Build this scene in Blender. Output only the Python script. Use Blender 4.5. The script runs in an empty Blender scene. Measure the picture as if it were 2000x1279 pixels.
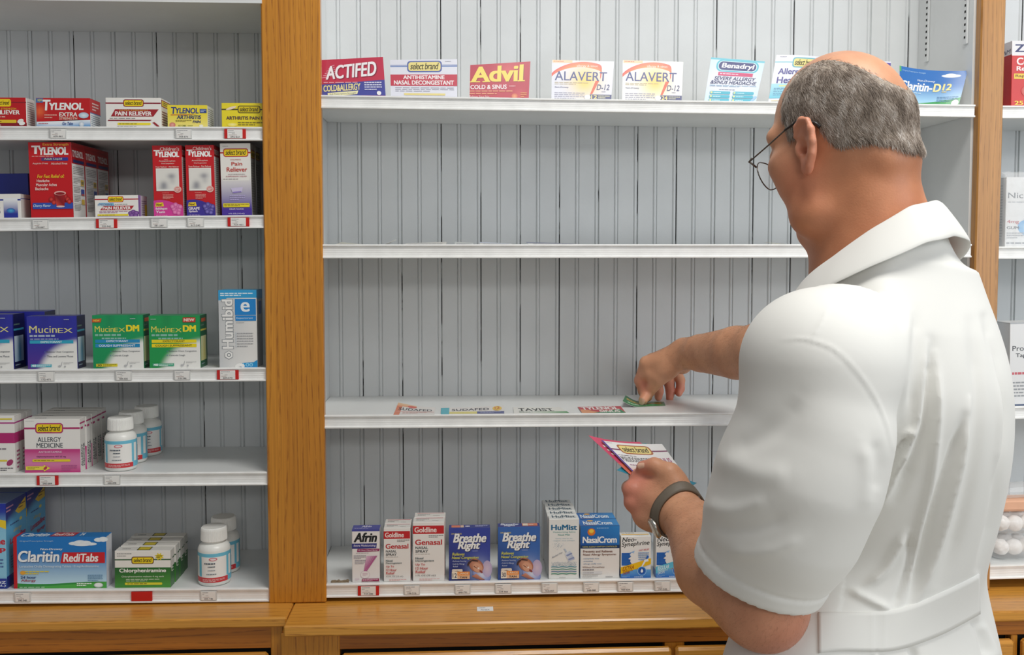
import bpy, math, random
import numpy as np
from mathutils import Vector, Matrix
from mathutils.bvhtree import BVHTree

random.seed(7)
rng = np.random.default_rng(7)
SC = bpy.context.scene
COL = SC.collection

# ------------------------------------------------------------------ camera
FPX = 1850.0                 # focal length in pixels of the 2000 x 1279 frame
CX, CY = 1000.0, 586.2       # principal point (slightly above the middle of the frame)
YAW, PITCH, EYE = math.radians(3.0), math.radians(3.1), 1.55
_d = Vector((math.sin(YAW)*math.cos(PITCH), math.cos(YAW)*math.cos(PITCH), -math.sin(PITCH)))
_r = Vector((math.cos(YAW), -math.sin(YAW), 0.0))
_u = _r.cross(_d)
EYEP = Vector((0, 0, EYE))

cam_data = bpy.data.cameras.new('camera')
cam_data.sensor_fit = 'HORIZONTAL'
cam_data.sensor_width = 36.0
cam_data.lens = FPX/2000*36.0
cam_data.shift_y = (CY-639.5)/2000.0
cam_data.clip_start = 0.05
cam = bpy.data.objects.new('camera', cam_data)
COL.objects.link(cam)
cam.matrix_world = Matrix(((_r.x, _u.x, -_d.x, 0), (_r.y, _u.y, -_d.y, 0), (_r.z, _u.z, -_d.z, EYE), (0, 0, 0, 1)))
SC.camera = cam

def ray(px, py):
    return _d + _r*((px-CX)/FPX) + _u*((CY-py)/FPX)
def W(px, py, Y):            # point of the pixel's ray in the plane y = Y
    v = ray(px, py)
    return EYEP + v*(Y/v.y)
def WZ(px, py, z):           # ... in the plane z
    v = ray(px, py)
    return EYEP + v*((z-EYE)/v.z)
def project(P):              # n x 3 array -> pixel x, y and depth
    Q = np.asarray(P, float) - np.array(EYEP)
    zz = Q@np.array(_d)
    return CX+FPX*(Q@np.array(_r))/zz, CY-FPX*(Q@np.array(_u))/zz, zz

# ------------------------------------------------------------------ light
SC.view_settings.view_transform = 'Standard'
SC.view_settings.look = 'None'
SC.view_settings.gamma = 1.0
SC.view_settings.use_curve_mapping = False
SC.view_settings.exposure = EXPOSURE = -0.18

world = bpy.data.worlds.new('world')
SC.world = world
world.use_nodes = True
wb = world.node_tree.nodes['Background']
wb.inputs[0].default_value = (0.97, 0.98, 1.0, 1)
wb.inputs[1].default_value = 0.26

def area(name, loc, target, sx, sy, power, col):
    l = bpy.data.lights.new(name, 'AREA')
    l.shape = 'RECTANGLE'; l.size = sx; l.size_y = sy
    l.energy = power; l.color = col
    o = bpy.data.objects.new(name, l)
    COL.objects.link(o)
    o.location = loc
    o.rotation_euler = (Vector(target)-Vector(loc)).to_track_quat('-Z', 'Y').to_euler()
    return o
# fluorescent ceiling troffers in front of the shelves, and the shop window behind on the right
area('ceiling_troffer_light', (0.70, 0.65, 3.3), (0.70, 0.70, 0), 1.2, 0.6, 45, (1.0, 0.985, 0.945))
area('ceiling_troffer_light', (0.9, -3.4, 2.9), (0.9, -2.6, 0.6), 2.4, 0.7, 54, (1.0, 0.985, 0.955))
area('ceiling_troffer_light', (3.0, -0.6, 3.3), (3.0, -0.5, 0), 1.2, 0.6, 16, (1.0, 0.985, 0.945))
area('shop_window_light', (2.7, -0.5, 1.9), (0.75, 1.1, 1.3), 1.6, 1.7, 34, (0.86, 0.93, 1.0))

# ------------------------------------------------------------------ helpers
def lin(h):
    if not isinstance(h, str):
        return tuple(h)[:3]
    h = h.lstrip('#')
    c = [int(h[i:i+2], 16)/255 for i in (0, 2, 4)]
    return tuple(x/12.92 if x <= 0.04045 else ((x+0.055)/1.055)**2.4 for x in c)
def mixc(a, b, t):
    return tuple(a[i]*(1-t)+b[i]*t for i in range(3))

def new_mat(name):
    m = bpy.data.materials.new(name)
    m.use_nodes = True
    nt = m.node_tree
    return m, nt, nt.nodes['Principled BSDF']
def setp(b, **k):
    for n, v in k.items():
        n = n.replace('_', ' ')
        b.inputs[n].default_value = v if not isinstance(v, tuple) else tuple(v)+(1,)*(4-len(v))
def node(nt, t, **k):
    n = nt.nodes.new(t)
    for a, v in k.items():
        setattr(n, a, v)
    return n
def ramp(nt, stops):
    r = node(nt, 'ShaderNodeValToRGB')
    e = r.color_ramp.elements
    while len(e) < len(stops):
        e.new(0.5)
    for i, (p, c) in enumerate(stops):
        e[i].position = p
        e[i].color = tuple(c)+(1,)
    return r

def paint(name, hexc, rough=0.45, bump=0.15, scale=60.0, var=0.04):
    m, nt, b = new_mat(name)
    c = lin(hexc)
    tc = node(nt, 'ShaderNodeTexCoord')
    n = node(nt, 'ShaderNodeTexNoise')
    n.inputs['Scale'].default_value = 7.0
    n.inputs['Detail'].default_value = 5.0
    nt.links.new(tc.outputs['Object'], n.inputs['Vector'])
    r = ramp(nt, [(0.3, tuple(x*(1-var) for x in c)), (0.7, tuple(min(1, x*(1+var)) for x in c))])
    nt.links.new(n.outputs['Fac'], r.inputs['Fac'])
    nt.links.new(r.outputs['Color'], b.inputs['Base Color'])
    n2 = node(nt, 'ShaderNodeTexNoise')
    n2.inputs['Scale'].default_value = scale
    n2.inputs['Detail'].default_value = 4.0
    nt.links.new(tc.outputs['Object'], n2.inputs['Vector'])
    bp = node(nt, 'ShaderNodeBump')
    bp.inputs['Strength'].default_value = bump
    bp.inputs['Distance'].default_value = 0.002
    nt.links.new(n2.outputs['Fac'], bp.inputs['Height'])
    nt.links.new(bp.outputs['Normal'], b.inputs['Normal'])
    setp(b, Roughness=rough)
    return m

def oak(name, axis, light='#cf8a2f', dark='#9c5a17', rough=0.32, gap=0.011):
    m, nt, b = new_mat(name)
    tc = node(nt, 'ShaderNodeTexCoord'); sx = node(nt, 'ShaderNodeSeparateXYZ')
    nt.links.new(tc.outputs['Object'], sx.inputs[0])
    o = {'x': ('Y', 'Z', 'X'), 'z': ('X', 'Y', 'Z'), 'y': ('X', 'Z', 'Y')}[axis]
    ad = node(nt, 'ShaderNodeMath', operation='ADD')
    nt.links.new(sx.outputs[o[0]], ad.inputs[0]); nt.links.new(sx.outputs[o[1]], ad.inputs[1])
    cb = node(nt, 'ShaderNodeCombineXYZ')
    nt.links.new(ad.outputs[0], cb.inputs[0]); nt.links.new(sx.outputs[o[2]], cb.inputs[1])
    def tex(across, along, detail=3.0, dist=0.0):
        mp = node(nt, 'ShaderNodeMapping'); mp.inputs['Scale'].default_value = (across, along, 1)
        nt.links.new(cb.outputs[0], mp.inputs['Vector'])
        n = node(nt, 'ShaderNodeTexNoise'); n.inputs['Scale'].default_value = 1.0
        n.inputs['Detail'].default_value = detail; n.inputs['Distortion'].default_value = dist
        nt.links.new(mp.outputs[0], n.inputs['Vector'])
        return n
    L, D = lin(light), lin(dark)
    base = tex(14, .9, 3); r0 = ramp(nt, [(.3, mixc(L, D, .42)), (.7, L)]); nt.links.new(base.outputs['Fac'], r0.inputs['Fac'])
    fine = tex(330, 5, 3); r1 = ramp(nt, [(.30, (.80, .78, .74)), (.62, (1.04, 1.04, 1.03))]); nt.links.new(fine.outputs['Fac'], r1.inputs['Fac'])
    # growth lines: bands across the board, bent by slow noise and broken up along their length
    bend = tex(9, 1.1, 2)
    k = node(nt, 'ShaderNodeMath', operation='MULTIPLY_ADD'); k.inputs[1].default_value = .075
    nt.links.new(bend.outputs['Fac'], k.inputs[0]); nt.links.new(ad.outputs[0], k.inputs[2])
    s = node(nt, 'ShaderNodeMath', operation='MULTIPLY'); s.inputs[1].default_value = 2*math.pi/gap; nt.links.new(k.outputs[0], s.inputs[0])
    sn = node(nt, 'ShaderNodeMath', operation='SINE'); nt.links.new(s.outputs[0], sn.inputs[0])
    r2 = ramp(nt, [(.62, (0, 0, 0)), (.97, (1, 1, 1))]); nt.links.new(sn.outputs[0], r2.inputs['Fac'])
    brk = tex(160, 30, 3); r3 = ramp(nt, [(.38, (0, 0, 0)), (.62, (1, 1, 1))]); nt.links.new(brk.outputs['Fac'], r3.inputs['Fac'])
    pm = node(nt, 'ShaderNodeMath', operation='MULTIPLY'); nt.links.new(r2.outputs[0], pm.inputs[0]); nt.links.new(r3.outputs[0], pm.inputs[1])
    pk = node(nt, 'ShaderNodeMath', operation='MULTIPLY'); pk.inputs[1].default_value = .62; nt.links.new(pm.outputs[0], pk.inputs[0])
    mu = node(nt, 'ShaderNodeMix', data_type='RGBA', blend_type='MULTIPLY'); mu.inputs['Factor'].default_value = 1
    nt.links.new(r0.outputs[0], mu.inputs[6]); nt.links.new(r1.outputs[0], mu.inputs[7])
    mx = node(nt, 'ShaderNodeMix', data_type='RGBA'); nt.links.new(pk.outputs[0], mx.inputs['Factor'])
    nt.links.new(mu.outputs[2], mx.inputs[6]); mx.inputs[7].default_value = mixc(D, (0, 0, 0), .25)+(1,)
    nt.links.new(mx.outputs[2], b.inputs['Base Color'])
    bp = node(nt, 'ShaderNodeBump'); bp.inputs['Strength'].default_value = 0.10; bp.inputs['Distance'].default_value = 0.0008; bp.invert = True
    nt.links.new(pm.outputs[0], bp.inputs['Height']); nt.links.new(bp.outputs['Normal'], b.inputs['Normal'])
    setp(b, Roughness=rough)
    b.inputs['Coat Weight'].default_value = 0.25
    b.inputs['Coat Roughness'].default_value = 0.18
    return m

def flat(name, hexc, rough=0.5, metal=0.0, **k):
    m, nt, b = new_mat(name)
    setp(b, Roughness=rough, Metallic=metal)
    c = lin(hexc)
    tc = node(nt, 'ShaderNodeTexCoord')
    n = node(nt, 'ShaderNodeTexNoise')
    n.inputs['Scale'].default_value = 40.0
    nt.links.new(tc.outputs['Object'], n.inputs['Vector'])
    r = ramp(nt, [(0.3, tuple(x*0.95 for x in c)), (0.7, tuple(min(1, x*1.04) for x in c))])
    nt.links.new(n.outputs['Fac'], r.inputs['Fac'])
    nt.links.new(r.outputs['Color'], b.inputs['Base Color'])
    for n_, v in k.items():
        b.inputs[n_.replace('_', ' ')].default_value = v
    return m

def print_mat(name, rough, coat):
    m, nt, b = new_mat(name)
    a = node(nt, 'ShaderNodeAttribute', attribute_name='Col')
    nt.links.new(a.outputs['Color'], b.inputs['Base Color'])
    setp(b, Roughness=rough)
    b.inputs['Coat Weight'].default_value = coat
    b.inputs['Coat Roughness'].default_value = 0.25
    return m

M = dict(
    wall=paint('painted_beadboard', '#d8dbdc', 0.42, 0.25, 45),
    panel=paint('painted_panel', '#e0e2e2', 0.42, 0.25, 45),
    shelf=paint('white_shelf_laminate', '#dfe1e0', 0.38, 0.05, 80),
    channel=flat('white_vinyl', '#f1f1ef', 0.35),
    oak_z=oak('oak_vertical', 'z', '#d38f2e', '#9c5612'),
    oak_x=oak('oak_along', 'x', '#dfa044', '#ae6c22', gap=.016),  # base colour lightened to carry the glare on the countertops
    oak_dark=oak('oak_rail', 'x', '#b8701f', '#7c430f', 0.4),
    oak_light=oak('oak_right_post', 'z', '#c28b48', '#9a6428', 0.4),
    card=print_mat('printed_card', 0.38, 0.25),
    paper=print_mat('printed_paper', 0.6, 0.0),
    dark=flat('dark_gap', '#141210', 0.9),
    metal=flat('steel', '#b9b6ae', 0.3, 1.0),
)

def link(o, parent=None):
    COL.objects.link(o)
    if parent is not None:
        o.parent = parent
    return o
def tag(o, label=None, cat=None, group=None, kind=None):
    if label: o['label'] = label
    if cat: o['category'] = cat
    if group: o['group'] = group
    if kind: o['kind'] = kind
    return o
def thing(name, loc, label, cat, group=None, rz=0.0):
    o = bpy.data.objects.new(name, None)
    o.empty_display_size = 0.02
    link(o)
    o.location = loc
    o.rotation_euler = (0, 0, rz)
    return tag(o, label, cat, group)
def mesh_obj(name, V, F, mat, parent=None, loc=None, smooth=False, cols=None):
    """one mesh object; V in the parent's (or, without parent, world) space, origin moved to loc"""
    V = np.asarray(V, float).reshape(-1, 3)
    if loc is not None:
        V = V-np.array(loc)
    me = bpy.data.meshes.new(name)
    me.from_pydata(V.tolist(), [], F if isinstance(F, list) else F.tolist())
    if cols is not None:
        a = me.color_attributes.new('Col', 'FLOAT_COLOR', 'CORNER')
        a.data.foreach_set('color', np.asarray(cols, np.float32).ravel())
    for mm in (mat if isinstance(mat, (list, tuple)) else [mat]):
        me.materials.append(mm)
    if smooth:
        me.polygons.foreach_set('use_smooth', [True]*len(me.polygons))
    me.update()
    o = bpy.data.objects.new(name, me)
    if loc is not None:
        o.location = loc
    return link(o, parent)

class MB:
    """collects shapes for one mesh"""
    def __init__(s): s.V = []; s.F = []
    def add(s, V, F):
        n = len(s.V)
        s.V += [tuple(v) for v in V]
        s.F += [tuple(i+n for i in f) for f in F]
        return s
    def box(s, x0, x1, y0, y1, z0, z1, b=0.0):
        if b <= 0:
            V = [(x, y, z) for x in (x0, x1) for y in (y0, y1) for z in (z0, z1)]
            return s.add(V, [(0, 1, 3, 2), (4, 6, 7, 5), (0, 4, 5, 1), (2, 3, 7, 6), (0, 2, 6, 4), (1, 5, 7, 3)])
        b = min(b, abs(x1-x0)*.45, abs(y1-y0)*.45, abs(z1-z0)*.45)
        import itertools
        c = ((x0, x1), (y0, y1), (z0, z1))
        pts = {}
        V = []
        for sx, sy, sz in itertools.product((0, 1), repeat=3):
            for ax in range(3):
                p = []
                for a, sg in enumerate((sx, sy, sz)):
                    q = c[a][sg]
                    if a != ax:
                        q += b if sg == 0 else -b
                    p.append(q)
                pts[(sx, sy, sz, ax)] = len(V)
                V.append(p)
        F = []
        for ax in range(3):
            a1, a2 = (ax+1) % 3, (ax+2) % 3
            for sg in (0, 1):
                f = []
                for (p, q) in ((0, 0), (1, 0), (1, 1), (0, 1)):
                    k = [0, 0, 0]; k[ax] = sg; k[a1] = p; k[a2] = q
                    f.append(pts[tuple(k)+(ax,)])
                F.append(tuple(f) if sg else tuple(f[::-1]))
            for p in (0, 1):          # edges along ax
                for q in (0, 1):
                    k0 = [0, 0, 0]; k0[a1] = p; k0[a2] = q
                    k1 = list(k0); k1[ax] = 1
                    f = [pts[tuple(k0)+(a1,)], pts[tuple(k1)+(a1,)], pts[tuple(k1)+(a2,)], pts[tuple(k0)+(a2,)]]
                    F.append(tuple(f) if (p == q) else tuple(f[::-1]))
        for sx, sy, sz in itertools.product((0, 1), repeat=3):
            f = [pts[(sx, sy, sz, 0)], pts[(sx, sy, sz, 1)], pts[(sx, sy, sz, 2)]]
            F.append(tuple(f) if (sx+sy+sz) % 2 == 1 else tuple(f[::-1]))
        return s.add(V, F)
    def prism(s, prof, x0, x1):
        """profile of (y, z) points extruded along x"""
        n = len(prof)
        V = [(x0, y, z) for y, z in prof]+[(x1, y, z) for y, z in prof]
        F = [(i, (i+1) % n, (i+1) % n+n, i+n) for i in range(n)]+[tuple(range(n))[::-1], tuple(range(n, 2*n))]
        return s.add(V, F)
    def lathe(s, prof, n=40, c=(0, 0)):
        V, F = [], []
        m = len(prof)
        for k in range(n):
            a = 2*math.pi*k/n
            V += [(c[0]+r*math.cos(a), c[1]+r*math.sin(a), z) for r, z in prof]
        for k in range(n):
            for i in range(m-1):
                a, b = k*m+i, ((k+1) % n)*m+i
                F.append((a, b, b+1, a+1))
        F.append(tuple(k*m for k in range(n))[::-1])
        F.append(tuple(k*m+m-1 for k in range(n)))
        return s.add(V, F)
    def tube(s, pts, r, n=10, caps=True):
        pts = [Vector(p) for p in pts]
        rr = r if isinstance(r, (list, tuple)) else [r]*len(pts)
        up = Vector((0.13, 0.31, 0.94))
        V, F = [], []
        for i, p in enumerate(pts):
            t = (pts[min(i+1, len(pts)-1)]-pts[max(i-1, 0)]).normalized()
            a = t.cross(up).normalized(); b = t.cross(a)
            V += [p+(a*math.cos(2*math.pi*k/n)+b*math.sin(2*math.pi*k/n))*rr[i] for k in range(n)]
        for i in range(len(pts)-1):
            for k in range(n):
                F.append((i*n+k, i*n+(k+1) % n, (i+1)*n+(k+1) % n, (i+1)*n+k))
        if caps:
            F += [tuple(range(n)), tuple(range((len(pts)-1)*n, len(pts)*n))[::-1]]
        return s.add(V, F)
    def build(s, name, mat, parent=None, loc=None, smooth=False):
        return mesh_obj(name, s.V, s.F, mat, parent, loc, smooth)
def mb_build(mb, name, mat, parent=None, loc=None, smooth=False):
    import bmesh
    o = mb.build(name, mat, parent, loc, smooth)
    bm = bmesh.new(); bm.from_mesh(o.data)
    bmesh.ops.recalc_face_normals(bm, faces=bm.faces)
    bm.to_mesh(o.data); bm.free()
    return o
MB.make = mb_build

# ------------------------------------------------------------------ setting
YF, YB = 1.85, 2.09          # fronts of the shelves, painted back wall
ZM = W(1000, 1166, YF).z     # top of the main counter
ZL = W(250, 1179, YF).z      # top of the left counter

fm, nt, fb = new_mat('floor_tiles')
tc = node(nt, 'ShaderNodeTexCoord'); br = node(nt, 'ShaderNodeTexBrick')
br.offset = 0.0
br.inputs['Scale'].default_value = 3.3
br.inputs['Mortar Size'].default_value = 0.006
br.inputs['Brick Width'].default_value = 1.0; br.inputs['Row Height'].default_value = 1.0
br.inputs['Color1'].default_value = lin('#b9b2a4')+(1,); br.inputs['Color2'].default_value = lin('#aea797')+(1,)
br.inputs['Mortar'].default_value = lin('#7d776b')+(1,)
nt.links.new(tc.outputs['Object'], br.inputs['Vector']); nt.links.new(br.outputs['Color'], fb.inputs['Base Color'])
setp(fb, Roughness=0.35)
tag(MB().box(-2.6, 3.6, -2.6, YB+0.1, -0.06, 0).make('floor', fm, loc=(0, 0, 0)), kind='structure')

# beaded boards: every seam is a bead between two grooves; at each second one the boards have shrunk apart
gapm, nt, gb = new_mat('board_gap')
tc = node(nt, 'ShaderNodeTexCoord'); mp = node(nt, 'ShaderNodeMapping')
mp.inputs['Scale'].default_value = (23.0, 23.0, 2.6)
n_ = node(nt, 'ShaderNodeTexNoise'); n_.inputs['Scale'].default_value = 1.0; n_.inputs['Detail'].default_value = 6.0; n_.inputs['Roughness'].default_value = 0.62
nt.links.new(tc.outputs['Object'], mp.inputs['Vector']); nt.links.new(mp.outputs['Vector'], n_.inputs['Vector'])
r_ = ramp(nt, [(0.46, lin('#141211')), (0.48, lin('#cfd3d3'))])
nt.links.new(n_.outputs['Fac'], r_.inputs['Fac']); nt.links.new(r_.outputs['Color'], gb.inputs['Base Color'])
setp(gb, Roughness=0.7)

PITCHX = 38.5/885.0*1.0
X_SEAM = W(858, 460, YB).x
PITCHX = (W(1240, 460, YB).x-W(663, 460, YB).x)/15.0
prof, gap_after = [], []
i0, i1 = -42, 52
for i in range(i0, i1):
    c = X_SEAM+i*PITCHX
    b = 0.0036
    prof += [(c-b-0.0016, 0), (c-b-0.0002, 0.0024), (c-b+0.0010, 0.0008), (c-b*0.45, -0.0003), (c, -0.0006), (c+b*0.45, -0.0003),
             (c+b-0.0010, 0.0008), (c+b+0.0002, 0.0024)]
    if i % 2 == 0:
        prof += [(c+b+0.0004, 0.0034), (c+b+0.0018, 0.0034), (c+b+0.0020, 0.0022), (c+b+0.0028, 0)]
    else:
        prof += [(c+b+0.0016, 0)]
Z0, Z1 = 0.80, 2.75
NZ = 2
n = len(prof)
V = [(x, YB+y, z) for z in (Z0, Z1) for x, y in prof]
F, mi = [], []
for k in range(n-1):
    F.append((k, k+1, n+k+1, n+k))
    mi.append(1 if max(prof[k][1], prof[k+1][1]) > 0.003 else 0)
wall = mesh_obj('wall_back', V, F, [M['wall'], gapm], loc=((prof[0][0]+prof[-1][0])/2, YB, Z0))
wall.data.polygons.foreach_set('material_index', mi)
tag(wall, kind='structure')
tag(MB().box(prof[0][0], prof[-1][0], YB+0.012, YB+0.1, 0, Z1).make('wall_back_core', M['wall'], loc=(0, YB+0.05, 0)), kind='structure')

# ------------------------------------------------------------------ shelving frame
YP = 1.838                   # front of the oak posts
xl0, xl1 = W(517, 600, YP).x, W(631, 600, YP).x
xr0, xr1 = W(1910, 300, YP).x, W(1957.5, 300, YP).x
xpl = W(641, 500, YB).x      # white partition at the left end of the middle bay
xpr = W(1788, 300, YB).x     # ... and at its right end
ZT = 2.6
XC = W(568, 1179, YP).x      # where the two counters meet
def partition(x0, x1, xa, xb, mat, label):
    """oak face post with the two white panels behind it that close the bays on either side"""
    t = thing('shelving_upright', ((x0+x1)/2, YP, ZM), label, 'upright', 'oak uprights between the bays')
    L = Vector(t.location)
    def p(mb, nm, mt, par=t):
        mb.V = [tuple(Vector(v)-L) for v in mb.V]
        return mb.make(nm, mt, par)
    p(MB().box(x0, x1, YP, YP+0.021, ZM+0.0005, ZT, 0.0025), 'post', mat)
    p(MB().box(xa-0.018, xa, YP+0.0215, YB-0.0008, ZM+0.0005, ZT), 'side_panel', M['panel'])
    p(MB().box(xb, xb+0.018, YP+0.0215, YB-0.0008, ZM+0.0005, ZT), 'side_panel', M['panel'])
    return t, p
up_l, pl_ = partition(xl0, xl1, xpl, xl0+0.004, M['oak_z'], 'wide honey oak upright between the left and middle bays')
pl_(MB().box(xl0, XC-0.002, YP, YP+0.021, ZL+0.0005, ZM+0.0003), 'post_foot', M['oak_z'])
up_r, pr_ = partition(xr0, xr1, xr1-0.004, xpr, M['oak_light'], 'narrow paler oak upright behind the man, right of the middle bay')
zs = W(250, 62.5, YB).z
tag(MB().box(-1.15, xl0+0.003, 1.835, YB-0.0008, zs, zs+0.019).make('top_board', M['shelf'], loc=(-0.75, 1.835, zs)),
    'white board closing the top of the left bay', 'shelf')
# slotted shelf tracks on the right partition
for px, py, Yt in ((1806, 121, 2.045), (1880.5, 87, 1.885)):
    zb = W(px, py, Yt).z
    xx = xpr
    m = MB().box(xx-0.0035, xx-0.0002, Yt-0.008, Yt+0.008, zb, ZT, 0.0012)
    t = pr_(m, 'shelf_track', M['panel'])
    s = MB()
    z = zb+0.012
    while z < ZT-0.02:
        s.box(xx-0.0043, xx-0.0033, Yt-0.0022, Yt+0.0022, z, z+0.0045); z += 0.0127
    pr_(s, 'slot', M['dark'], t)

# ------------------------------------------------------------------ shelves with vinyl price channels
SHELF = {}
def shelf(key, p1, p2, hpx, xa, xb, label, group, ends=False):
    """p1, p2: the lip seen at two places, the boards being not quite level"""
    A, B = W(p1[0], p1[1], YF-0.008), W(p2[0], p2[1], YF-0.008)
    h = (W(p1[0], p1[1], YF-0.008)-W(p1[0], p1[1]+hpx, YF-0.008)).z
    k = (B.z-A.z)/(B.x-A.x)
    xc = (xa+xb)/2
    zt = A.z+k*(xc-A.x)
    zb = zt-h
    z = zt-0.0015
    SHELF[key] = (z, k, xc, zt, zb)
    t = thing('shelf', (xc, YF, z-0.018), label, 'shelf', group)
    L = Vector(t.location)
    def p(mb, nm, mt):
        mb.V = [(v[0]-L.x, v[1]-L.y, v[2]+k*(v[0]-xc)-L.z) for v in mb.V]
        return mb.make(nm, mt, t)
    p(MB().box(xa, xb, YF+0.001, YB-0.001, z-0.018, z, 0.001), 'shelf_board', M['shelf'])
    y0 = YF-0.008
    pr = [(YF+0.0008, zt), (y0+0.0010, zt), (y0, zt-0.0008), (y0, zt-0.0030), (y0+0.0035, zt-0.0042)]
    for q in range(4):
        st = (h-0.0105)/4.0
        zz = zt-0.0055-q*st
        pr += [(y0+0.0035, zz), (y0+0.0033, zz-st*0.28), (y0+0.0035, zz-st*0.55)]
    pr += [(y0+0.0035, zb+0.0042), (y0, zb+0.003), (y0, zb+0.0006), (y0+0.0010, zb), (YF+0.0008, zb)]
    p(MB().prism(pr, xa, xb), 'price_channel', M['channel'])
    if ends:
        p(MB().box(xa-0.0068, xa-0.0004, YF-0.002, YF+0.03, zb+0.004, zt-0.004), 'end_cleat', M['oak_x'])
    return t
def shelf_z(key, x):
    z, k, xc = SHELF[key][:3]
    return z+k*(x-xc)
XA = -1.15
xlb = xl0+0.0035
G1, G2, G3 = 'shelves of the left bay', 'shelves of the middle bay', 'shelves of the right bay'
shelf('L1', (60, 246.3), (480, 247.5), 27.3, XA, xlb, 'topmost shelf of the left bay, carrying red, white and yellow pain reliever cartons', G1)
shelf('L2', (60, 425), (500, 419.8), 26, XA, xlb, 'left bay shelf with the tall red liquid cartons', G1)
shelf('L3', (60, 721.7), (500, 718), 26.8, XA, xlb, 'left bay shelf with the blue and green cartons in a row', G1)
shelf('L4', (60, 925), (500, 921.7), 26.5, XA, xlb, 'left bay shelf with pink cartons and three white bottles, its right half bare', G1)
shelf('L5', (60, 1152.7), (500, 1149.2), 26.6, XA, xlb, 'lowest shelf of the left bay, just above the counter', G1)
xma, xmb = xpl+0.001, xpr-0.001
shelf('M1', (640, 185.4), (1860, 203.5), 25.5, xma, xmb, 'topmost shelf of the middle bay, with carton fronts stood along its edge', G2)
shelf('M2', (660, 477.3), (1300, 477), 27, xma, xmb, 'eye level shelf of the middle bay with only a few loose cards', G2, True)
shelf('M3', (650, 811), (1400, 806), 26, xma, xmb, 'middle bay shelf the man reaches onto, with flat cards lying on it', G2, True)
shelf('M4', (650, 1141.2), (1290, 1131), 26.5, xma, xmb, 'lowest shelf of the middle bay with the row of nasal spray cartons', G2)
xra, xrb = xr1-0.003, 1.75
shelf('R1', (1965, 206), (2000, 206), 25, xra, xrb, 'topmost shelf of the right bay under the red and white carton', G3)
shelf('R2', (1965, 481.5), (2000, 481.5), 24, xra, xrb, 'right bay shelf under the plastic wrapped carton', G3)
shelf('R3', (1965, 795), (2000, 794), 24, xra, xrb, 'right bay shelf behind the man, under the tall white carton', G3)
shelf('R4', (1965, 1104), (2000, 1103), 27, xra, xrb, 'lowest shelf of the right bay under the bags of cotton balls', G3)

# ------------------------------------------------------------------ counters and base cabinets
pl = WZ(553, 1223, ZM)
YCM = pl.y                   # front of the main counter
YCL = WZ(250, 1212, ZL).y
xcm = pl.x
def counter(x0, x1, y0, y1, z, th, label):
    m = MB().box(x0, x1, y0, y1, z-th, z, 0.003)
    return tag(m.make('countertop', M['oak_x'], loc=((x0+x1)/2, y0, z-th)), label, 'countertop', 'oak countertops')
thm = (W(640, 1218, YCM).z-W(640, 1240, YCM).z)
counter(xcm, 1.95, YCM, YB-0.004, ZM, thm, 'raised honey oak countertop below the middle bay, running on to the right')
counter(-1.6, xcm-0.001, YCL, YB-0.004, ZL, 0.019, 'lower and shallower oak countertop below the left bay')

def cabinet(x0, x1, yf, zt, stiles, ztop_drawer, drawers, label, lowpx):
    t = thing('base_cabinet', ((x0+x1)/2, yf, 0), label, 'cabinet', 'oak base cabinets')
    L = Vector(t.location)
    def p(mb, nm, mt, par=t):
        mb.V = [tuple(Vector(v)-L) for v in mb.V]
        return mb.make(nm, mt, par)
    p(MB().box(x0, x1, yf+0.022, YB-0.006, 0.10, zt-0.0005), 'carcass', M['dark'])
    p(MB().box(x0, x1, yf+0.07, yf+0.09, 0.0, 0.10), 'kick_board', M['oak_dark'])
    p(MB().box(x0, x1, yf, yf+0.021, ztop_drawer+0.004, zt-0.0005, 0.001), 'top_rail', M['oak_dark'])
    p(MB().box(x0, x1, yf, yf+0.021, 0.10, 0.15, 0.001), 'bottom_rail', M['oak_dark'])
    p(MB().box(x0, x1, yf+0.001, yf+0.021, ztop_drawer-0.20, ztop_drawer-0.165, 0.001), 'middle_rail', M['oak_dark'])
    for a, b in stiles:
        p(MB().box(a, b, yf-0.0008, yf+0.0205, 0.1505, zt-0.001 if a < xcm+0.2 else ztop_drawer+0.0035, 0.001), 'stile', M['oak_z'])
    for a, b in drawers:
        for nm, z0_, z1_ in (('drawer', ztop_drawer-0.17, ztop_drawer), ('door', 0.13, ztop_drawer-0.19)):
            m = MB().box(a, b, yf-0.019, yf-0.0012, z0_, z1_, 0.005)
            d = p(m, nm, M['oak_x'] if nm == 'drawer' else M['oak_z'])
            k = MB(); k.lathe([(0.004, 0), (0.005, 0.012), (0.013, 0.018), (0.014, 0.024), (0.008, 0.029), (0.001, 0.030)], 20)
            cz = (z0_+z1_)/2 if nm == 'drawer' else z1_-0.06
            cxk = (a+b)/2 if nm == 'drawer' else b-0.04
            k.V = [(cxk+v[0], yf-0.019-v[2], cz+v[1]) for v in k.V]
            p(k, 'knob', M['oak_z'], d)
    return t
yfm = YCM+0.022
yfl = YCL+0.012
zdm = W(1200, 1269, yfm-0.019).z
zdl = W(250, 1275.5, yfl).z
cabinet(XC-0.002, 1.94, yfm, ZM-thm, [(XC-0.002, W(664, 1260, yfm).x), (W(1308, 1275, yfm).x-0.01, W(1316, 1275, yfm).x+0.02), (W(1974, 1255, yfm).x, W(1987, 1255, yfm).x), (1.80, 1.94)],
        zdm, [(W(668, 1275, yfm).x, W(1308, 1275, yfm).x), (W(1316, 1275, yfm).x, W(1972, 1255, yfm).x), (W(1989, 1250, yfm).x, 1.395), (1.405, 1.80)],
        'oak base cabinet with drawers under the raised countertop', 0)
cabinet(-1.6, XC-0.004, yfl, ZL-0.019, [(W(529, 1255, yfl).x, XC-0.004), (-1.6, -1.55)], zdl, [(-1.05, W(526, 1275, yfl).x)],
        'oak base cabinet under the lower left countertop', 0)
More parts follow.
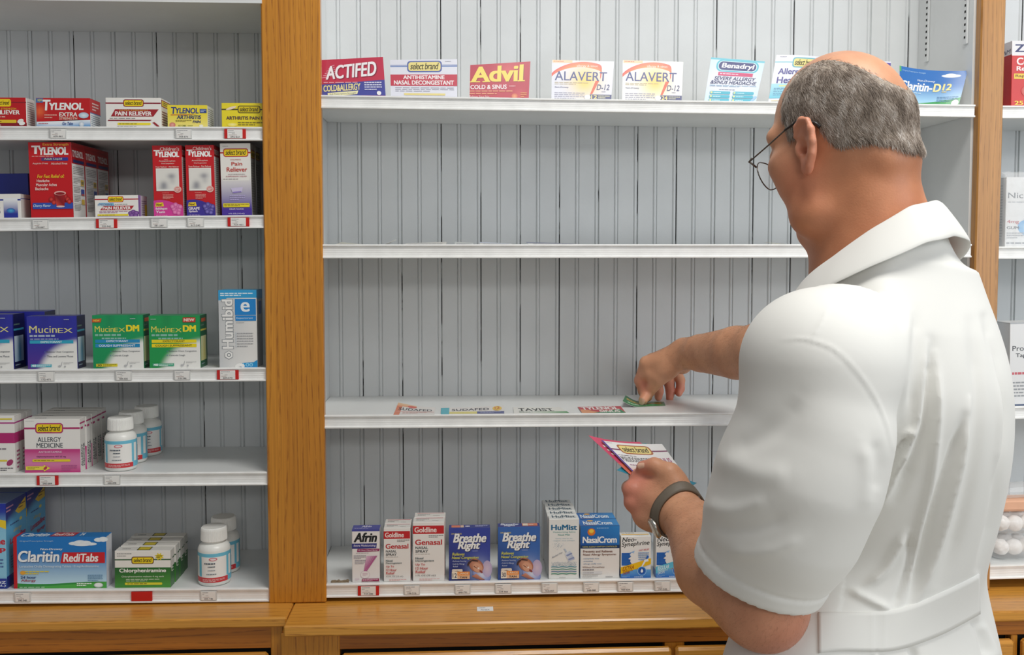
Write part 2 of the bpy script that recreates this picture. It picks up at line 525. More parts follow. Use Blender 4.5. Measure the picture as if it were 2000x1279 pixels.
# ------------------------------------------------------------------ printed lettering and artwork
_GL = {}
def glyphs(s, b=0.0, sh=0.0, sp=1.0):
    """outline of a line of lettering as triangles, its inked box scaled to the unit square"""
    k = (s, b, sh, sp)
    if k not in _GL:
        c = bpy.data.curves.new('lettering', 'FONT')
        c.body = s; c.shear = sh; c.space_character = sp; c.resolution_u = 4
        o = bpy.data.objects.new('lettering', c)
        me = o.to_mesh()
        V = np.array([v.co[:2] for v in me.vertices])
        Fs = [tuple(p.vertices) for p in me.polygons]
        o.to_mesh_clear()
        bpy.data.objects.remove(o); bpy.data.curves.remove(c)
        if b > 0:                     # heavier strokes
            sh_ = [(b, 0), (-b, 0)] if b < .012 else [(b, b*.5), (-b, b*.5), (b, -b*.5), (-b, -b*.5), (0, 0)]
            n = len(V)
            Fs = [tuple(i+n*q for i in f) for q in range(len(sh_)) for f in Fs]
            V = np.concatenate([V+np.array(q) for q in sh_])
        lo, hi = V.min(0), V.max(0)
        N_ = ((V-lo)/(hi-lo), Fs)
        cp = len(sh_) if b > 0 else 1
        _GL[k] = (np.concatenate([N_[0], np.repeat(np.arange(cp), len(V)//cp)[:, None]*1.6e-5], 1), Fs)
    return _GL[k]

class Print:
    """collects coloured polygons for one printed mesh"""
    def __init__(s): s.V, s.F, s.C = [], [], []
    def add(s, V, F, cols):
        n = len(s.V)
        s.V += [tuple(v) for v in V]
        for f in F:
            s.F.append(tuple(i+n for i in f))
            s.C += [tuple(cols[i])+(1.0,) for i in f]
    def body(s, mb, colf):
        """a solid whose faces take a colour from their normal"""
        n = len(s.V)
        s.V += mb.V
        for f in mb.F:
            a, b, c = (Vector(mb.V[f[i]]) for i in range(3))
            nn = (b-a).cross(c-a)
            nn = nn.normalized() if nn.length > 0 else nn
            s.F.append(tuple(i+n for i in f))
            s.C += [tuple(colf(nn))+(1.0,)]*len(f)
    def build(s, name, mat, parent=None, loc=None, smooth=False):
        return mesh_obj(name, s.V, s.F, mat, parent, loc, smooth, s.C)

class Art:
    """a panel to print on: u to the right, v up, both 0..1; f(u, v, lift) places a point"""
    def __init__(s, pr, f, asp): s.pr, s.f, s.asp, s.n = pr, f, asp, 1
    def put(s, pts, F, cols):
        d = 0.00004*s.n; s.n += 1
        if len(pts[0]) == 3:                    # lettering: the copies of a heavy stroke lie just over one another
            s.n += int(max(p[2] for p in pts)/0.00004+.5)
            s.pr.add([s.f(p[0], p[1], d+p[2]) for p in pts], F, cols)
        else: s.pr.add([s.f(u, v, d) for u, v in pts], F, cols)
    def poly(s, pts, c):
        c = [lin(x) for x in c] if isinstance(c, list) else [lin(c)]*len(pts)
        s.put(pts, [tuple(range(len(pts)))], c)
    def rect(s, u0, v0, u1, v1, c, c2=None, h=False):
        if c2 is None: s.poly([(u0, v0), (u1, v0), (u1, v1), (u0, v1)], c)
        elif h: s.poly([(u0, v0), (u1, v0), (u1, v1), (u0, v1)], [c, c2, c2, c])
        else: s.poly([(u0, v0), (u1, v0), (u1, v1), (u0, v1)], [c, c, c2, c2])
    def field(s, u0, v0, u1, v1, nx, ny, fn):
        pts = [(u0+(u1-u0)*i/nx, v0+(v1-v0)*j/ny) for j in range(ny+1) for i in range(nx+1)]
        cols = [fn(i/nx, j/ny) for j in range(ny+1) for i in range(nx+1)]
        F = [(j*(nx+1)+i, j*(nx+1)+i+1, (j+1)*(nx+1)+i+1, (j+1)*(nx+1)+i) for j in range(ny) for i in range(nx)]
        s.put(pts, F, cols)
    def rr(s, u0, v0, u1, v1, c, r=0.03):
        ru = r/s.asp
        us = [u0+ru*(1-math.cos(math.radians(15*k))) for k in range(7)]
        us += [u0+ru+(u1-u0-2*ru)*k/8 for k in range(1, 8)]+[u1-(q-u0) for q in us[::-1]]
        pts = []
        for u in us:
            e = min(u-u0, u1-u)
            d = r-r*math.sqrt(max(0, 1-(1-min(1, e/ru))**2)) if ru > 0 else 0
            pts += [(u, v0+d), (u, v1-d)]
        s.put(pts, [(2*k, 2*k+2, 2*k+3, 2*k+1) for k in range(len(us)-1)], [lin(c)]*len(pts))
    def oval(s, u, v, ru, rv, c, c2=None, rot=0.0, n=24):
        pts = []
        ca, sa = math.cos(rot), math.sin(rot)
        for k in range(n):
            x, y = ru*s.asp*math.cos(2*math.pi*k/n), rv*math.sin(2*math.pi*k/n)
            pts.append((u+(x*ca-y*sa)/s.asp, v+x*sa+y*ca))
        if c2 is None: s.poly(pts, c)
        else:
            s.put(pts+[(u, v)], [(k, (k+1) % n, n) for k in range(n)], [lin(c2)]*n+[lin(c)])
    def txt(s, t, u0, v0, u1, v1, c, b=0.0, sh=0.0, sp=1.0, slope=0.0):
        P, F = glyphs(t, b, sh, sp)
        pts = [(u0+(u1-u0)*p[0], v0+(v1-v0)*p[1]+slope*p[0], p[2]) for p in P]
        s.put(pts, F, [lin(c)]*len(pts))
    def lines(s, u0, v0, u1, v1, n, c, fill=0.45, seed=1):
        """rows of small print too fine to read"""
        r = random.Random(seed*31+n)
        pts, F = [], []
        for k in range(n):
            va = v1-(v1-v0)*(k+0.5)/n
            h = (v1-v0)/n*fill/2
            u = u0
            e = u1 if k < n-1 else u0+(u1-u0)*r.uniform(.55, 1)
            while u < e-1e-6:
                w = min((u1-u0)*r.uniform(.05, .16), e-u)
                m = len(pts)
                pts += [(u, va-h), (u+w, va-h), (u+w, va+h), (u, va+h)]
                F.append((m, m+1, m+2, m+3)); u += w+(u1-u0)*0.022
        s.put(pts, F, [lin(c)]*len(pts))
    def badge(s, u0, v0, u1, v1, edge, bar=None, yel='#f4d51c'):
        h = v1-v0
        if bar: s.rect(0, v0+h*.40, 1, v0+h*.58, bar)
        s.rr(u0, v0, u1, v1, edge, h*.28)
        s.rr(u0+h*.11/s.asp, v0+h*.11, u1-h*.11/s.asp, v1-h*.11, yel, h*.22)
        w = u1-u0
        s.txt('select brand', u0+w*.09, v0+h*.24, u1-w*.09, v1-h*.18, '#25230f', .012, .25, .9)

def box_print(w, h, d, cf, b=0.0006, cut=0.0):
    """carton body: front face at y = 0, base at z = 0"""
    p = Print()
    mb = MB().box(-w/2, w/2, 0, d, 0, h, b)
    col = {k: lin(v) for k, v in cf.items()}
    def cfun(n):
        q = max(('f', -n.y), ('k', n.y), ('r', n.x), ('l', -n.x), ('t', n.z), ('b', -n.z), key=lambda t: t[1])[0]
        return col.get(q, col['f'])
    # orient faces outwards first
    import bmesh
    me = bpy.data.meshes.new('t'); me.from_pydata(mb.V, [], mb.F)
    bm = bmesh.new(); bm.from_mesh(me); bmesh.ops.recalc_face_normals(bm, faces=bm.faces)
    mb.V = [tuple(v.co) for v in bm.verts]; mb.F = [tuple(v.index for v in f.verts) for f in bm.faces]
    bm.free(); bpy.data.meshes.remove(me)
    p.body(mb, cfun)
    arts = {
        'f': Art(p, lambda u, v, e: (-w/2+u*w, -e, v*h), w/h),
        'r': Art(p, lambda u, v, e: (w/2+e, u*d, v*h), d/h),
        'l': Art(p, lambda u, v, e: (-w/2-e, d-u*d, v*h), d/h),
        't': Art(p, lambda u, v, e: (-w/2+u*w, v*d, h+e), w/d),
    }
    # glued flap seams on the sides
    for k in ('r', 'l'):
        arts[k].rect(0.0, 0.985, 1, 0.99, mixc(col.get(k, col['f']), (0, 0, 0), .35))
    return p, arts

CARTONS = {}
def carton(key, x0, x1, yt, d, cf, art, labels, group=None, yoff=0.006, gap=0.0012, rz=0.0, name='medicine_carton', jig=0.0):
    Y = YF+yoff
    ym = W((x0+x1)/2, yt, Y)
    a, b = W(x0, yt, Y).x, W(x1, yt, Y).x
    z = shelf_z(key, (a+b)/2)
    w, h = b-a, ym.z-z
    p, arts = box_print(w, h, d, cf)
    art(arts)
    o = p.build(name, M['card'])
    k = SHELF[key][1]
    outs = []
    r = random.Random(int(x0*7))
    for i, lb in enumerate(labels):
        c = o if i == 0 else o.copy()
        if i: COL.objects.link(c)
        c.location = ((a+b)/2+(r.uniform(-jig, jig) if i else 0), Y+i*(d+gap), z+0.00015)
        c.rotation_euler = (0, -math.atan(k), rz)
        tag(c, lb, 'box', group)
        outs.append(c)
    return outs

def spread(u, v, pts):
    return sum(w*math.exp(-((u-a)**2/(2*ra*ra)+(v-b)**2/(2*rb*rb))) for a, b, ra, rb, w in pts)

# ---- left bay, first shelf
def A_red_reliever(A):
    f = A['f']
    f.rect(0, 0, 1, .17, '#8d1320'); f.rect(0, .82, 1, .86, '#8d1320')
    f.badge(.36, .70, .70, .95, '#f4d51c')
    f.txt('PAIN', .12, .44, .50, .58, '#f7f0ea', .03); f.txt('RELIEVER', .36, .44, .87, .58, '#f7f0ea', .03)
    f.txt('EXTRA STRENGTH', .30, .60, .80, .66, '#f0c33a', .015)
    f.lines(.1, .32, .92, .40, 1, '#e9a9a0')
    f.rr(.1, .16, .80, .26, '#e8c62c', .03); f.lines(.14, .18, .76, .24, 1, '#7a5a10')
    f.oval(.88, .22, .065, .07, '#eceae4', rot=.4); f.oval(.91, .14, .06, .06, '#f6f5f0', rot=.2)
    f.lines(.2, .05, .7, .12, 1, '#e9c9c0')
    r = A['r']; r.lines(.15, .1, .9, .9, 11, '#8f8c88')
def A_ty_extra(A):
    f = A['f']
    f.field(0, 0, 1, 1, 18, 10, lambda u, v: mixc(lin('#c3141c'), lin('#f0703a'), min(1, .9*spread(u, v, [(.06, .55, .06, .12, 1)]))))
    f.rect(0, .84, .13, .99, '#3f6aa8'); f.txt('NEW', .03, .88, .11, .96, '#e6d95a', .02)
    f.field(0, 0, 1, .27, 14, 4, lambda u, v: mixc(lin('#4f97cf'), lin('#eef2f5'), max(0, min(1, 1.3*v+.25*math.sin(u*5)))))
    f.poly([(0, .27), (1, .27), (1, .30), (.5, .24), (0, .2)], '#c3141c')
    f.txt('T', .12, .58, .27, .94, '#f4f3f0', .04, .1); f.txt('YLENOL', .24, .60, .88, .84, '#f4f3f0', .045, .1)
    f.txt('EXTRA', .42, .38, .76, .52, '#efe9e2', .03, .1); f.txt('STRENGTH', .42, .27, .76, .36, '#e6c9b8', .02, .1)
    f.lines(.15, .3, .38, .47, 2, '#e7a494')
    f.oval(.88, .42, .095, .10, '#e8eef2', '#a9c4dc')
    f.txt('Go Tabs', .48, .10, .68, .2, '#31589c', .02, .2)
    f.oval(.84, .13, .05, .09, '#f5f6f6', '#b8c7d6')
    f.lines(.04, .12, .34, .17, 1, '#c25a62')
    A['r'].rect(0, 0, 1, .5, '#e3e8ea'); A['r'].lines(.1, .06, .9, .46, 6, '#6f8294'); A['r'].rect(0, .5, 1, .53, '#3f7cb8'); A['r'].lines(.2, .6, .8, .9, 3, '#ecd7d0')
def A_pain_white(A):
    f = A['f']
    f.badge(.32, .70, .69, .945, '#8d1b2e', '#8d1b2e')
    f.poly([(.09, .38), (.86, .38), (.96, .62), (.17, .62)], '#a51f2b')
    f.txt('PAIN RELIEVER', .17, .41, .83, .55, '#f7f3ee', .035); f.txt('EXTRA STRENGTH', .25, .565, .76, .61, '#e3b04a', .01)
    f.lines(.07, .30, .86, .34, 1, '#8d8a88')
    f.poly([(.03, .235), (.80, .235), (.83, .27), (.05, .27)], '#8d1b2e')
    f.rr(.21, .10, .81, .175, '#f1df34', .03); f.lines(.24, .115, .78, .16, 1, '#6a5d20')
    f.lines(.2, .03, .8, .075, 1, '#7d7a7a')
    f.poly([(.84, .18), (.88, .20), (.97, .06), (.93, .04)], '#9b1f2a')
    r = A['r']; r.rect(.05, .72, 1, .95, '#8d1b2e'); r.rect(.1, .75, 1, .92, '#e6c92a'); r.lines(.2, .78, .9, .9, 2, '#3d3712'); r.lines(.1, .1, .9, .6, 6, '#8d1b2e')
def A_ty_arth(A):
    f = A['f']
    f.field(0, 0, 1, 1, 8, 6, lambda u, v: mixc(lin('#f0dc3a'), lin('#f6ecb0'), .5*max(0, 1-v*1.6)))
    f.txt('T', .09, .62, .22, .92, '#2e3f86', .035, .1); f.txt('YLENOL', .20, .64, .78, .88, '#2e3f86', .035, .1)
    f.poly([(.08, .56), (.55, .575), (.75, .62), (.55, .60), (.08, .59)], '#c9563c')
    f.rect(.81, .66, .98, .84, '#2e4a8e'); f.lines(.83, .69, .96, .82, 2, '#c9d3ea')
    f.txt('ARTHRITIS', .23, .40, .84, .56, '#35406e', .03, .12); f.txt('PAIN', .63, .23, .83, .34, '#35406e', .03, .12)
    f.lines(.2, .27, .6, .36, 2, '#8a7d3a'); f.oval(.12, .14, .075, .11, '#e7b0a2', '#d2716a')
    f.txt('EZ TABS', .27, .08, .46, .14, '#4b6a2a', .02); f.lines(.5, .09, .72, .13, 1, '#4b6a2a')
    f.oval(.84, .1, .05, .06, '#f7f4e6')
    A['r'].lines(.1, .1, .9, .9, 9, '#8f8f8a')
def A_arth_yel(A):
    f = A['f']
    f.badge(.30, .60, .72, .90, '#4c4420', '#4c4420', '#d9c21e')
    f.txt('ARTHRITIS PAIN RELIEF', .09, .34, 1.0-.03, .47, '#b07a1c', .02)
    f.txt('ARTHRITIS PAIN RELIEF', .085, .345, 1.0-.035, .475, '#3c3a4a', .015)
    f.oval(.18, .80, .1, .05, '#f1dcc0', rot=.3)
    f.lines(.3, .1, .8, .27, 2, '#7d7020'); f.lines(.05, .03, .95, .08, 1, '#d99a3a')
    f.oval(.2, .15, .1, .08, '#f6eda8', '#f0dc2c')
carton('L1', -48, 51, 190.5, .036, dict(f='#c2141e', r='#e4e2dc', t='#b01620', l='#c2141e'), A_red_reliever, ['red pain reliever carton cut off by the left edge of the topmost left shelf'])
carton('L1', 70.5, 175.5, 191.5, .052, dict(f='#c3141c', r='#c3141c', t='#b0141c'), A_ty_extra, ['red carton with white lettering and a blue wavy foot, on the topmost left shelf'])
carton('L1', 206, 314, 191, .058, dict(f='#efece6', r='#eceae4', t='#e8e6e0'), A_pain_white, ['wide white carton with a slanted dark red banner on the topmost left shelf'])
carton('L1', 327, 405, 205.5, .046, dict(f='#f0dc3a', r='#d9dbd6', t='#e8d43a'), A_ty_arth, ['small yellow carton with dark blue lettering beside the wide white one'])
carton('L1', 432.5, 538, 201.5, .045, dict(f='#ecd92c', r='#e2d02a', t='#e8d43a'), A_arth_yel, ['yellow carton whose right end runs behind the wide oak upright'])

# ---- left bay, second shelf
def A_blue_plain(A): pass
def A_white_blue(A):
    f = A['f']
    f.badge(.14, .60, .53, .93, '#3b4a9c', '#33449a')
    f.field(.61, .05, .93, .84, 8, 10, lambda u, v: mixc(lin('#24349a'), lin('#eef0f2'), max(0, min(1, 1.5*v-.35))))
    f.oval(.77, .33, .1, .1, '#4fb6d8', '#2c58b0')
    f.txt('nighttime', .08, .38, .53, .52, '#2a2f5e', .02); f.txt('sleep aid', .1, .2, .53, .33, '#2a2f5e', .02)
    f.lines(.05, .03, .5, .1, 1, '#e2c33a')
    A['r'].rect(0, .8, 1, .83, '#33449a')
def A_ty_liquid(A):
    f = A['f']
    f.txt('Extra Strength', .34, .945, .94, .985, '#efb23c', .03)
    f.txt('T', .075, .845, .28, .955, '#f6f3f0', .05, .05); f.txt('YLENOL', .24, .832, .93, .935, '#f6f3f0', .055, .05)
    f.lines(.08, .805, .94, .825, 1, '#e39a94')
    f.rect(.2, .755, .92, .798, '#c3141c', '#2b3a9e', True); f.rect(.3, .755, .92, .798, '#5a3a70', '#2b3a9e', True)
    f.txt('Adult Liquid', .36, .762, .78, .792, '#c9d0b0', .03)
    f.txt('Aspirin Free', .09, .705, .45, .732, '#eec9c0', .02); f.txt('Alcohol Free', .52, .705, .90, .732, '#eec9c0', .02)
    f.txt('For Fast Relief of:', .19, .53, .82, .575, '#f2c52e', .025, .2)
    for i, t in enumerate(('Headache', 'Muscular Aches', 'Backache')):
        f.txt(t, .175-.02*i, .475-.052*i, (.47, .64, .44)[i], .512-.052*i, '#f4d9d2', .02)
    f.rect(.06, .125, 1, .205, '#2c4fae')
    f.txt('Cherry Flavor', .07, .142, .48, .185, '#cfe0f0', .02, .25)
    for a, b in ((.5, .25), (.88, .25), (.82, .29), (.56, .21), (.92, .22)): f.oval(a, b, .055, .032, '#f0483c', '#8e0f18')
    f.poly([(.58, .33), (.84, .33), (.80, .16), (.62, .16)], ['#7e0d16', '#b0141c', '#8e0f18', '#e0483e'])
    f.oval(.71, .33, .14, .028, '#f0d6d0', '#e8a8a0'); f.oval(.71, .325, .11, .018, '#8e0f18'); f.oval(.71, .155, .1, .012, '#e6c6c2')
    r = A['r']
    r.rect(0, 0, .92, .72, '#e2e0dd'); r.rect(0, 0, .06, .72, '#e2e0dd')
    r.txt('TYLENOL', .06, .81, .88, .9, '#eadfdc', .05); r.rect(.1, .735, .9, .775, '#2b3268'); r.rect(.0, .93, .9, .96, '#a01018')
    r.lines(.08, .58, .84, .69, 5, '#8e8b88', seed=2)
    for k in range(4):
        v = .52-.12*k
        r.rect(.04, v+.03, .9, v+.035, '#a2a09c'); r.lines(.08, v-.06, .55, v+.02, 4, '#94918e', seed=k+3)
    r.rect(.6, .44, .84, .52, '#d6b44a'); r.rect(.63, .46, .8, .5, '#8a8050'); r.rect(.6, .32, .84, .395, '#3a4f9c'); r.rect(.63, .31, .84, .335, '#b05050'); r.rect(.62, .19, .84, .26, '#d6b44a')
def A_hex_white(A):
    f = A['f']
    f.badge(.30, .69, .66, .96, '#c23a3a', '#b9313c')
    f.poly([(.05, .52), (.45, .52), (.43, .66), (.1, .66)], ['#e8eef0', '#6fb2d4', '#6fb2d4', '#4f9cc8']); f.txt('CHILDREN\'S', .07, .55, .40, .63, '#2c5c96', .02, .2)
    f.lines(.46, .57, .95, .63, 1, '#8d8a88')
    f.poly([(.12, .34), (.82, .34), (.90, .53), (.20, .53)], '#b4202c'); f.txt('PAIN RELIEVER', .18, .365, .82, .495, '#f6f1ec', .035)
    f.lines(.1, .2, .75, .31, 2, '#b07a9a'); f.rect(.06, .08, .76, .155, '#ecd72e'); f.lines(.1, .095, .7, .14, 1, '#6a5d20')
    for a, b in ((.82, .2), (.88, .25), (.9, .15), (.84, .1), (.95, .2), (.93, .08)): f.oval(a, b, .06, .09, '#a06fb8', '#5c2f7c')
    f.rect(.05, 0, .95, .05, '#8d4a9c')
    r = A['r']; r.rect(0, 0, .28, 1, '#7c4aa4', '#b99cd0', True); r.lines(.35, .1, .9, .8, 7, '#8a7a94'); r.rect(.7, .05, .95, .6, '#e0cf3a')
def fruit(f, u, v, s, light, dark, n=9):
    r = random.Random(int(u*100)+n)
    for k in range(n):
        a = k*2.4
        q = .35+.65*(k/n)
        f.oval(u+s*q*math.cos(a)/f.asp*.9, v+s*q*math.sin(a), s*.42/f.asp, s*.42, light, dark)
def A_child(base, mid, dark, fl, fd, line1, line2):
    def art(A):
        f = A['f']
        f.txt('Children\'s', .27, .925, .92, .975, '#f0d9d2', .02, .05)
        f.txt('T', .05, .855, .26, .935, '#f8f5f2', .055, .05); f.txt('YLENOL', .20, .835, .92, .915, '#f8f5f2', .06, .05)
        f.lines(.4, .795, .62, .812, 1, '#e7a49c'); f.txt('Acetaminophen', .22, .768, .78, .792, '#f0d5cc', .02); f.txt('Oral Suspension', .30, .735, .74, .756, '#f0d5cc', .015)
        f.txt('Fever Reducer - Pain Reliever', .11, .69, .90, .712, '#f2dcd4', .012)
        f.field(.125, .375, .875, .672, 16, 16, lambda u, v: mixc(lin('#e6e3dc'), lin('#8f8f96'), min(1, spread(u, v, [(.32, .25, .12, .12, .9), (.68, .66, .13, .09, .85), (.72, .42, .10, .10, .35), (.3, .1, .16, .06, .4)]))))
        f.rect(.11, .37, .135, .677, '#efece6'); f.rect(.865, .37, .89, .677, '#efece6'); f.rect(.11, .365, .89, .385, '#efece6'); f.rect(.11, .66, .89, .68, '#efece6')
        f.oval(.83, .385, .13, .046, '#ecc3b8'); f.oval(.83, .385, .10, .035, '#d98f86'); f.lines(.76, .365, .9, .405, 2, '#f0dad4')
        f.lines(.3, .33, .7, .345, 1, '#e59a90'); f.lines(.32, .245, .68, .32, 4, '#e8a69c')
        pts = [(0, 0), (1, 0), (1, .10)]+[(1-k/14, .10+.12*math.sin(math.pi*(.02+.62*k/14))+.02) for k in range(15)]
        f.poly(pts, mid)
        f.poly([(.05, .145), (.35, .15), (.32, .205), (.08, .20)], '#f0cf2c'); f.txt('New!', .09, .157, .29, .193, '#5a4314', .03, .1)
        f.txt(line1, .06, .095, .46, .135, '#f2e6ee', .03, .1); f.txt(line2, .07, .055, .38, .09, '#f2e6ee', .03, .1)
        fruit(f, .78, .12, .075, fl, fd, 11)
        f.txt('4 FL OZ (118 mL)', .07, .012, .46, .03, '#f0d8e4', .01)
        r = A['r']; r.rect(0, 0, .8, .84, '#d8d2cf'); r.lines(.05, .05, .72, .8, 26, '#8b8080'); r.txt('TYLENOL', .08, .87, .85, .94, '#e8d6d2', .05)
    return art
def A_purple(A):
    f = A['f']
    f.field(0, 0, 1, 1, 4, 20, lambda u, v: mixc(lin('#4a2f9a'), lin('#ece9e2'), max(0, min(1, (v-.10)/.46))))
    f.rect(.06, .49, .94, 1, '#ece9e2'); f.rect(0, .55, 1, 1, '#ece9e2')
    f.lines(.08, .952, .4, .968, 1, '#8d8a88')
    f.badge(.10, .815, .93, .93, '#b8403a', '#b8403a')
    f.txt("CHILDREN'S", .32, .768, .68, .786, '#c9685c', .01); f.txt('Pain', .36, .695, .72, .745, '#c4483c', .02); f.txt('Reliever', .2, .612, .88, .672, '#c4483c', .02)
    f.txt('ACETAMINOPHEN', .24, .568, .80, .583, '#8f7a80', .01); f.txt('SUSPENSION LIQUID', .17, .538, .86, .555, '#b4596a', .012); f.lines(.08, .503, .92, .52, 1, '#9a9294')
    f.poly([(.32, .385), (.72, .4), (.68, .33), (.38, .315)], '#cfc6e2'); f.poly([(.37, .335), (.67, .345), (.66, .33), (.39, .318)], '#8b78c0')
    f.lines(.28, .215, .78, .295, 3, '#b9add8'); f.rr(.05, .125, .93, .178, '#e9d62e', .01); f.lines(.08, .135, .9, .17, 2, '#6a5d20')
    f.txt('GRAPE FLAVOR', .25, .088, .73, .108, '#d9d0ec', .015); f.txt('4 FL OZ (118 mL)', .22, .022, .75, .045, '#e6e0f2', .02)
    r = A['r']; r.lines(.1, .05, .7, .75, 20, '#5e5b5a'); r.badge(.05, .8, .95, .92, '#7a2a24', None, '#b89a20')
carton('L2', -46, 56, 339, .05, dict(f='#1d2a8a', r='#161f66', t='#1d2a8a'), A_blue_plain, ['plain dark blue carton behind the white one at the left end of the second shelf'], yoff=.075)
carton('L2', -46, 40.5, 379, .04, dict(f='#efece6', r='#d5d4ce', t='#e8e6e0'), A_white_blue, ['small white carton with a blue panel in front of the plain dark blue one'])
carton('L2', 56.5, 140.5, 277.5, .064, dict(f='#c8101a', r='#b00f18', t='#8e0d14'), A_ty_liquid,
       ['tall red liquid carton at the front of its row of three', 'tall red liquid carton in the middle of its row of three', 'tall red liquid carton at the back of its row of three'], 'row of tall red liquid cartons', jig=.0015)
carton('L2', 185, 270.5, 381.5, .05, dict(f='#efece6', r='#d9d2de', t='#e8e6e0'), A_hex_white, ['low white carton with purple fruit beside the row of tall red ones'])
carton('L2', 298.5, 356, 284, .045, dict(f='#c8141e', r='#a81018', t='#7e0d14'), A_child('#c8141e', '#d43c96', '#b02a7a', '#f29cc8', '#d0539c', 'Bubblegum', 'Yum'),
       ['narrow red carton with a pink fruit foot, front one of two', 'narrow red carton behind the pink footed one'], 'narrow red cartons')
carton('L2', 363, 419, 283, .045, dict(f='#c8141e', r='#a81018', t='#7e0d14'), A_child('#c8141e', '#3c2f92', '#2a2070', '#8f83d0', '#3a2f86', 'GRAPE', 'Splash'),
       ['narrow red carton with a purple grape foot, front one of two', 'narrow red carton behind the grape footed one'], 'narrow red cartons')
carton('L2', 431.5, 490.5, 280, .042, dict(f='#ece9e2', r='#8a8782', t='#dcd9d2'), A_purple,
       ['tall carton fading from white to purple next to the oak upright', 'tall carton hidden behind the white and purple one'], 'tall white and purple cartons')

# ---- left bay, third shelf
def A_mucinex(dm, box, boxt, cnt, cntc, cnt_t, new, base, mid):
    def art(A):
        f = A['f']
        B, Mi, Wh = lin(base), lin(mid), lin('#efeee9')
        def sh(u, v):
            d = math.hypot((u-1.15)/1.02, (v+.12)/.74)
            q = max(0, min(1, (d-.80)/.20))
            c = mixc(B, Mi, max(0, min(1, 1.6*(1-v)-.75)))
            s_ = .16*max(0, math.sin(u*14-v*9+2*math.sin(v*6)))*max(0, v-.35)*1.6
            c = mixc(c, (0.01, .01, .03), s_)
            return mixc(Wh, c, q*q*(3-2*q))
        f.field(0, 0, 1, 1, 26, 26, sh)
        if dm:
            f.txt('Mucin', .045, .685, .42, .80, '#e4d65a', .003); f.txt('EX', .43, .685, .645, .765, '#e4d65a', .003)
            f.txt('DM', .665, .695, .925, .815, '#f4e02a', .05)
        else:
            f.txt('Mucin', .045, .685, .60, .82, '#e2d98c', .006); f.txt('EX', .62, .685, .92, .775, '#e2d98c', .006)
        f.lines(.05, .60, .92, .66, 1, '#a9b6cc' if not dm else '#8fc0b0', .6)
        f.lines(.18 if dm else .06, .545, .82, .59, 1, '#8a93bc' if not dm else '#8fc0b0', .6, 2)
        f.rect(.05, .485, .93, .545, box); f.txt('EXPECTORANT', .27, .497, .70, .533, boxt, .02)
        if dm: f.rect(.05, .40, .93, .465, box); f.txt('COUGH SUPPRESSANT', .12, .414, .84, .452, boxt, .02)
        t2 = 'Thins and Loosens Mucus' if not dm else 'Controls Cough'
        f.txt('Relieves Chest Congestion', .39, .305, .93, .342, '#5a5f6a', .008); f.txt(t2, .39, .225, .92 if not dm else .70, .262, '#5a5f6a', .008)
        for v in (.315, .235): f.poly([(.345, v), (.365, v+.012), (.345, v+.024)], '#5f77b0')
        f.rect(.06, .04, .48, .095, cntc); f.txt(cnt, .075, .048, .17, .088, cnt_t, .04); f.lines(.19, .045, .46, .09, 2, cnt_t, .4)
        f.lines(.72, .09, .92, .13, 2, '#a9a9aa', .35); f.poly([(.66, .06), (.68, .06), (.70, .14), (.69, .14)], '#b9b9ba'); f.oval(.64, .055, .03, .02, '#b9b9ba'); f.oval(.75, .05, .02, .018, '#b9b9ba')
        if new == 'l': f.poly([(0, .87), (.17, .87), (.19, .94), (0, .93)], '#d0562a'); f.txt('NEW', .03, .885, .15, .918, '#f2d64a', .03)
        if new == 'r': f.rect(.67, .875, .92, .965, '#c8321f'); f.txt('NEW', .69, .89, .90, .948, '#f0d6c8', .05)
        f.lines(.04 if new == 'r' else .75, .925, .22 if new == 'r' else .93, .945, 1, '#c9d2d8')
        r = A['r']
        dk = '#14163f' if not dm else '#0f5a38'
        r.rect(0, 0, 1, 1, dk); r.rect(.0, 0, .06, 1, base); r.rect(.08, .70, .9, .735, '#3a9ab4' if not dm else '#c9b93a'); r.lines(.1, .78, .9, .84, 1, '#5f7a6a')
        r.field(.1, .13, .85, .60, 5, 8, lambda u, v: mixc(lin('#c9d6dc' if not dm else '#cfd2a8'), lin('#3f86a8' if not dm else '#d9cf7a'), max(0, min(1, spread(u, v, [(.6, .5, .15, .5, .8)])+.4*(1-v)))))
        r.lines(.15, .05, .85, .09, 1, '#9aa9b4')
        if new: r.rect(.2, .87, .8, .94, '#b8502a')
    return art
BL = dict(f='#2a2f9c', r='#14163f', t='#23257c', l='#2a2f9c')
GR = dict(f='#149a5a', r='#0f5a38', t='#1a8a54', l='#149a5a')
mx = A_mucinex(False, '#2fa6c4', '#e6f2f4', '40', '#58b4c4', '#eef6f6', None, '#2c2f9e', '#5a2f8c')
carton('L3', -44, 87, 608.5, .05, BL, A_blue_plain, ['wide dark blue carton standing behind the two blue cartons of the third shelf'], yoff=.066)
carton('L3', -72, 24, 614.5, .05, BL, mx, ['blue carton with pale yellow lettering cut off by the left edge of the photo'])
carton('L3', 52, 149, 617.5, .042, BL, mx, ['blue and white carton with pale yellow lettering beside the green ones'])
carton('L3', 180, 279, 615.5, .042, GR, A_mucinex(True, '#1f8cc0', '#eaf2f6', '20', '#e4d22c', '#5a5a20', 'l', '#129a5c', '#0f8a54'), ['green and white carton with two blue stripes'])
carton('L3', 290.5, 390, 616.5, .05, dict(GR, f='#1f9c4a'), A_mucinex(True, '#f0da1e', '#6a5a14', '40', '#4aa884', '#eef6f2', 'r', '#1a9a52', '#1c9448'), ['green and white carton with two yellow stripes and a red corner flash'])
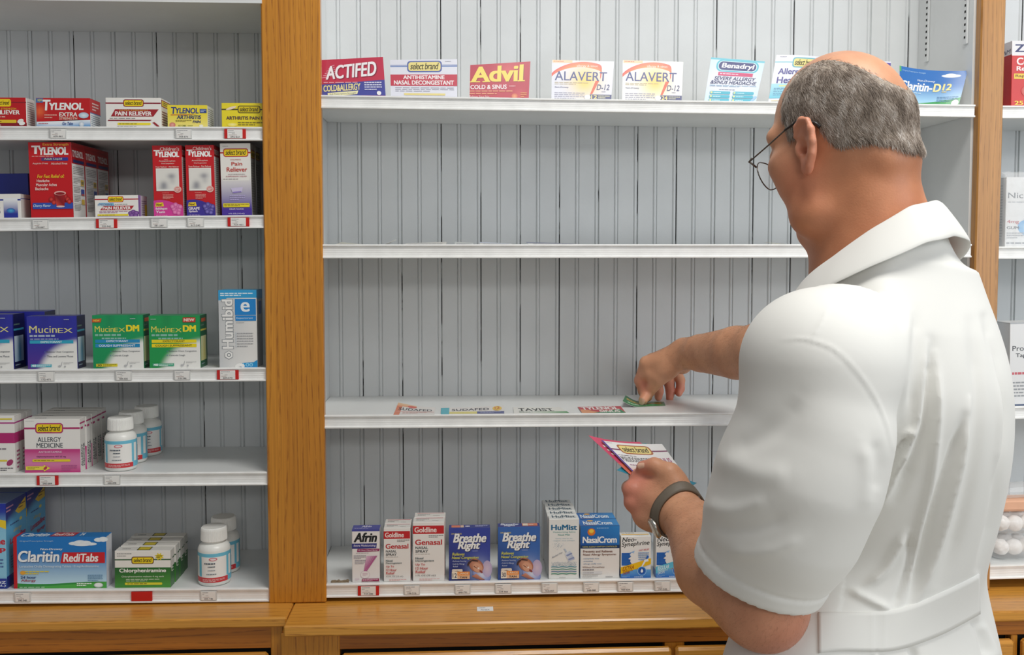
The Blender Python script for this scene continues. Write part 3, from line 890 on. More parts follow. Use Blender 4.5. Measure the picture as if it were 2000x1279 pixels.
def A_humibid(A):
    f = A['f']
    f.field(0, 0, 1, 1, 8, 16, lambda u, v: mixc(lin('#c9cbcc'), lin('#eceae6'), max(0, min(1, u*1.1+.15*math.sin(v*5+u*3)))))
    f.rect(0, .90, 1, 1, '#2f9fd6'); f.lines(.05, .92, .9, .97, 2, '#dbeef6', .5); f.poly([(0, .9), (.22, .9), (.18, .87), (0, .87)], '#2f9fd6')
    # brand name reads upwards along the left
    P, F = glyphs('Humibid', .03, 0, 1.05)
    pts = [(.09+(1-p[1])*.28, .245+p[0]*.635, p[2]) for p in P]
    P2, F2 = glyphs('Humibid', .065, 0, 1.05)
    f.put([(.07+(1-p[1])*.32, .24+p[0]*.645, p[2]) for p in P2], F2, [lin('#8f9498')]*len(P2))
    f.put(pts, F, [lin('#f4f3f0')]*len(pts))
    f.poly([(.25+.125*math.cos(math.radians(a+30)), .165+.058*math.sin(math.radians(a+30))) for a in range(0, 360, 60)], '#8f9498')
    f.poly([(.25+.11*math.cos(math.radians(a+30)), .165+.050*math.sin(math.radians(a+30))) for a in range(0, 360, 60)], '#f2f1ee')
    f.oval(.25, .165, .055, .025, '#8f9498'); f.oval(.25, .165, .03, .014, '#f2f1ee')
    f.rect(.43, .68, .98, .885, '#1c86d0'); f.txt('e', .58, .72, .82, .845, '#eef4f8', .02)
    f.rect(.44, .605, .98, .672, '#1c86d0'); f.txt('Expectorant', .47, .625, .9, .65, '#d6eaf6', .01)
    f.lines(.46, .575, .82, .59, 1, '#a9aaac'); f.rect(.44, .26, .447, .46, '#9ab4cc')
    f.lines(.47, .26, .9, .46, 6, '#a3a4a8', .3)
    f.poly([(.55, 0), (1, 0), (1, .1), (.9, .07), (.6, .06)], '#1f94d2'); f.txt('100', .62, .015, .88, .06, '#8fd0ee', .02); f.oval(.49, .03, .09, .022, '#f4f3f0', rot=.5); f.oval(.6, .03, .07, .022, '#f8f7f4', rot=-.5)
    r = A['r']; r.rect(0, .88, 1, 1, '#3f86b4'); r.rect(.3, .68, .8, .85, '#2f4f8e'); r.lines(.1, .3, .6, .6, 8, '#8a8c90'); r.lines(.1, .7, .22, .9, 9, '#8a8c90')
carton('L3', 426.5, 501, 566.5, .052, dict(f='#d2d3d3', r='#8f9194', t='#3f9cc8'), A_humibid, ['tall silver and blue carton with lettering running up its side, by the oak upright'])

# ---- left bay, fourth shelf
def A_pink_left(A):
    f = A['f']
    f.rect(0, .86, 1, .885, '#b03a86'); f.rect(0, .52, 1, .70, '#b5246e'); f.badge(.2, .74, .62, .95, '#d0562a', None, '#ecd02a')
    f.lines(.15, .33, .8, .45, 2, '#8a7f88'); f.rect(.3, .2, .82, .23, '#e4cf3a'); f.oval(.88, .18, .09, .045, '#a83a6a', rot=.8); f.lines(.55, .03, .95, .1, 2, '#5e5b5e')
    f.rect(.5, .93, .95, .955, '#e0cc3a')
    r = A['r']; r.rect(0, .86, 1, .885, '#b03a86'); r.rect(0, .52, 1, .70, '#b5246e'); r.lines(.3, .05, .8, .4, 5, '#b4527e')
def A_allergy(A):
    f = A['f']
    f.field(0, 0, 1, .44, 4, 12, lambda u, v: mixc(lin('#c8337f'), lin('#e08cb8'), abs(math.sin(v*3.3))*.8))
    f.lines(.03, .955, .28, .968, 1, '#a5a2a0')
    f.badge(.20, .735, .70, .925, '#b5326e', '#b5326e'); f.lines(.26, .755, .66, .768, 1, '#7a5a20')
    f.txt('ALLERGY', .24, .575, .66, .665, '#3a4450', .008); f.txt('MEDICINE', .22, .465, .69, .555, '#3a4450', .008)
    f.txt('ANTIHISTAMINE', .25, .365, .67, .405, '#f0c6dc', .02); f.txt('Diphenhydramine HCl 25 mg', .22, .28, .74, .315, '#5a2a56', .012)
    f.rr(.14, .205, .82, .25, '#ecd62a', .015); f.lines(.17, .215, .79, .24, 1, '#7a5a20')
    f.poly([(.02, .05), (.34, .05), (.34, .02), (.46, .085), (.34, .15), (.34, .12), (.02, .12)], '#ecdc4a'); f.lines(.05, .06, .26, .11, 2, '#8a7a2a'); f.oval(.37, .085, .04, .025, '#b43a4a', rot=.8)
    f.lines(.66, .03, .94, .15, 3, '#b85a92')
    t = A['t']; t.lines(.15, .3, .5, .7, 1, '#8a8a8c')
    r = A['r']; r.rect(0, .9, 1, .93, '#b5326e'); r.rect(.15, .80, .6, .84, '#b5326e')
    for k, s_ in enumerate(('ALLERGY', 'MEDICINE')):
        P, F = glyphs(s_, .012); r.put([(.47+.38*k-p[1]*.3, .1+p[0]*.42, p[2]) for p in P], F, [lin('#454b54')]*len(P))
carton('L4', -58, 27, 812, .0245, dict(f='#eeebe6', r='#e2dfda', t='#e6e3de'), A_pink_left, ['white and magenta carton at the left edge of the fourth shelf, front one', 'white and magenta carton second in the row at the left edge', 'white and magenta carton third in the row at the left edge'], 'row of white and magenta cartons', jig=.001)
carton('L4', 46, 155, 818.5, .0245, dict(f='#efece7', r='#e6e3de', t='#e9e6e1'), A_allergy,
       [f'white and pink allergy carton, {q} in its row of five' for q in ('the front one', 'second', 'third', 'fourth', 'the rearmost')], 'row of white and pink allergy cartons', jig=.0016, gap=.004)

# ---- left bay, lowest shelf
def A_lorat(A):
    f = A['f']
    def sh(u, v):
        return mixc(lin('#1d2f9c'), lin('#8fcbe6'), max(0, min(1, (1-abs(v-.42)*2.05)*2.2)))
    f.field(0, 0, 1, 1, 10, 20, sh)
    f.poly([(.62, .86), (1, .80), (1, .70), (.8, .76), (.62, .78)], '#f0cf2c'); f.lines(.7, .92, .98, .955, 1, '#d9e4f2')
    f.txt('Loratadine', .35, .52, .985, .60, '#c8283a', .04); f.txt('Syrup', .55, .42, .99, .50, '#c8283a', .04)
    f.lines(.5, .2, .95, .36, 4, '#4a6aa0'); f.txt('4 FL OZ', .62, .055, .985, .085, '#e6eef4', .02); f.txt('(120 mL)', .62, .02, .985, .045, '#e6eef4', .02)
    f.field(0, 0, 1, .12, 4, 3, lambda u, v: mixc(lin('#1d2f8c'), lin('#2a3a9a'), v)); f.txt('4 FL OZ', .62, .06, .985, .09, '#e6eef4', .02); f.txt('(120 mL)', .62, .02, .985, .05, '#e6eef4', .02)
    r = A['r']
    def sr(u, v):
        return mixc(lin('#1d2478'), lin('#5fb0dc'), max(0, min(1, (.80+.10*math.sin(u*2.2)-v)*9)))
    r.field(0, 0, 1, 1, 8, 26, sr)
    r.poly([(.45, .85), (.98, .96), (.98, .82), (.62, .80)], '#e9bf2a'); r.lines(.62, .85, .95, .92, 2, '#7a4a14'); r.lines(.02, .88, .36, .96, 2, '#c98aa8')
    r.oval(.72, .73, .07, .02, '#e0d060'); r.lines(.2, .70, .9, .735, 1, '#2a4a86')
    r.txt('allergy', .35, .60, .75, .655, '#d6c878', .01); r.txt('Loratadine', .18, .49, .95, .56, '#b02a52', .04, slope=.03); r.txt('Syrup', .5, .40, .95, .46, '#b02a52', .04, slope=.02)
    r.rect(0, 0, 1, .14, '#22308c'); r.oval(.6, .2, .3, .05, '#7a3a6a'); r.lines(.2, .2, .9, .36, 5, '#3f78a8')
def A_claritin(A):
    f = A['f']
    def sh(u, v):
        c = mixc(lin('#bfe0f0'), lin('#1a78c4'), max(0, min(1, (v-.12)/.55)))
        return c
    f.field(0, 0, 1, 1, 6, 16, sh)
    f.poly([(0, 0)]+[(k/12, .105-.02*math.sin(k/12*5.2)) for k in range(13)]+[(1, 0)], '#2f8f3c')
    f.poly([(.3, 0)]+[(.3+.7*k/10, .04+.085*(k/10)**1.2) for k in range(11)]+[(1, 0)], '#4fae46')
    f.lines(.06, .012, .52, .035, 1, '#d6ead0')
    f.rect(0, 0, .038, 1, '#c3141e')
    for (u, v, ru, rv) in ((.66, .87, .065, .035), (.72, .885, .07, .05), (.78, .88, .06, .045), (.83, .86, .07, .03), (.74, .85, .1, .03), (.92, .94, .05, .04), (.97, .95, .05, .05)):
        f.oval(u, v, ru, rv, '#f4f6f7', '#e2ecf2')
    f.txt('Original Prescription Strength', .07, .905, .43, .935, '#bcd9ec', .008)
    f.txt('Non-Drowsy', .29, .735, .53, .785, '#e9f2f6', .02, .15)
    f.poly([(.505, .49), (.985, .49), (.985, .70), (.53, .70)], '#cf1a26')
    f.txt('Claritin', .055, .505, .50, .725, '#10508e', .03, .12); f.txt('Claritin', .05, .515, .495, .735, '#f6f8f8', .03, .12)
    f.txt('RediTabs', .535, .515, .915, .675, '#f8f4f2', .03, .15)
    f.txt('Loratadine Orally Disintegrating Tablets 10 mg/Antihistamine', .065, .395, .92, .455, '#dcebf2', .006)
    f.lines(.08, .27, .38, .35, 2, '#e4cf4a', .55); f.oval(.10, .31, .03, .04, '#e8a83a')
    f.txt('24 hour', .075, .195, .245, .245, '#23407c', .025); f.txt('Allergy', .08, .125, .24, .18, '#a8324a', .02)
    f.lines(.80, .13, .96, .27, 4, '#5a86a8'); f.lines(.68, .04, .84, .11, 2, '#e6f2e0', .55); f.oval(.915, .06, .05, .05, '#c9cfc8'); f.oval(.915, .065, .038, .036, '#f4f4f0')
    t = A['t']; t.rect(0, 0, .04, 1, '#c3141e'); t.txt('Claritin', .06, .12, .36, .85, '#eaf3f8', .03, .3); t.poly([(.38, .1), (.64, .1), (.66, .95), (.40, .95)], '#b82a3a'); t.txt('RediTabs', .40, .25, .63, .8, '#f3dfdc', .03, .3); t.txt('24', .69, .25, .74, .8, '#eaf3f8', .03); t.lines(.5, .9, .98, .98, 1, '#cfe4f0')
    A['r'].rect(.2, .3, .8, .7, '#cdd3dc')
def A_chlor(A):
    f = A['f']
    f.field(0, 0, 1, .545, 6, 8, lambda u, v: mixc(lin('#23642a'), lin('#4f9a3c'), max(0, min(1, .8-v+.3*u))))
    f.rect(0, .74, 1, .775, '#2f5a34')
    f.lines(.04, .83, .3, .95, 2, '#8f8d8a', .35)
    f.badge(.30, .64, .70, .84, '#6a3a20'); f.poly([(.80+.09*(1 if k % 2 else .55)*math.cos(k*math.pi/8), .84+.11*(1 if k % 2 else .55)*math.sin(k*math.pi/8)) for k in range(16)], '#e6cf2a'); f.lines(.75, .80, .85, .88, 2, '#5a4a14', .5)
    f.txt('Chlorpheniramine', .08, .385, .92, .52, '#f3f2ea', .03)
    f.txt('Chlorpheniramine maleate 4 mg each', .12, .27, .88, .325, '#e2ead4', .012); f.lines(.2, .16, .8, .25, 2, '#cfe0c0', .4)
    f.rr(.18, .075, .85, .14, '#e6d52e', .025); f.lines(.22, .09, .82, .125, 1, '#6a5d20')
    t = A['t']; t.lines(.1, .3, .35, .7, 1, '#8f8d8a'); t.rect(.38, .15, .62, .95, '#4a4a20'); t.rect(.40, .25, .60, .85, '#d8c22a')
    r = A['r']; r.rect(0, 0, 1, .545, '#2f6a34'); r.rect(0, .74, 1, .775, '#2f5a34'); r.rect(.1, .5, .5, .8, '#dcd9d2'); r.txt('C', .2, .4, .7, .5, '#e6ead8', .03)
carton('L5', -118, 9, 984, .085, dict(f='#1d2f9c', r='#1d2478', t='#6f86b0'), A_lorat, ['large dark blue and sky blue syrup carton at the left edge of the lowest shelf', 'large dark blue syrup carton behind the front one, in shadow'], 'large blue syrup cartons', gap=.003)
carton('L5', 24.5, 206, 1048.5, .030, dict(f='#1a78c4', r='#dcdfe6', t='#1c78be', l='#c3141e'), A_claritin, ['wide sky blue carton with a red end and a cloud, on the lowest left shelf'], rz=.0)
carton('L5', 223, 332, 1075.5, .0255, dict(f='#edeae3', r='#dcdad4', t='#e4e1da'), A_chlor,
       [f'white and green carton, {q} in its row of four' for q in ('the front one', 'second', 'third', 'the rearmost')], 'row of white and green cartons', jig=.0015, gap=.005)

# ---- pill bottles
bottle_cap = flat('bottle_cap', '#eeeeea', 0.4)
bottle_hdpe = flat('bottle_plastic', '#ebebe6', 0.32, Subsurface_Weight=0.0)
def bottle(key, x0, x1, yt, yb, labels, group):
    """front bottle by its outline, the others behind it"""
    outs = []
    o = None
    for i, (a, b, t, lb) in enumerate(labels):
        if i == 0:
            Y = YF+0.006+.03
            xa, xb = W(a, t, Y).x, W(b, t, Y).x
            r = (xb-xa)/2; R0 = r; xc = (xa+xb)/2
            Y = YF+0.006+r
            z = shelf_z(key, xc); h = W((a+b)/2, t+3, Y).z-z; H0 = h
            root = thing('pill_bottle', (xc, Y, z+.0002), lb, 'bottle', group)
            hb = h*.73
            m = MB().lathe([(r*.86, 0), (r*.95, .001), (r, .004), (r, hb*.83), (r*.985, hb*.87), (r*.9, hb*.94), (r*.74, hb*.985), (r*.66, hb), (r*.66, h*.80)], 56)
            m.make('bottle_body', bottle_hdpe, root, smooth=True)
            n = 64; rc = r*.80; prof = [(h*.765, 1), (h*.775, 1.02), (h*.955, 1.0), (h*.985, .97), (h, .9)]
            V, F = [], []
            for k in range(n*2):
                aa = math.pi*k/n; q = rc*(1 if k % 2 else .978)
                V += [(q*s_*math.cos(aa), q*s_*math.sin(aa), zz) for zz, s_ in prof]
            m5 = len(prof)
            for k in range(n*2):
                for j in range(m5-1):
                    F.append((k*m5+j, ((k+1) % (2*n))*m5+j, ((k+1) % (2*n))*m5+j+1, k*m5+j+1))
            F.append(tuple(k*m5+m5-1 for k in range(2*n))); F.append(tuple(k*m5 for k in range(2*n))[::-1])
            mb = MB().add(V, F); mb.make('cap', bottle_cap, root)
            rg = MB().lathe([(rc*.76, h), (rc*.76, h+.0006), (rc*.70, h+.0006), (rc*.70, h)], 40); rg.V = rg.V; 
            # printed label wrapped round the front
            pr = Print()
            v0, v1 = hb*.10, hb*.80
            span = 4.6
            def wrap(u, v, e, r=r):
                aa = -math.pi/2+.22+(u-.38)*span
                return ((r+.0002+e)*math.cos(aa), (r+.0002+e)*math.sin(aa), v0+v*(v1-v0))
            A = Art(pr, wrap, span*r/(v1-v0))
            A.field(0, 0, 1, 1, 60, 1, lambda u, v: lin('#f2f0ec'))
            A.field(.0, .88, 1, 1, 60, 1, lambda u, v: lin('#6fc0da'))
            A.field(.66, .19, 1, 1, 24, 1, lambda u, v: lin('#6fc0da')); A.field(.15, .19, .20, 1, 4, 1, lambda u, v: lin('#6fc0da'))
            A.field(.56, .19, .60, .90, 4, 1, lambda u, v: lin('#6fc0da'))
            A.field(.0, 0, 1, .17, 60, 1, lambda u, v: lin('#d2353c')); A.field(.58, 0, 1, .2, 24, 1, lambda u, v: lin('#6fc0da'))
            A.field(.70, .25, .86, .80, 6, 1, lambda u, v: lin('#e9eef2'))
            for k in range(9): A.field(.715, .30+.05*k, .845, .325+.05*k, 3, 1, lambda u, v: lin('#4c5a7a'))
            A.oval(.37, .81, .055, .055, '#d76a74'); A.oval(.37, .81, .04, .035, '#f0dfe0')
            A.lines(.25, .62, .50, .70, 1, '#55606c', .6); A.lines(.30, .52, .46, .58, 1, '#55606c', .6); A.lines(.3, .40, .46, .45, 1, '#7a848e'); A.lines(.28, .26, .5, .33, 1, '#7a848e')
            A.lines(.22, .03, .52, .13, 3, '#f0c6c4')
            pr.build('label', M['card'], root)
            outs.append(root)
        else:
            s_ = R0
            # depth from how much narrower it looks
            x = a; yoff = b
            c = root.copy(); COL.objects.link(c)
            Y = root.location.y+yoff
            xx = W(x, t, Y).x
            c.location = (xx, Y, shelf_z(key, xx)+.0002); c.rotation_euler = (0, 0, (.25, -.1)[i % 2])
            for ch in list(root.children):
                d = ch.copy(); COL.objects.link(d); d.parent = c
            tag(c, lb, 'bottle', group)
            outs.append(c)
    return outs
bottle('L4', 0, 0, 0, 0, [(205, 265, 811, 'white pill bottle in front of two others on the fourth shelf'),
                          (256, .066, 805, 'white pill bottle in the middle of the three on the fourth shelf'),
                          (286, .134, 800, 'white pill bottle rearmost of the three on the fourth shelf')], 'white pill bottles on the fourth shelf')
bottle('L5', 0, 0, 0, 0, [(386, 448.5, 1024, 'white pill bottle in front of another on the lowest left shelf'),
                          (436.5, .070, 1010, 'white pill bottle behind the front one on the lowest left shelf')], 'white pill bottles on the lowest shelf')
# ------------------------------------------------------------------ middle bay, lowest shelf
def A_afrin(A):
    f = A['f']
    f.rect(0, .965, 1, 1, '#45489a')
    f.txt('Afrin', .06, .76, .91, .94, '#14161a', .045, .25)
    f.poly([(0, .635), (.88, .645), (.90, .735), (0, .735)], '#2f3280'); f.txt('Extra Moisturizing', .06, .665, .86, .715, '#e2dcea', .015, .2)
    f.poly([(.18, .575), (.98, .585), (1, .635), (.2, .635)], '#96285e'); f.txt('12 Hour Nasal Spray', .22, .588, .93, .622, '#e9cdd9', .015, .2)
    f.lines(.15, .545, .92, .562, 1, '#a9a4ac'); f.lines(.06, .44, .5, .52, 3, '#8f8a96', .4); f.lines(.1, .34, .52, .43, 3, '#8f8a96', .4, 3)
    f.field(0, 0, .001, .001, 1, 1, lambda u, v: lin('#ebe6e2'))
    f.poly([(.42, .20), (.52, .20), (.92, .50), (.52, .50)], ['#b04a8a', '#b04a8a', '#a83a80', '#e2c3d6'])
    for k in range(5): f.poly([(.45+.02*k, .22), (.455+.02*k, .22), (.58+.08*k, .50), (.57+.08*k, .50)], '#d9a9c6')
    f.oval(.47, .145, .17, .07, '#d3b8c6'); f.oval(.47, .145, .16, .066, '#ebe6e4'); f.lines(.38, .12, .56, .18, 4, '#c490aa')
    f.poly([(.34, .015), (.98, .015), (.98, .07), (.36, .065)], '#9c2350'); f.lines(.38, .025, .94, .06, 2, '#e6c3d0')
    f.lines(.1, .03, .26, .08, 3, '#d6b8c6')
    t = A['t']; t.rect(0, 0, 1, 1, '#45489a'); t.txt('Afrin', .32, .5, .68, .9, '#e6e4f0', .03, .2); t.lines(.08, .1, .92, .4, 1, '#a9a6d2')
def A_gen(vol):
    def art(A):
        f = A['f']
        f.rect(0, .80, .98, .94, '#c2161e'); f.txt('Goldline', .05, .825, .75, .915, '#f2e2dc', .03)
        f.lines(.5, .735, .96, .785, 2, '#6f6d6c', .45)
        f.txt('Genasal', .07, .615, .92, .705, '#c2262c', .025); f.txt('NASAL', .08, .545, .48, .59, '#4a5054', .015); f.txt('SPRAY', .08, .485, .48, .53, '#4a5054', .015)
        f.lines(.08, .455, .86, .47, 1, '#a9a6a2')
        f.txt('Nasal', .08, .375, .33, .41, '#4a5c62', .015); f.txt('Decongestant', .08, .325, .67, .365, '#4a5c62', .015)
        for i, t in enumerate(('Up To', '12 Hour', 'Relief')): f.txt(t, .085, .26-.06*i, (.38, .48, .4)[i], .305-.06*i, '#c2403e', .018)
        f.txt(vol, .09, .08, .72, .115, '#55585a', .008); f.lines(.2, .015, .84, .05, 2, '#d2807a', .4)
        t = A['t']; t.rect(.08, .80, .95, .90, '#c9636a'); t.lines(.1, .3, .5, .7, 2, '#77726e'); t.lines(.6, .2, .95, .4, 1, '#a9a6a2')
        A['r'].rect(0, 0, .15, 1, '#c2161e')
    return art
def A_breathe(num, cA, cB, top30):
    def art(A):
        f = A['f']
        def sh(u, v):
            c = mixc(lin(cA), lin(cB), max(0, min(1, .25+.9*v-.35*math.sin(u*4+v*3))))
            g = spread(u, v, [(.74, .20, .17, .14, .9)])
            return mixc(c, lin('#aebfe6'), min(.85, g))
        f.field(0, 0, 1, 1, 20, 26, sh)
        f.txt('DRUG-FREE', .06, .878, .31, .905, '#d6c76a', .015)
        f.txt('Breathe', .115, .715, .925, .885, '#16204e', .04, .28); f.txt('Breathe', .10, .725, .91, .895, '#f2f1ee', .04, .28)
        f.txt('Right', .225, .545, .775, .735, '#16204e', .04, .28); f.txt('Right', .21, .555, .76, .745, '#f2f1ee', .04, .28); f.lines(.57, .55, .8, .575, 1, '#9aa6d6')
        f.txt('Relieves', .08, .48, .38, .535, '#d9d65a', .02, .2); f.txt('Nasal Congestion', .07, .40, .72, .465, '#d9d65a', .02, .2)
        f.txt('-Reduces Snoring', .08, .352, .42, .388, '#c9d2ea', .008); f.txt('-Cold & Allergy', .08, .30, .38, .335, '#c9d2ea', .008); f.txt('Relief', .1, .26, .22, .288, '#c9d2ea', .008)
        # sleeping head on a pillow
        f.oval(.80, .11, .24, .12, '#d9dbe8', '#7a86c0', rot=-.5); f.oval(.93, .22, .12, .16, '#d6c2d2', '#b8a9cc')
        f.oval(.665, .285, .20, .115, '#d9a184', '#a8664e', rot=-.75); f.oval(.70, .245, .13, .085, '#e2ac90', '#d39a7c', rot=-.75); f.poly([(.66, .30), (.74, .25), (.70, .235)], '#c98a6e')
        f.poly([(.44, .30), (.47, .36), (.58, .405), (.72, .38), (.70, .36), (.56, .37), (.49, .31), (.47, .27)], '#3f2a2c')
        f.oval(.72, .235, .022, .018, '#f2ded0'); f.oval(.78, .17, .05, .02, '#8f3f3a', rot=-.7); f.poly([(.60, .27), (.68, .23), (.685, .238), (.61, .28)], '#5a2f2c')
        f.poly([(.55, .085), (.66, .13), (.80, .05), (.88, .012), (.74, .012)], ['#b06a52', '#d8957a', '#c98a6e', '#8f4a3a', '#8f4a3a'])
        f.rr(.075, .165, .33, .225, '#e6d9c9', .02); f.poly([(.11, .17), (.2, .195), (.29, .17)], '#a58a78')
        f.rect(.07, .035, .205, .175, '#f0e2cc'); f.rect(.205, .105, .505, .175, '#f0903a'); f.rect(.205, .035, .505, .105, '#e9b58a')
        f.txt(num, .09, .06, .19, .145, '#2a2c50', .015); f.txt('LARGE', .235, .123, .475, .16, '#f4ddc0', .02); f.txt('TAN', .26, .05, .44, .085, '#3a2c30', .02)
        t = A['t']
        if top30: t.txt('Breathe', .06, .5, .50, .95, '#dfe2f0', .04, .3); t.txt('Right', .14, .1, .42, .55, '#dfe2f0', .04, .3); t.rect(.58, .25, .95, .9, '#e0805a'); t.rect(.60, .3, .72, .85, '#f0e2cc'); t.lines(.74, .4, .93, .75, 1, '#f4ddd0')
        else: t.rect(.06, .2, .27, .85, '#e0805a'); t.rect(.28, .2, .36, .85, '#e9c6a9'); t.lines(.4, .3, .58, .75, 1, '#e6e4f0', .8); t.lines(.64, .35, .94, .8, 2, '#c9cbe8', .6)
    return art
def A_humist(A):
    f = A['f']
    f.txt('HuMist', .07, .815, .93, .905, '#1f6a94', .04); f.txt('Moisturizing Saline', .14, .765, .88, .795, '#7ab0aa', .012); f.txt('Nasal Mist', .3, .725, .7, .75, '#5aa49a', .012)
    f.txt('Gentle relief for dry', .22, .665, .78, .685, '#a9c2cc', .006); f.txt('clogged, nasal passages', .14, .63, .86, .65, '#a9c2cc', .006)
    r = random.Random(3)
    pts, F = [], []
    for k in range(60):
        u, v = r.gauss(.32, .09), r.gauss(.56, .03); m = len(pts); pts += [(u, v), (u+.012, v), (u+.012, v+.005), (u, v+.005)]; F.append((m, m+1, m+2, m+3))
    for k in range(420):
        u, v = r.uniform(.08, .92), r.uniform(.205, .285); m = len(pts); pts += [(u, v), (u+.011, v), (u+.011, v+.004), (u, v+.004)]; F.append((m, m+1, m+2, m+3))
    f.put(pts, F, [lin('#8fa4b8')]*len(pts))
    f.poly([(.50, .495), (.54, .505), (.60, .46), (.56, .44)], '#b9c6d6'); f.poly([(.52, .42), (.70, .47), (.86, .33), (.66, .29)], ['#dfe4ec', '#c9d3e2', '#a9b4cc', '#c9d0de'])
    f.poly([(.57, .40), (.75, .44), (.78, .42), (.60, .375)], '#8a97bd'); f.poly([(.64, .335), (.83, .37), (.85, .35), (.66, .31)], '#8a97bd')
    f.txt('Alcohol Free', .1, .345, .45, .375, '#8a90a0', .01, 0, 1, .09)
    for i, c in enumerate(('#5a9aa8', '#3a8a7a', '#3f6a9a', '#2a8a6a')):
        v = .19-.038*i
        n_ = 24
        up = [(.08+.84*k/n_, v+.011*abs(math.sin(k/n_*3*math.pi+.6))) for k in range(n_+1)]
        f.put([p for u, w in up for p in ((u, w), (u, w+.013))], [(2*k, 2*k+2, 2*k+3, 2*k+1) for k in range(n_)], [lin(c)]*(2*n_+2))
    f.lines(.35, .02, .7, .035, 1, '#a9a6a2')
    A['t'].txt('HuMist', .12, .35, .90, .95, '#3f5a6a', .035); A['t'].lines(.15, .1, .8, .25, 1, '#a9b4b8')
    A['l'].rect(.3, 0, .34, 1, '#d2d6d4')
def A_nasal(A):
    f = A['f']
    f.field(0, .60, 1, 1, 6, 6, lambda u, v: mixc(lin('#1a4f9e'), lin('#2f86cc'), .5*u+.5*v))
    f.lines(.42, .945, .93, .97, 1, '#a9cdea'); f.oval(.28, .885, .10, .07, '#f0a82a', '#d8662a'); f.oval(.28, .905, .06, .035, '#f6d24a')
    f.txt('NasalCrom', .055, .675, .93, .80, '#f4f5f4', .03, .03, .92); f.rect(0, .575, 1, .635, '#143a6a'); f.txt('NASAL ALLERGY SYMPTOM CONTROLLER', .06, .59, .94, .62, '#c9bf5a', .01)
    f.txt('Prevents and Relieves', .07, .495, .82, .54, '#7a4a3a', .012); f.txt('Nasal Allergy Symptoms:', .07, .43, .92, .478, '#7a4a3a', .012)
    for i, t in enumerate(('-runny/itchy nose', '-sneezing', '-allergic stuffy nose')): f.txt(t, .07, .365-.05*i, (.48, .32, .54)[i], .395-.05*i, '#4f7ca4', .008, .1)
    f.txt('Without Drowsiness', .06, .205, .62, .235, '#7a5a50', .012, .1); f.lines(.06, .155, .55, .185, 1, '#6f6d7a', .6); f.rect(.06, .09, .56, .135, '#d9d9da'); f.lines(.08, .1, .53, .125, 1, '#77757a')
    f.lines(.06, .02, .45, .075, 3, '#a9a6a4', .35); f.lines(.65, .02, .95, .045, 1, '#77757a')
    t = A['t']; t.field(0, 0, 1, 1, 4, 3, lambda u, v: mixc(lin('#1f66b4'), lin('#2f8ed2'), u)); t.oval(.30, .78, .08, .12, '#e8b04a'); t.txt('NasalCrom', .1, .18, .84, .72, '#eef2f4', .03); t.lines(.12, .05, .6, .12, 1, '#c9803a'); t.rect(0, 0, 1, .05, '#174a90')
def A_neo(strip, s1, s2, s3, scol):
    def art(A):
        f = A['f']
        f.txt('Neo-', .04, .855, .52, .965, '#1c2024', .012, .22, 1, .02); f.txt('Synephrine', .03, .715, .95, .85, '#1c2024', .012, .22, 1, .05)
        f.rect(.03, .30, .36, .60, '#1f62b8')
        for k in range(8): f.rect(.03, .32+.036*k, .36, .324+.036*k, '#3f84cc')
        for k in range(7): f.rect(.05+.045*k, .30, .054+.045*k, .60, '#3f84cc')
        f.poly([(.28, .60), (.46, .655), (.38, .53), (.30, .52)], ['#1f62b8', '#9ac4ea', '#c6def2', '#4a90d2'])
        f.poly([(.36, .61), (.30, .56), (.345, .52), (.25, .46), (.33, .44), (.31, .40), (.39, .30), (.62, .36), (.62, .5)], '#ece9e4')
        f.txt('FAST RELIEF', .60, .64, .94, .675, '#c94a5a', .015, .2, 1, .03); f.lines(.58, .42, .93, .625, 4, '#7a9cc8', .45)
        f.field(0, 0, 1, .20, 4, 6, lambda u, v: mixc(lin('#1a66bc'), lin('#6fb4e2'), v*.8))
        f.poly([(0, .10), (1, .33), (1, .47), (0, .26)], strip)
        f.txt(s1, .06, .17, .44, .265, scol, .02, .2, 1, .05); f.txt(s2, .07, .14, .4, .175, scol, .012, .2, 1, .03); f.txt(s3, .07, .08, .3, .135, scol, .015, .2, 1, .03)
        f.poly([(.68, .28), (.72, .27), (.86, .43), (.80, .45)], '#eef1f4'); f.poly([(.76, .43), (.90, .46), (.92, .40), (.80, .385)], '#f6f7f8'); f.poly([(.82, .455), (.89, .46), (.93, .52), (.88, .54)], '#1f62b8')
        f.oval(.70, .17, .15, .11, '#a9d2f0'); f.oval(.70, .17, .135, .098, '#2a74c4'); f.oval(.70, .17, .10, .075, '#1552a4'); f.oval(.70, .165, .04, .035, '#f2f6f8'); f.poly([(.66, .175), (.74, .175), (.70, .23)], '#f2f6f8')
        f.lines(.45, .015, .94, .045, 1, '#d6e6f4', .6); f.lines(.03, .02, .3, .06, 2, '#a9cbea', .35)
        t = A['t']; t.txt('Neo-Synephrine', .05, .60, .5, .95, '#3f4246', .01, .2); t.rect(.05, .35, .95, .5, strip); t.lines(.5, .1, .95, .25, 1, '#9aa9bd')
        A['r'].rect(0, 0, .1, .2, '#1a66bc'); A['l'].rect(0, 0, 1, .18, '#1a66bc')
    return art
GM = None
carton('M4', 687, 741, 1034, .03, dict(f='#ebe6e3', t='#45489a', r='#dcd6d6'), A_afrin, ['narrow white carton with black lettering and a violet top, leftmost of the lowest middle shelf'])
carton('M4', 749, 801.5, 1031, .030, dict(f='#ebe7e2', t='#eae6e0', r='#dcd8d2'), A_gen('1/2 FL OZ (15 mL)'), ['smaller white nasal spray carton with a red band, front one of two', 'smaller white nasal spray carton behind the front one'], 'smaller white cartons with red bands', jig=.001)
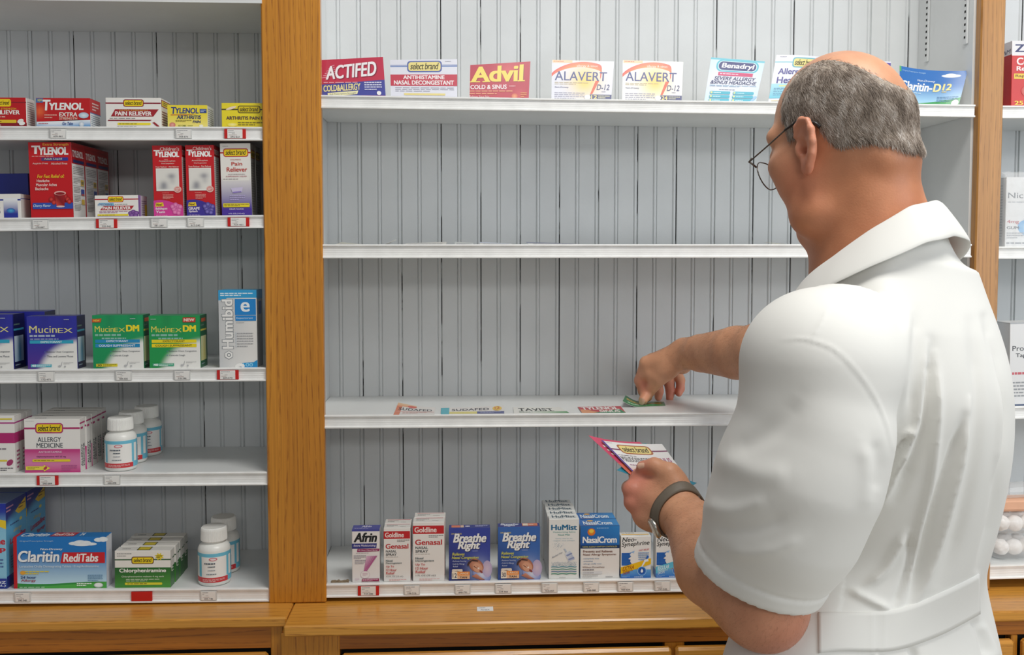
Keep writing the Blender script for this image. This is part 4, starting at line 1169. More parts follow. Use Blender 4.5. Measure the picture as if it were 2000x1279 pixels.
carton('M4', 806, 868, 1019.5, .0335, dict(f='#ebe7e2', t='#eae6e0', r='#dcd8d2'), A_gen('1 FL OZ (30 mL)'), ['larger white nasal spray carton with a red band, front one of two', 'larger white nasal spray carton behind the front one'], 'larger white cartons with red bands', jig=.002)
carton('M4', 876.5, 957, 1031, .022, dict(f='#22307f', t='#2a3486', r='#1a2460', l='#1a2460'), A_breathe('12', '#1c2a70', '#31419c', False), ['dark blue carton with a sleeping face and the number 12'])
carton('M4', 972.5, 1054.5, 1029, .026, dict(f='#24418f', t='#2a3486', r='#1a2460', l='#1a2460'), A_breathe('30', '#1c3a80', '#3565b0', True), ['brighter blue carton with a sleeping face and the number 30'])
carton('M4', 1072, 1131, 1013.5, .0275, dict(f='#e9e8e3', t='#e6e6e2', r='#dcdcd8', l='#d6d8d6'), A_humist,
       [f'tall white mist carton with green waves, {q} in its row of five' for q in ('the front one', 'second', 'third', 'fourth', 'the rearmost')], 'row of tall white mist cartons', jig=.0025, gap=.0016)
carton('M4', 1133.5, 1210, 1027, .046, dict(f='#e9e5e0', t='#2f86cc', r='#d6d2cc', l='#9ab4cc'), A_nasal, ['blue and white carton with an orange sun, front one of two', 'blue and white carton with an orange sun, behind the front one'], 'blue and white cartons with an orange sun', gap=.002)
carton('M4', 1212.5, 1271.5, 1047, .027, dict(f='#ece9e4', t='#e9e6e0', r='#dcdad6', l='#dcdad6'), A_neo('#f0bf1a', 'EXTRA', 'STRENGTH', 'DROPS', '#a04a14'), ['small white and blue drops carton with a yellow slanted stripe'])
carton('M4', 1281, 1340, 1046, .027, dict(f='#ece9e4', t='#e9e6e0', r='#dcdad6', l='#dcdad6'), A_neo('#5fbcd8', 'REGULAR', 'STRENGTH', 'DROPS', '#e2f2f6'), ['small white and blue drops carton with a pale blue stripe, half behind the forearm'])

# ------------------------------------------------------------------ cut out carton fronts
def card(corners, art, label, group, back='#b9aa94', bend=0.0, curl=None, flat_on=None, name='carton_front_card', nx=40):
    """corners TL, TR, BR, BL in space; the card bulges by bend along its width; curl(u, v) lifts it"""
    TL, TR, BR, BL = [Vector(c) for c in corners]
    nrm = (TR-TL).cross(TL-BL).normalized()
    def P(u, v, e):
        p = BL*(1-u)*(1-v)+BR*u*(1-v)+TR*u*v+TL*(1-u)*v
        q = bend*(1-(2*u-1)**2)+(curl(u, v) if curl else 0.0)
        return p+nrm*(q+e)
    w = (TR-TL).length; h = ((TL-BL).length+(TR-BR).length)/2
    pr = Print()
    V, F, C = [], [], []
    ny = 6
    th = .0004
    for lay in (0, 1):
        for j in range(ny+1):
            for i in range(nx+1):
                V.append(P(i/nx, j/ny, -th*lay)); C.append(lin('#e9e6e0') if lay == 0 else lin(back))
    m = (nx+1)*(ny+1)
    for j in range(ny):
        for i in range(nx):
            a = j*(nx+1)+i
            F.append((a, a+1, a+nx+2, a+nx+1)); F.append((m+a, m+a+nx+1, m+a+nx+2, m+a+1))
    rim = [i for i in range(nx+1)]+[j*(nx+1)+nx for j in range(1, ny+1)]+[ny*(nx+1)+i for i in range(nx-1, -1, -1)]+[j*(nx+1) for j in range(ny-1, 0, -1)]
    for a, b in zip(rim, rim[1:]+rim[:1]):
        F.append((a, m+a, m+b, b))
    pr.add(V, F, C)
    A = Art(pr, P, w/h)
    # everything printed follows the bend: cut broad fields finely
    field0 = A.field
    A.field = lambda u0, v0, u1, v1, nx_, ny_, fn: field0(u0, v0, u1, v1, max(nx_, int(30*(u1-u0))), ny_, fn)
    def rect(u0, v0, u1, v1, c, c2=None, h=False):
        a, b = lin(c), lin(c2 if c2 is not None else c)
        A.field(u0, v0, u1, v1, max(1, int(30*(u1-u0))), max(1, int(5*(v1-v0))), lambda u, v: mixc(a, b, u if h else v))
    A.rect = rect
    art(A)
    loc = (BL+BR)/2
    o = pr.build(name, M['card'], loc=tuple(loc))
    return tag(o, label, 'card', group)
GC = 'carton fronts along the topmost middle shelf'
def stand(key, q, art, label, lean=.022, yb=.010, group=GC, bend=0.0, **k):
    (tlx, tly), (trx, try_), (brx, bry), (blx, bly) = q
    bl, br_ = W(blx, bly, YF+yb), W(brx, bry, YF+yb)
    tl, tr = W(tlx, tly, YF+yb+lean), W(trx, try_, YF+yb+lean)
    for p in (bl, br_):
        p.z = shelf_z(key, p.x)+.0006
    return card((tl, tr, br_, bl), art, label, group, bend=bend, **k)
def C_actifed(f):
    f.rect(0, 0, 1, 1, '#c22f4c')
    f.put([(0, 0), (1, .02), (1, .44), (.0, .33)], [(0, 1, 2, 3)], [lin('#43489a')]*4)
    f.rect(.0, 0, 1, .05, '#c4384e')
    for k in range(6): f.poly([(.02+.03*k, .50+.06*k), (.24, .56+.055*k), (.24, .575+.055*k), (.02+.03*k, .515+.06*k)], '#e6a9b8')
    f.txt('ACTIFED', .105, .44, .90, .80, '#8a2038', .03, .18, 1, .09); f.txt('ACTIFED', .09, .455, .885, .815, '#f3eff2', .03, .18, 1, .09)
    f.lines(.05, .36, .95, .40, 1, '#e6b0b8')
    f.txt('COLD&ALLERGY', .04, .13, .62, .30, '#ecdf9a', .03, .1, 1, .06)
    f.poly([(.10, .0), (.56, .08), (.58, .17), (.10, .10)], '#e9e4b4'); f.txt('Full Prescription Strength', .13, .03, .54, .085, '#5a6a7a', .01, .1, 1, .05)
    f.lines(.68, .17, .95, .40, 4, '#d2d3ea', .5); f.oval(.90, .11, .035, .05, '#f2f0f0')
def C_antih(f):
    f.rect(0, 0, 1, 1, '#dfe0ea'); f.rect(0, .81, 1, .835, '#5a7ab8'); f.rect(0, .845, 1, .86, '#4a69ac')
    f.badge(.25, .67, .77, .965, '#5a6aa8', None, '#e9d98a')
    f.rect(0, .315, 1, .61, '#c43a50'); f.txt('ANTIHISTAMINE', .19, .49, .81, .59, '#f3e9ea', .035); f.txt('NASAL DECONGESTANT', .05, .345, .95, .455, '#f3e9ea', .035)
    f.lines(.07, .16, .95, .29, 3, '#a9a9b8', .4); f.rect(.2, .075, .82, .125, '#e6d58a'); f.rect(0, 0, 1, .045, '#5a72a8'); f.lines(.82, .93, .97, .955, 1, '#a9a9b8')
def C_advil(f):
    f.field(0, 0, 1, 1, 14, 10, lambda u, v: mixc(lin('#b5223f'), lin('#d65a5e'), min(1, .7*spread(u, v, [(.62, .8, .12, .14, 1), (.85, .12, .06, .1, .6)]))))
    f.txt('Advil', .03, .47, .90, .92, '#7a1428', .035, 0); f.txt('Advil', .02, .485, .89, .935, '#ecd35c', .035, 0)
    # slab serifs of the brand lettering
    for a, b in ((.0, .17), (.21, .34), (.80, .92)): f.rect(a, .485, b, .515, '#ecd35c')
    f.txt('COLD & SINUS', .01, .285, .62, .405, '#f0dcdf', .03); f.lines(.66, .33, .84, .39, 1, '#e0a4a8')
    f.lines(.0, .12, .72, .26, 2, '#d98a6a', .5); f.txt('Relieves Sinus Pain', .0, .03, .33, .10, '#e6c3c0', .01); f.oval(.76, .09, .055, .075, '#e29a6a', '#c8503f'); f.lines(.86, .05, .96, .2, 3, '#e0a05a')
def C_alavert(num, base):
    def art(f):
        B = lin(base)
        def sh(u, v):
            return mixc(B, lin('#f2cf6a'), min(.95, 1.0*spread(u, v, [(.55, .50, .17, .26, 1)])))
        f.field(0, 0, 1, 1, 20, 16, sh)
        arc = []
        n_ = 22
        for k in range(n_+1):
            t = k/n_
            tt_ = min(1, t/.84)
            u = .0+.79*tt_; v = .58+.37*math.sin(math.pi*min(1, tt_*.72+.02))**.6
            if t > .84: u, v = .79+.02*math.sin((t-.84)/.16*3.14), v-.20*(t-.84)/.16
            arc.append((u, v, .07+.10*t))
        pts = [q for u, v, th in arc for q in ((u, v-th*.9), (u, v+.02))]
        cs = []
        for k in range(n_+1): cs += [mixc(lin('#e2604a'), lin('#e79a5a'), math.sin(math.pi*k/n_)), mixc(lin('#d94a4a'), lin('#e0705a'), math.sin(math.pi*k/n_))]
        f.put(pts, [(2*k, 2*k+2, 2*k+3, 2*k+1) for k in range(n_)], cs)
        f.poly([(.64, .16), (.68, .17), (.78, .5), (.72, .5)], '#d9664a')
        f.rect(.01, .935, .33, 1, '#f0c9a0'); f.lines(.03, .95, .3, .985, 1, '#d2604a')
        f.txt('allergy & sinus', .40, .825, .74, .895, '#f6e3d8', .01)
        f.txt('ALAVERT', .05, .495, .90, .72, '#3f4a86', .008)
        f.lines(.05, .385, .6, .46, 2, '#b9a98a', .4); f.txt('Non-Drowsy', .055, .295, .28, .345, '#6a6f96', .012); f.lines(.05, .03, .55, .21, 4, '#9a9aae', .35)
        f.txt('D-12', .745, .27, .955, .41, '#4a4f7c', .012, .15); f.lines(.83, .21, .94, .245, 1, '#8a8aa0')
        f.rect(.64, .03, 1, .155, '#4a507c'); f.txt(num, .66, .045, .76, .14, '#ecd98a', .02); f.lines(.78, .05, .97, .14, 2, '#c9c6a4', .5); f.oval(.60, .085, .05, .06, '#f2f0ec')
    return art
def C_benadryl(f):
    f.field(0, 0, 1, 1, 10, 10, lambda u, v: mixc(lin('#b9dfe8'), lin('#dfe2ee'), min(1, .3+1.2*spread(u, v, [(.45, .5, .4, .25, 1)]))))
    f.rect(0, .96, 1, 1, '#6cc0d2'); f.rr(.12, .70, .91, .97, '#5ab9cc', .12); f.rr(.15, .725, .88, .945, '#c9e6ee', .10); f.rr(.165, .74, .865, .93, '#3a3f78', .09)
    f.txt('Benadryl', .22, .755, .83, .90, '#f2f2f4', .03, .1)
    f.rect(.18, .61, .83, .69, '#cc4a76'); f.lines(.21, .635, .8, .67, 1, '#f2c9d8', .6)
    f.txt('SEVERE ALLERGY', .12, .51, .90, .59, '#3f4670', .02, .22); f.txt('&SINUS HEADACHE', .06, .42, .93, .495, '#3f4670', .02, .22)
    f.lines(.06, .36, .94, .40, 2, '#8fb8d2', .4); f.lines(.25, .28, .75, .31, 1, '#9a9cb0')
    for i in range(3):
        for a, b in ((.08, .47), (.52, .92)):
            f.rr(a, .19-.085*i, b, .255-.085*i, '#4fb4ca', .025); f.lines(a+.07, .205-.085*i, b-.08, .24-.085*i, 1, '#d6eef2'); f.oval(a+.03, .225-.085*i, .02, .022, '#e0df9a')
    f.poly([(.85, .0), (.9, 0), (1, .15), (.95, .16)], '#9fc6ea')
def C_allhead(f):
    f.rect(0, 0, 1, 1, '#e2e4ee'); f.rect(0, .84, 1, .86, '#7ac2d0'); f.badge(.34, .74, .86, .955, '#6fb4c2', None, '#e6d98a')
    f.txt('Allergy &', .09, .56, .72, .72, '#4a4690', .02); f.txt('Headache', .09, .41, .82, .54, '#4a4690', .02)
    f.rect(0, .10, 1, .40, '#6fc2d8', '#a9dbe8'); f.rect(.15, .34, .5, .37, '#d6dc9a'); f.lines(.06, .15, .5, .32, 5, '#4f7fa8', .4); f.rect(.05, .04, .9, .055, '#d9c98a'); f.lines(.08, .95, .3, .97, 1, '#a9a9b8')
def C_hidden(f):
    f.rect(0, 0, 1, 1, '#e2e0ea'); f.rect(.0, .88, 1, .97, '#5a4a9c'); f.badge(.3, .6, .7, .84, '#5a4a9c', None, '#e6d98a'); f.lines(.1, .2, .9, .5, 3, '#6a6a8a')
def C_clarD(f):
    f.field(0, 0, 1, 1, 8, 14, lambda u, v: mixc(lin('#a9d4ea'), lin('#2f6fb8'), max(0, min(1, (v-.1)/.5))))
    f.put([(k/10, 0) for k in range(11)]+[(k/10, .06+.19*(k/10)**1.3) for k in range(11)], [(k, k+1, k+12, k+11) for k in range(10)], [lin('#3f9a5a')]*22)
    f.rect(0, .86, .03, 1, '#5aae6a')
    for (u, v, ru, rv) in ((.72, .86, .06, .03), (.79, .88, .08, .05), (.86, .86, .07, .04), (.8, .84, .12, .025)): f.oval(u, v, ru, rv, '#f4f6f8', '#e0e8f2')
    f.txt('Original Prescription Strength', .05, .88, .42, .925, '#a9cbe8', .008); f.txt('Non-Drowsy', .30, .66, .58, .73, '#dfeaf4', .015, .15)
    f.txt('Claritin-', .02, .42, .55, .65, '#f2f4f6', .03, .15); f.txt('D', .56, .42, .68, .64, '#eee0a0', .04, .1); f.txt('12', .70, .46, .83, .64, '#eed98a', .035, .1); f.lines(.70, .40, .82, .44, 1, '#d9c98a', .7)
    f.lines(.05, .34, .6, .39, 1, '#c9e0ee'); f.lines(.64, .14, .96, .30, 4, '#5a86b0', .35); f.oval(.93, .10, .055, .09, '#eef0ec', '#d2d6cc'); f.txt('14', .61, .02, .66, .09, '#eef4ea', .02); f.lines(.68, .02, .80, .09, 2, '#d9ead2')
stand('M1', [(622, 117.5), (748, 111), (753.5, 186), (628, 186)], C_actifed, 'red and blue carton front with slanted white lettering, next to the wide oak upright')
stand('M1', [(762, 117), (893, 115.5), (893, 188), (763.5, 187)], C_antih, 'white carton front with a red band and a blue framed yellow badge')
stand('M1', [(918.5, 127), (1036, 120), (1032.5, 190), (917, 189)], C_advil, 'crimson carton front with big yellow lettering')
stand('M1', [(1078, 117), (1199.5, 120), (1193.5, 192), (1077, 191)], C_alavert('12', '#dcdde8'), 'greyish white carton front with an orange swirl and the number 12')
stand('M1', [(1216.5, 117.5), (1334.5, 121), (1331, 194), (1215, 193)], C_alavert('24', '#f0efec'), 'bright white carton front with an orange swirl and the number 24')
stand('M1', [(1389, 112), (1494, 120), (1476, 198), (1375, 196)], C_benadryl, 'pale turquoise carton front with a dark oval, leaning to the right')
stand('M1', [(1516.5, 107), (1612, 112), (1600, 199), (1500, 198)], C_allhead, 'white and turquoise carton front partly behind the man\'s head', bend=.004)
stand('M1', [(1640, 116), (1740, 120.5), (1735, 202), (1640, 201)], C_hidden, 'carton front almost wholly behind the bald crown of the man')
stand('M1', [(1757, 128), (1890, 138), (1872, 204), (1758, 203)], C_clarD, 'curved sky blue carton front with a cloud, right of the man\'s head', bend=-.010)
# cards lying flat on the lower shelves
GL3 = 'cards lying flat on the third middle shelf'
def lay(key, q, art, label, group, curl=None, up=.0016, **k):
    pts = []
    for px, py in q:
        z = shelf_z(key, 0.2)
        for _ in range(3):
            p = WZ(px, py, z+up); z = shelf_z(key, p.x)
        pts.append(WZ(px, py, z+up))
    return card(pts, art, label, group, curl=curl, back='#d9d6d0', **k)
def L_sud(a):
    def art(f):
        f.rect(0, 0, 1, 1, '#e6e2de')
        if a:
            f.rect(0, 0, .14, 1, '#dd7f5a'); f.rect(0, .75, .5, 1, '#e29a6a', '#e6c39a'); f.oval(.4, .8, .12, .12, '#d65a4a'); f.txt('SUDAFED', .07, .42, .92, .66, '#2f3040', .02, 0, 1.05); f.rect(0, .30, .98, .34, '#e0a09a'); f.lines(.2, .1, .8, .28, 2, '#e0b0a8')
        else:
            f.rect(0, 0, .13, 1, '#4ab4c4'); f.rect(.13, .05, .57, .35, '#e2d67a'); f.rect(.57, .05, 1, .35, '#4a5290'); f.txt('SUDAFED', .17, .48, .76, .78, '#2f3040', .02, 0, 1.05); f.oval(.89, .68, .075, .28, '#ecc84a'); f.txt('12', .85, .62, .93, .9, '#d0602a', .03); f.lines(.84, .4, .95, .55, 1, '#c9802a'); f.lines(.62, .12, .95, .28, 2, '#b9bdd8')
    return art
def L_tavist(f):
    f.rect(0, 0, 1, 1, '#e9e8e2'); f.txt('TAVIST', .10, .38, .78, .82, '#1e2c26', .03, 0, 1.1)
    for a, b in ((.10, .2), (.52, .58), (.70, .78)): f.rect(a, .36, b, .41, '#1e2c26')
    f.field(.3, 0, 1, .30, 6, 3, lambda u, v: mixc(lin('#e9e8e2'), lin('#4f9a5a'), u)); f.lines(.1, .1, .5, .28, 2, '#9ab0a4'); f.lines(.4, .34, .9, .4, 1, '#7a9a86')
def L_tysin(f):
    f.rect(0, 0, 1, 1, '#c23a46'); f.poly([(0, 0), (.45, 0), (.2, .45), (.02, .6)], '#e29a6a'); f.poly([(.25, 0), (1, 0), (.93, .55)], '#2f8a5a')
    f.txt('TYLENOL', .06, .5, .92, .95, '#f2ebe8', .05, 0); f.txt('SINUS', .42, .08, .90, .42, '#efe9e2', .04, .1)
def L_green(f):
    f.rect(0, 0, 1, 1, '#2f7a4a'); f.rect(.05, .55, .9, .75, '#c9a83a'); f.rect(.1, .15, .95, .4, '#3a9a5a'); f.lines(.1, .2, .9, .38, 1, '#d9e2c9'); f.lines(.1, .58, .85, .72, 1, '#3a5a2a')
lay('M3', [(778, 790), (851, 796), (848.5, 809.5), (768, 810)], L_sud(1), 'pale card with orange left corner curling up, leftmost of the cards on the third shelf', GL3, curl=lambda u, v: .006*max(0, 1-u*2.2)*max(0, v-.3))
lay('M3', [(861.5, 797), (984, 792), (985, 808.5), (861, 809)], L_sud(0), 'wide white card with a turquoise end and a yellow disc', GL3)
lay('M3', [(1002, 795), (1095, 795.5), (1112, 806.5), (1004, 807.5)], L_tavist, 'white card with black lettering fading to green', GL3)
lay('M3', [(1128, 794.5), (1212, 793), (1222.5, 806), (1137, 806.5)], L_tysin, 'red and green card beside the man\'s reaching hand', GL3)
lay('M3', [(1222, 783.5), (1297, 784.5), (1300, 792.5), (1216, 795.5)], L_green, 'green card the man presses down with his thumb', GL3, curl=lambda u, v: .022*max(0, .35-u)**1.6*3.2, up=.001)
GL2 = 'cards lying on the eye level shelf'
def L_plain(c, c2):
    def art(f): f.rect(0, 0, 1, 1, c); f.rect(0, .6, 1, 1, c2); f.lines(.1, .1, .9, .5, 4, '#8a8f9c')
    return art
def lay2(x0, x1, label, c, c2, cu, y0=.02, d=.11, key='M2'):
    a, b = W(x0, 478, YF+y0).x, W(x1, 478, YF+y0).x
    z = shelf_z(key, (a+b)/2)+.0008
    return card([(a, YF+y0+d, z), (b, YF+y0+d, z), (b, YF+y0, z), (a, YF+y0, z)], L_plain(c, c2), label, GL2, curl=cu, back='#d9d6d0')
lay2(653, 706, 'pale card lying flat at the left end of the eye level shelf', '#d9d6c9', '#c9c6b4', lambda u, v: .0048*max(0, 1-u*1.2)*v+.0012*v)
lay2(744, 772, 'dark blue card whose right end curls up on the eye level shelf', '#2f3a52', '#3a4560', lambda u, v: .0105*u**1.5, d=.05)
lay2(787, 871, 'white card beside the curled dark blue one on the eye level shelf', '#e6e4de', '#d9d6d0', lambda u, v: (.0035+.0032*u)*v)
lay2(888, 925, 'narrow card left of the wide white one on the eye level shelf', '#d6d8d6', '#c9ccc9', lambda u, v: (.006-.002*u)*v, y0=.008, d=.05)
lay2(938, 1003, 'wide white card with one raised edge on the eye level shelf', '#e9e8e2', '#c9d0e2', lambda u, v: (.0062-.003*u)*v)
lay2(1034, 1135, 'rightmost pale card of the left group on the eye level shelf', '#dcdcda', '#6a7090', lambda u, v: (.0062-.0035*u)*v)
lay2(1527, 1557, 'small cream card next to the man\'s chin on the eye level shelf', '#e2dcb8', '#d6cfa8', lambda u, v: (.006-.0035*u)*v)

# ------------------------------------------------------------------ right bay
def A_zicam(A):
    f = A['f']
    f.rect(0, .78, 1, 1, '#e6e4e6'); f.txt('ZICAM', .06, .83, 1.0-.05, .95, '#2a2f66', .03); f.txt('Cold', .1, .64, .5, .75, '#f2e4e2', .03); f.txt('Remedy', .1, .53, .7, .62, '#f2e4e2', .03)
    f.rect(.05, .43, .7, .51, '#e8c83a'); f.txt('RapidMelts', .08, .445, .66, .495, '#7a2a1a', .02); f.oval(.5, .25, .3, .12, '#e9c9b8', '#c4302a'); f.txt('25', .07, .04, .25, .10, '#f0d24a', .03)
    l = A['l']; l.rect(0, .80, 1, 1, '#dcdade'); l.txt('ZICAM', .12, .80, .95, .86, '#6a6a80', .02, .2, 1, .03)
    for k in range(8): l.rect(.1, .68-.075*k, .18, .695-.075*k, '#e8c83a'); l.lines(.22, .67-.075*k, .8, .70-.075*k, 1, '#e2a09a')
carton('R1', 1978, 2072, 80, .075, dict(f='#cc2420', l='#b81e1e', r='#b81e1e', t='#e6e4e6'), A_zicam, ['red and white carton on the topmost shelf of the right bay'], yoff=.01)
def A_nicor(A):
    f = A['f']
    f.txt('Nicorette', .04, .70, .95, .78, '#5a6068', .008); f.lines(.04, .63, .9, .66, 1, '#9aa0a6')
    f.oval(.55, .40, .18, .10, '#8fc6e8', '#4f9ad2', rot=.3); f.oval(.45, .28, .2, .11, '#a9d4ee', '#5aa6da', rot=-.2); f.oval(.7, .46, .14, .06, '#4f9ad2')
    f.txt('4mg', .03, .33, .28, .39, '#b8505a', .015); f.txt('GUM', .03, .26, .28, .30, '#5a6068', .02); f.lines(.03, .12, .4, .22, 3, '#a9adb2'); f.lines(.03, .04, .9, .08, 1, '#7a8086')
    A['l'].lines(.2, .1, .8, .9, 20, '#a9adb2')
nic = carton('R2', 1966, 2062, 346, .055, dict(f='#dfe0e0', l='#d2d4d6', r='#d2d4d6', t='#e6e6e6'), A_nicor, ['white gum carton inside a clear plastic wrap on the right bay shelf'], yoff=.018)[0]
film, nt, b_ = new_mat('clear_film')
setp(b_, Roughness=0.09)
b_.inputs['Base Color'].default_value = (1, 1, 1, 1)
b_.inputs['Alpha'].default_value = 0.24
tc = node(nt, 'ShaderNodeTexCoord'); n1 = node(nt, 'ShaderNodeTexNoise'); n1.inputs['Scale'].default_value = 28; n1.inputs['Distortion'].default_value = 1.5
bp = node(nt, 'ShaderNodeBump'); bp.inputs['Strength'].default_value = 0.8; bp.inputs['Distance'].default_value = .006
nt.links.new(tc.outputs['Object'], n1.inputs['Vector']); nt.links.new(n1.outputs['Fac'], bp.inputs['Height']); nt.links.new(bp.outputs['Normal'], b_.inputs['Normal'])
def bag_mesh(name, x0, x1, y0, y1, z0, z1, parent, loc, seed, round_=2.6, wob=.004, mat=None, nu=40, nv=18):
    """a soft pillow of film"""
    r = np.random.default_rng(seed)
    ph = r.uniform(0, 6, (6,)); V, F = [], []
    for j in range(nv+1):
        t = math.pi*(j/nv-.5)
        for i in range(nu):
            a = 2*math.pi*i/nu
            e = 2/round_
            sg = lambda q, e: math.copysign(abs(q)**e, q)
            cx, cy, cz = sg(math.cos(t), e*.8)*sg(math.cos(a), e*.7), sg(math.cos(t), e*.8)*sg(math.sin(a), e*.7), sg(math.sin(t), e*.9)
            w = 1+wob/.05*(math.sin(5*a+ph[0]+4*t)+math.sin(9*a+ph[1]-6*t)+math.sin(3*a+11*t+ph[2]))*.12
            z = (z0+z1)/2+(z1-z0)/2*cz
            V.append(((x0+x1)/2+(x1-x0)/2*cx*w, (y0+y1)/2+(y1-y0)/2*cy*w, max(z0, min(z1+.01, z))))
    for j in range(nv):
        for i in range(nu):
            F.append((j*nu+i, j*nu+(i+1) % nu, (j+1)*nu+(i+1) % nu, (j+1)*nu+i))
    V = [(Vector(v)-Vector(loc)) for v in V] if parent else V
    return mesh_obj(name, V, F, mat or film, parent, None if parent else loc, True)
def sleeve(o, name, label, cat):
    """clear wrap round a carton, with a crimped top seam"""
    bb = [Vector(c) for c in o.bound_box]
    x0, x1 = min(b.x for b in bb)-.004, max(b.x for b in bb)+.004
    y0, y1 = min(b.y for b in bb)-.003, max(b.y for b in bb)+.004
    h = max(b.z for b in bb)
    V, F = [], []
    n = 28
    ring = [(x0+(x1-x0)*k/n, y0) for k in range(n)]+[(x1, y0+(y1-y0)*k/6) for k in range(6)]+[(x1-(x1-x0)*k/n, y1) for k in range(n)]+[(x0, y1-(y1-y0)*k/6) for k in range(6)]
    m = len(ring)
    zs_ = [0.0005, h*.3, h*.6, h*.9, h+.004, h+.012]
    rr_ = random.Random(5)
    for j, z in enumerate(zs_):
        for x, y in ring:
            q = rr_.uniform(-.0012, .0012)
            yy = y if j < 4 else (y+((y0+y1)/2-y)*(.0, .75)[j-4])
            V.append((x+q, yy+q if j < 5 else yy, z+(q if j else 0)))
    for j in range(len(zs_)-1):
        for k in range(m):
            F.append((j*m+k, j*m+(k+1) % m, (j+1)*m+(k+1) % m, (j+1)*m+k))
    w = mesh_obj(name, V, F, film, None, None, True)
    w.location = o.location
    return tag(w, label, cat)
sleeve(nic, 'plastic_wrap', 'clear crinkled plastic wrap round the white gum carton', 'wrap')
def A_prot(A):
    f = A['f']
    f.txt('Protective', .05, .66, .75, .72, '#3f4246', .01); f.txt('Tape', .12, .57, .4, .63, '#3f4246', .015); f.lines(.05, .36, .6, .42, 1, '#c9606a'); f.lines(.05, .1, .7, .3, 5, '#9a9da0')
    f.rect(0, 0, 1, .02, '#4a5a78'); f.rect(0, .985, 1, 1, '#a9acb0')
carton('R3', 1976, 2072, 629, .05, dict(f='#e2e2e2', l='#d6d8da', r='#d6d8da', t='#dcdcdc'), A_prot, ['tall white carton showing between the man\'s back and the edge of the photo'], yoff=.01)
cotton, nt, cb = new_mat('cotton')
setp(cb, Roughness=0.95); cb.inputs['Base Color'].default_value = lin('#f0ece8')+(1,); cb.inputs['Sheen Weight'].default_value = .4
tc = node(nt, 'ShaderNodeTexCoord'); n1 = node(nt, 'ShaderNodeTexNoise'); n1.inputs['Scale'].default_value = 90; n1.inputs['Detail'].default_value = 6
bp = node(nt, 'ShaderNodeBump'); bp.inputs['Strength'].default_value = .6; bp.inputs['Distance'].default_value = .003
nt.links.new(tc.outputs['Object'], n1.inputs['Vector']); nt.links.new(n1.outputs['Fac'], bp.inputs['Height']); nt.links.new(bp.outputs['Normal'], cb.inputs['Normal'])
peach = flat('peach_card', '#e8b494', 0.5)
def cotton_bag(z0, hgt, seed, header, label):
    x0, x1 = W(1941, 1090, YF+.01).x, W(2045, 1090, YF+.01).x
    y0, y1 = YF+.008, YF+.10
    loc = ((x0+x1)/2, (y0+y1)/2, z0)
    t = thing('cotton_ball_bag', loc, label, 'bag', 'bags of cotton balls')
    bag_mesh('bag_film', x0, x1, y0, y1, z0, z0+hgt, t, loc, seed)
    r = random.Random(seed)
    if header:
        hb = MB()
        hb.box(x0+.012, x1-.012, y0+.02, y1-.03, z0+hgt+.001, z0+hgt+.028, .006)
        hb.V = [tuple(Vector(v)-Vector(loc)) for v in hb.V]
        hb.make('header_card', peach, t)
        fl = MB().box(x0+.004, x1-.004, y0+.015, y1-.02, z0+hgt+.0285, z0+hgt+.05, .008)
        fl.V = [tuple(Vector(v)-Vector(loc)+Vector((0, 0, (.006*math.sin(v[0]*60))))) for v in fl.V]
        fl.make('folded_top', film, t)
    # the balls
    proto = None
    nb = 0
    R_ = .0165
    k = 0
    for iy in range(2):
        for ix in range(int((x1-x0-.02)/(R_*1.75))):
            c = (x0+.012+R_+ix*R_*1.75, y0+.012+R_+iy*R_*2.2, z0+hgt/2+r.uniform(-.002, .002))
            if proto is None:
                import bmesh
                bm = bmesh.new(); bmesh.ops.create_icosphere(bm, subdivisions=4, radius=R_)
                for v in bm.verts:
                    q = v.co.normalized()
                    v.co *= 1+.03*math.sin(q.x*5+1)*math.sin(q.y*6)+.03*math.sin(q.z*9+q.x*4)
                me = bpy.data.meshes.new('cotton_ball'); bm.to_mesh(me); bm.free()
                me.materials.append(cotton); me.polygons.foreach_set('use_smooth', [True]*len(me.polygons))
                proto = me
            o = bpy.data.objects.new('cotton_ball', proto); COL.objects.link(o)
            o.location = c; o.rotation_euler = (r.uniform(0, 6), r.uniform(0, 6), r.uniform(0, 6)); o.scale = (1.0, 1.0, min(1.0, (hgt/2-.001)/R_))
            tag(o, 'white cotton ball inside the '+('upper' if header else 'lower')+' clear bag at the right edge', 'cotton ball', 'cotton balls in the '+('upper' if header else 'lower')+' bag')
zz = shelf_z('R4', W(1985, 1100, YF).x)+.0004
hb1 = W(1985, 1049, YF+.01).z-zz
hb2 = W(1985, 1006, YF+.01).z-(zz+hb1+.0008)
cotton_bag(zz, hb1, 4, False, 'lower clear bag of cotton balls lying on the lowest right shelf')
cotton_bag(zz+hb1+.0008, hb2, 9, True, 'upper clear bag of cotton balls with a peach header, on the lower bag')

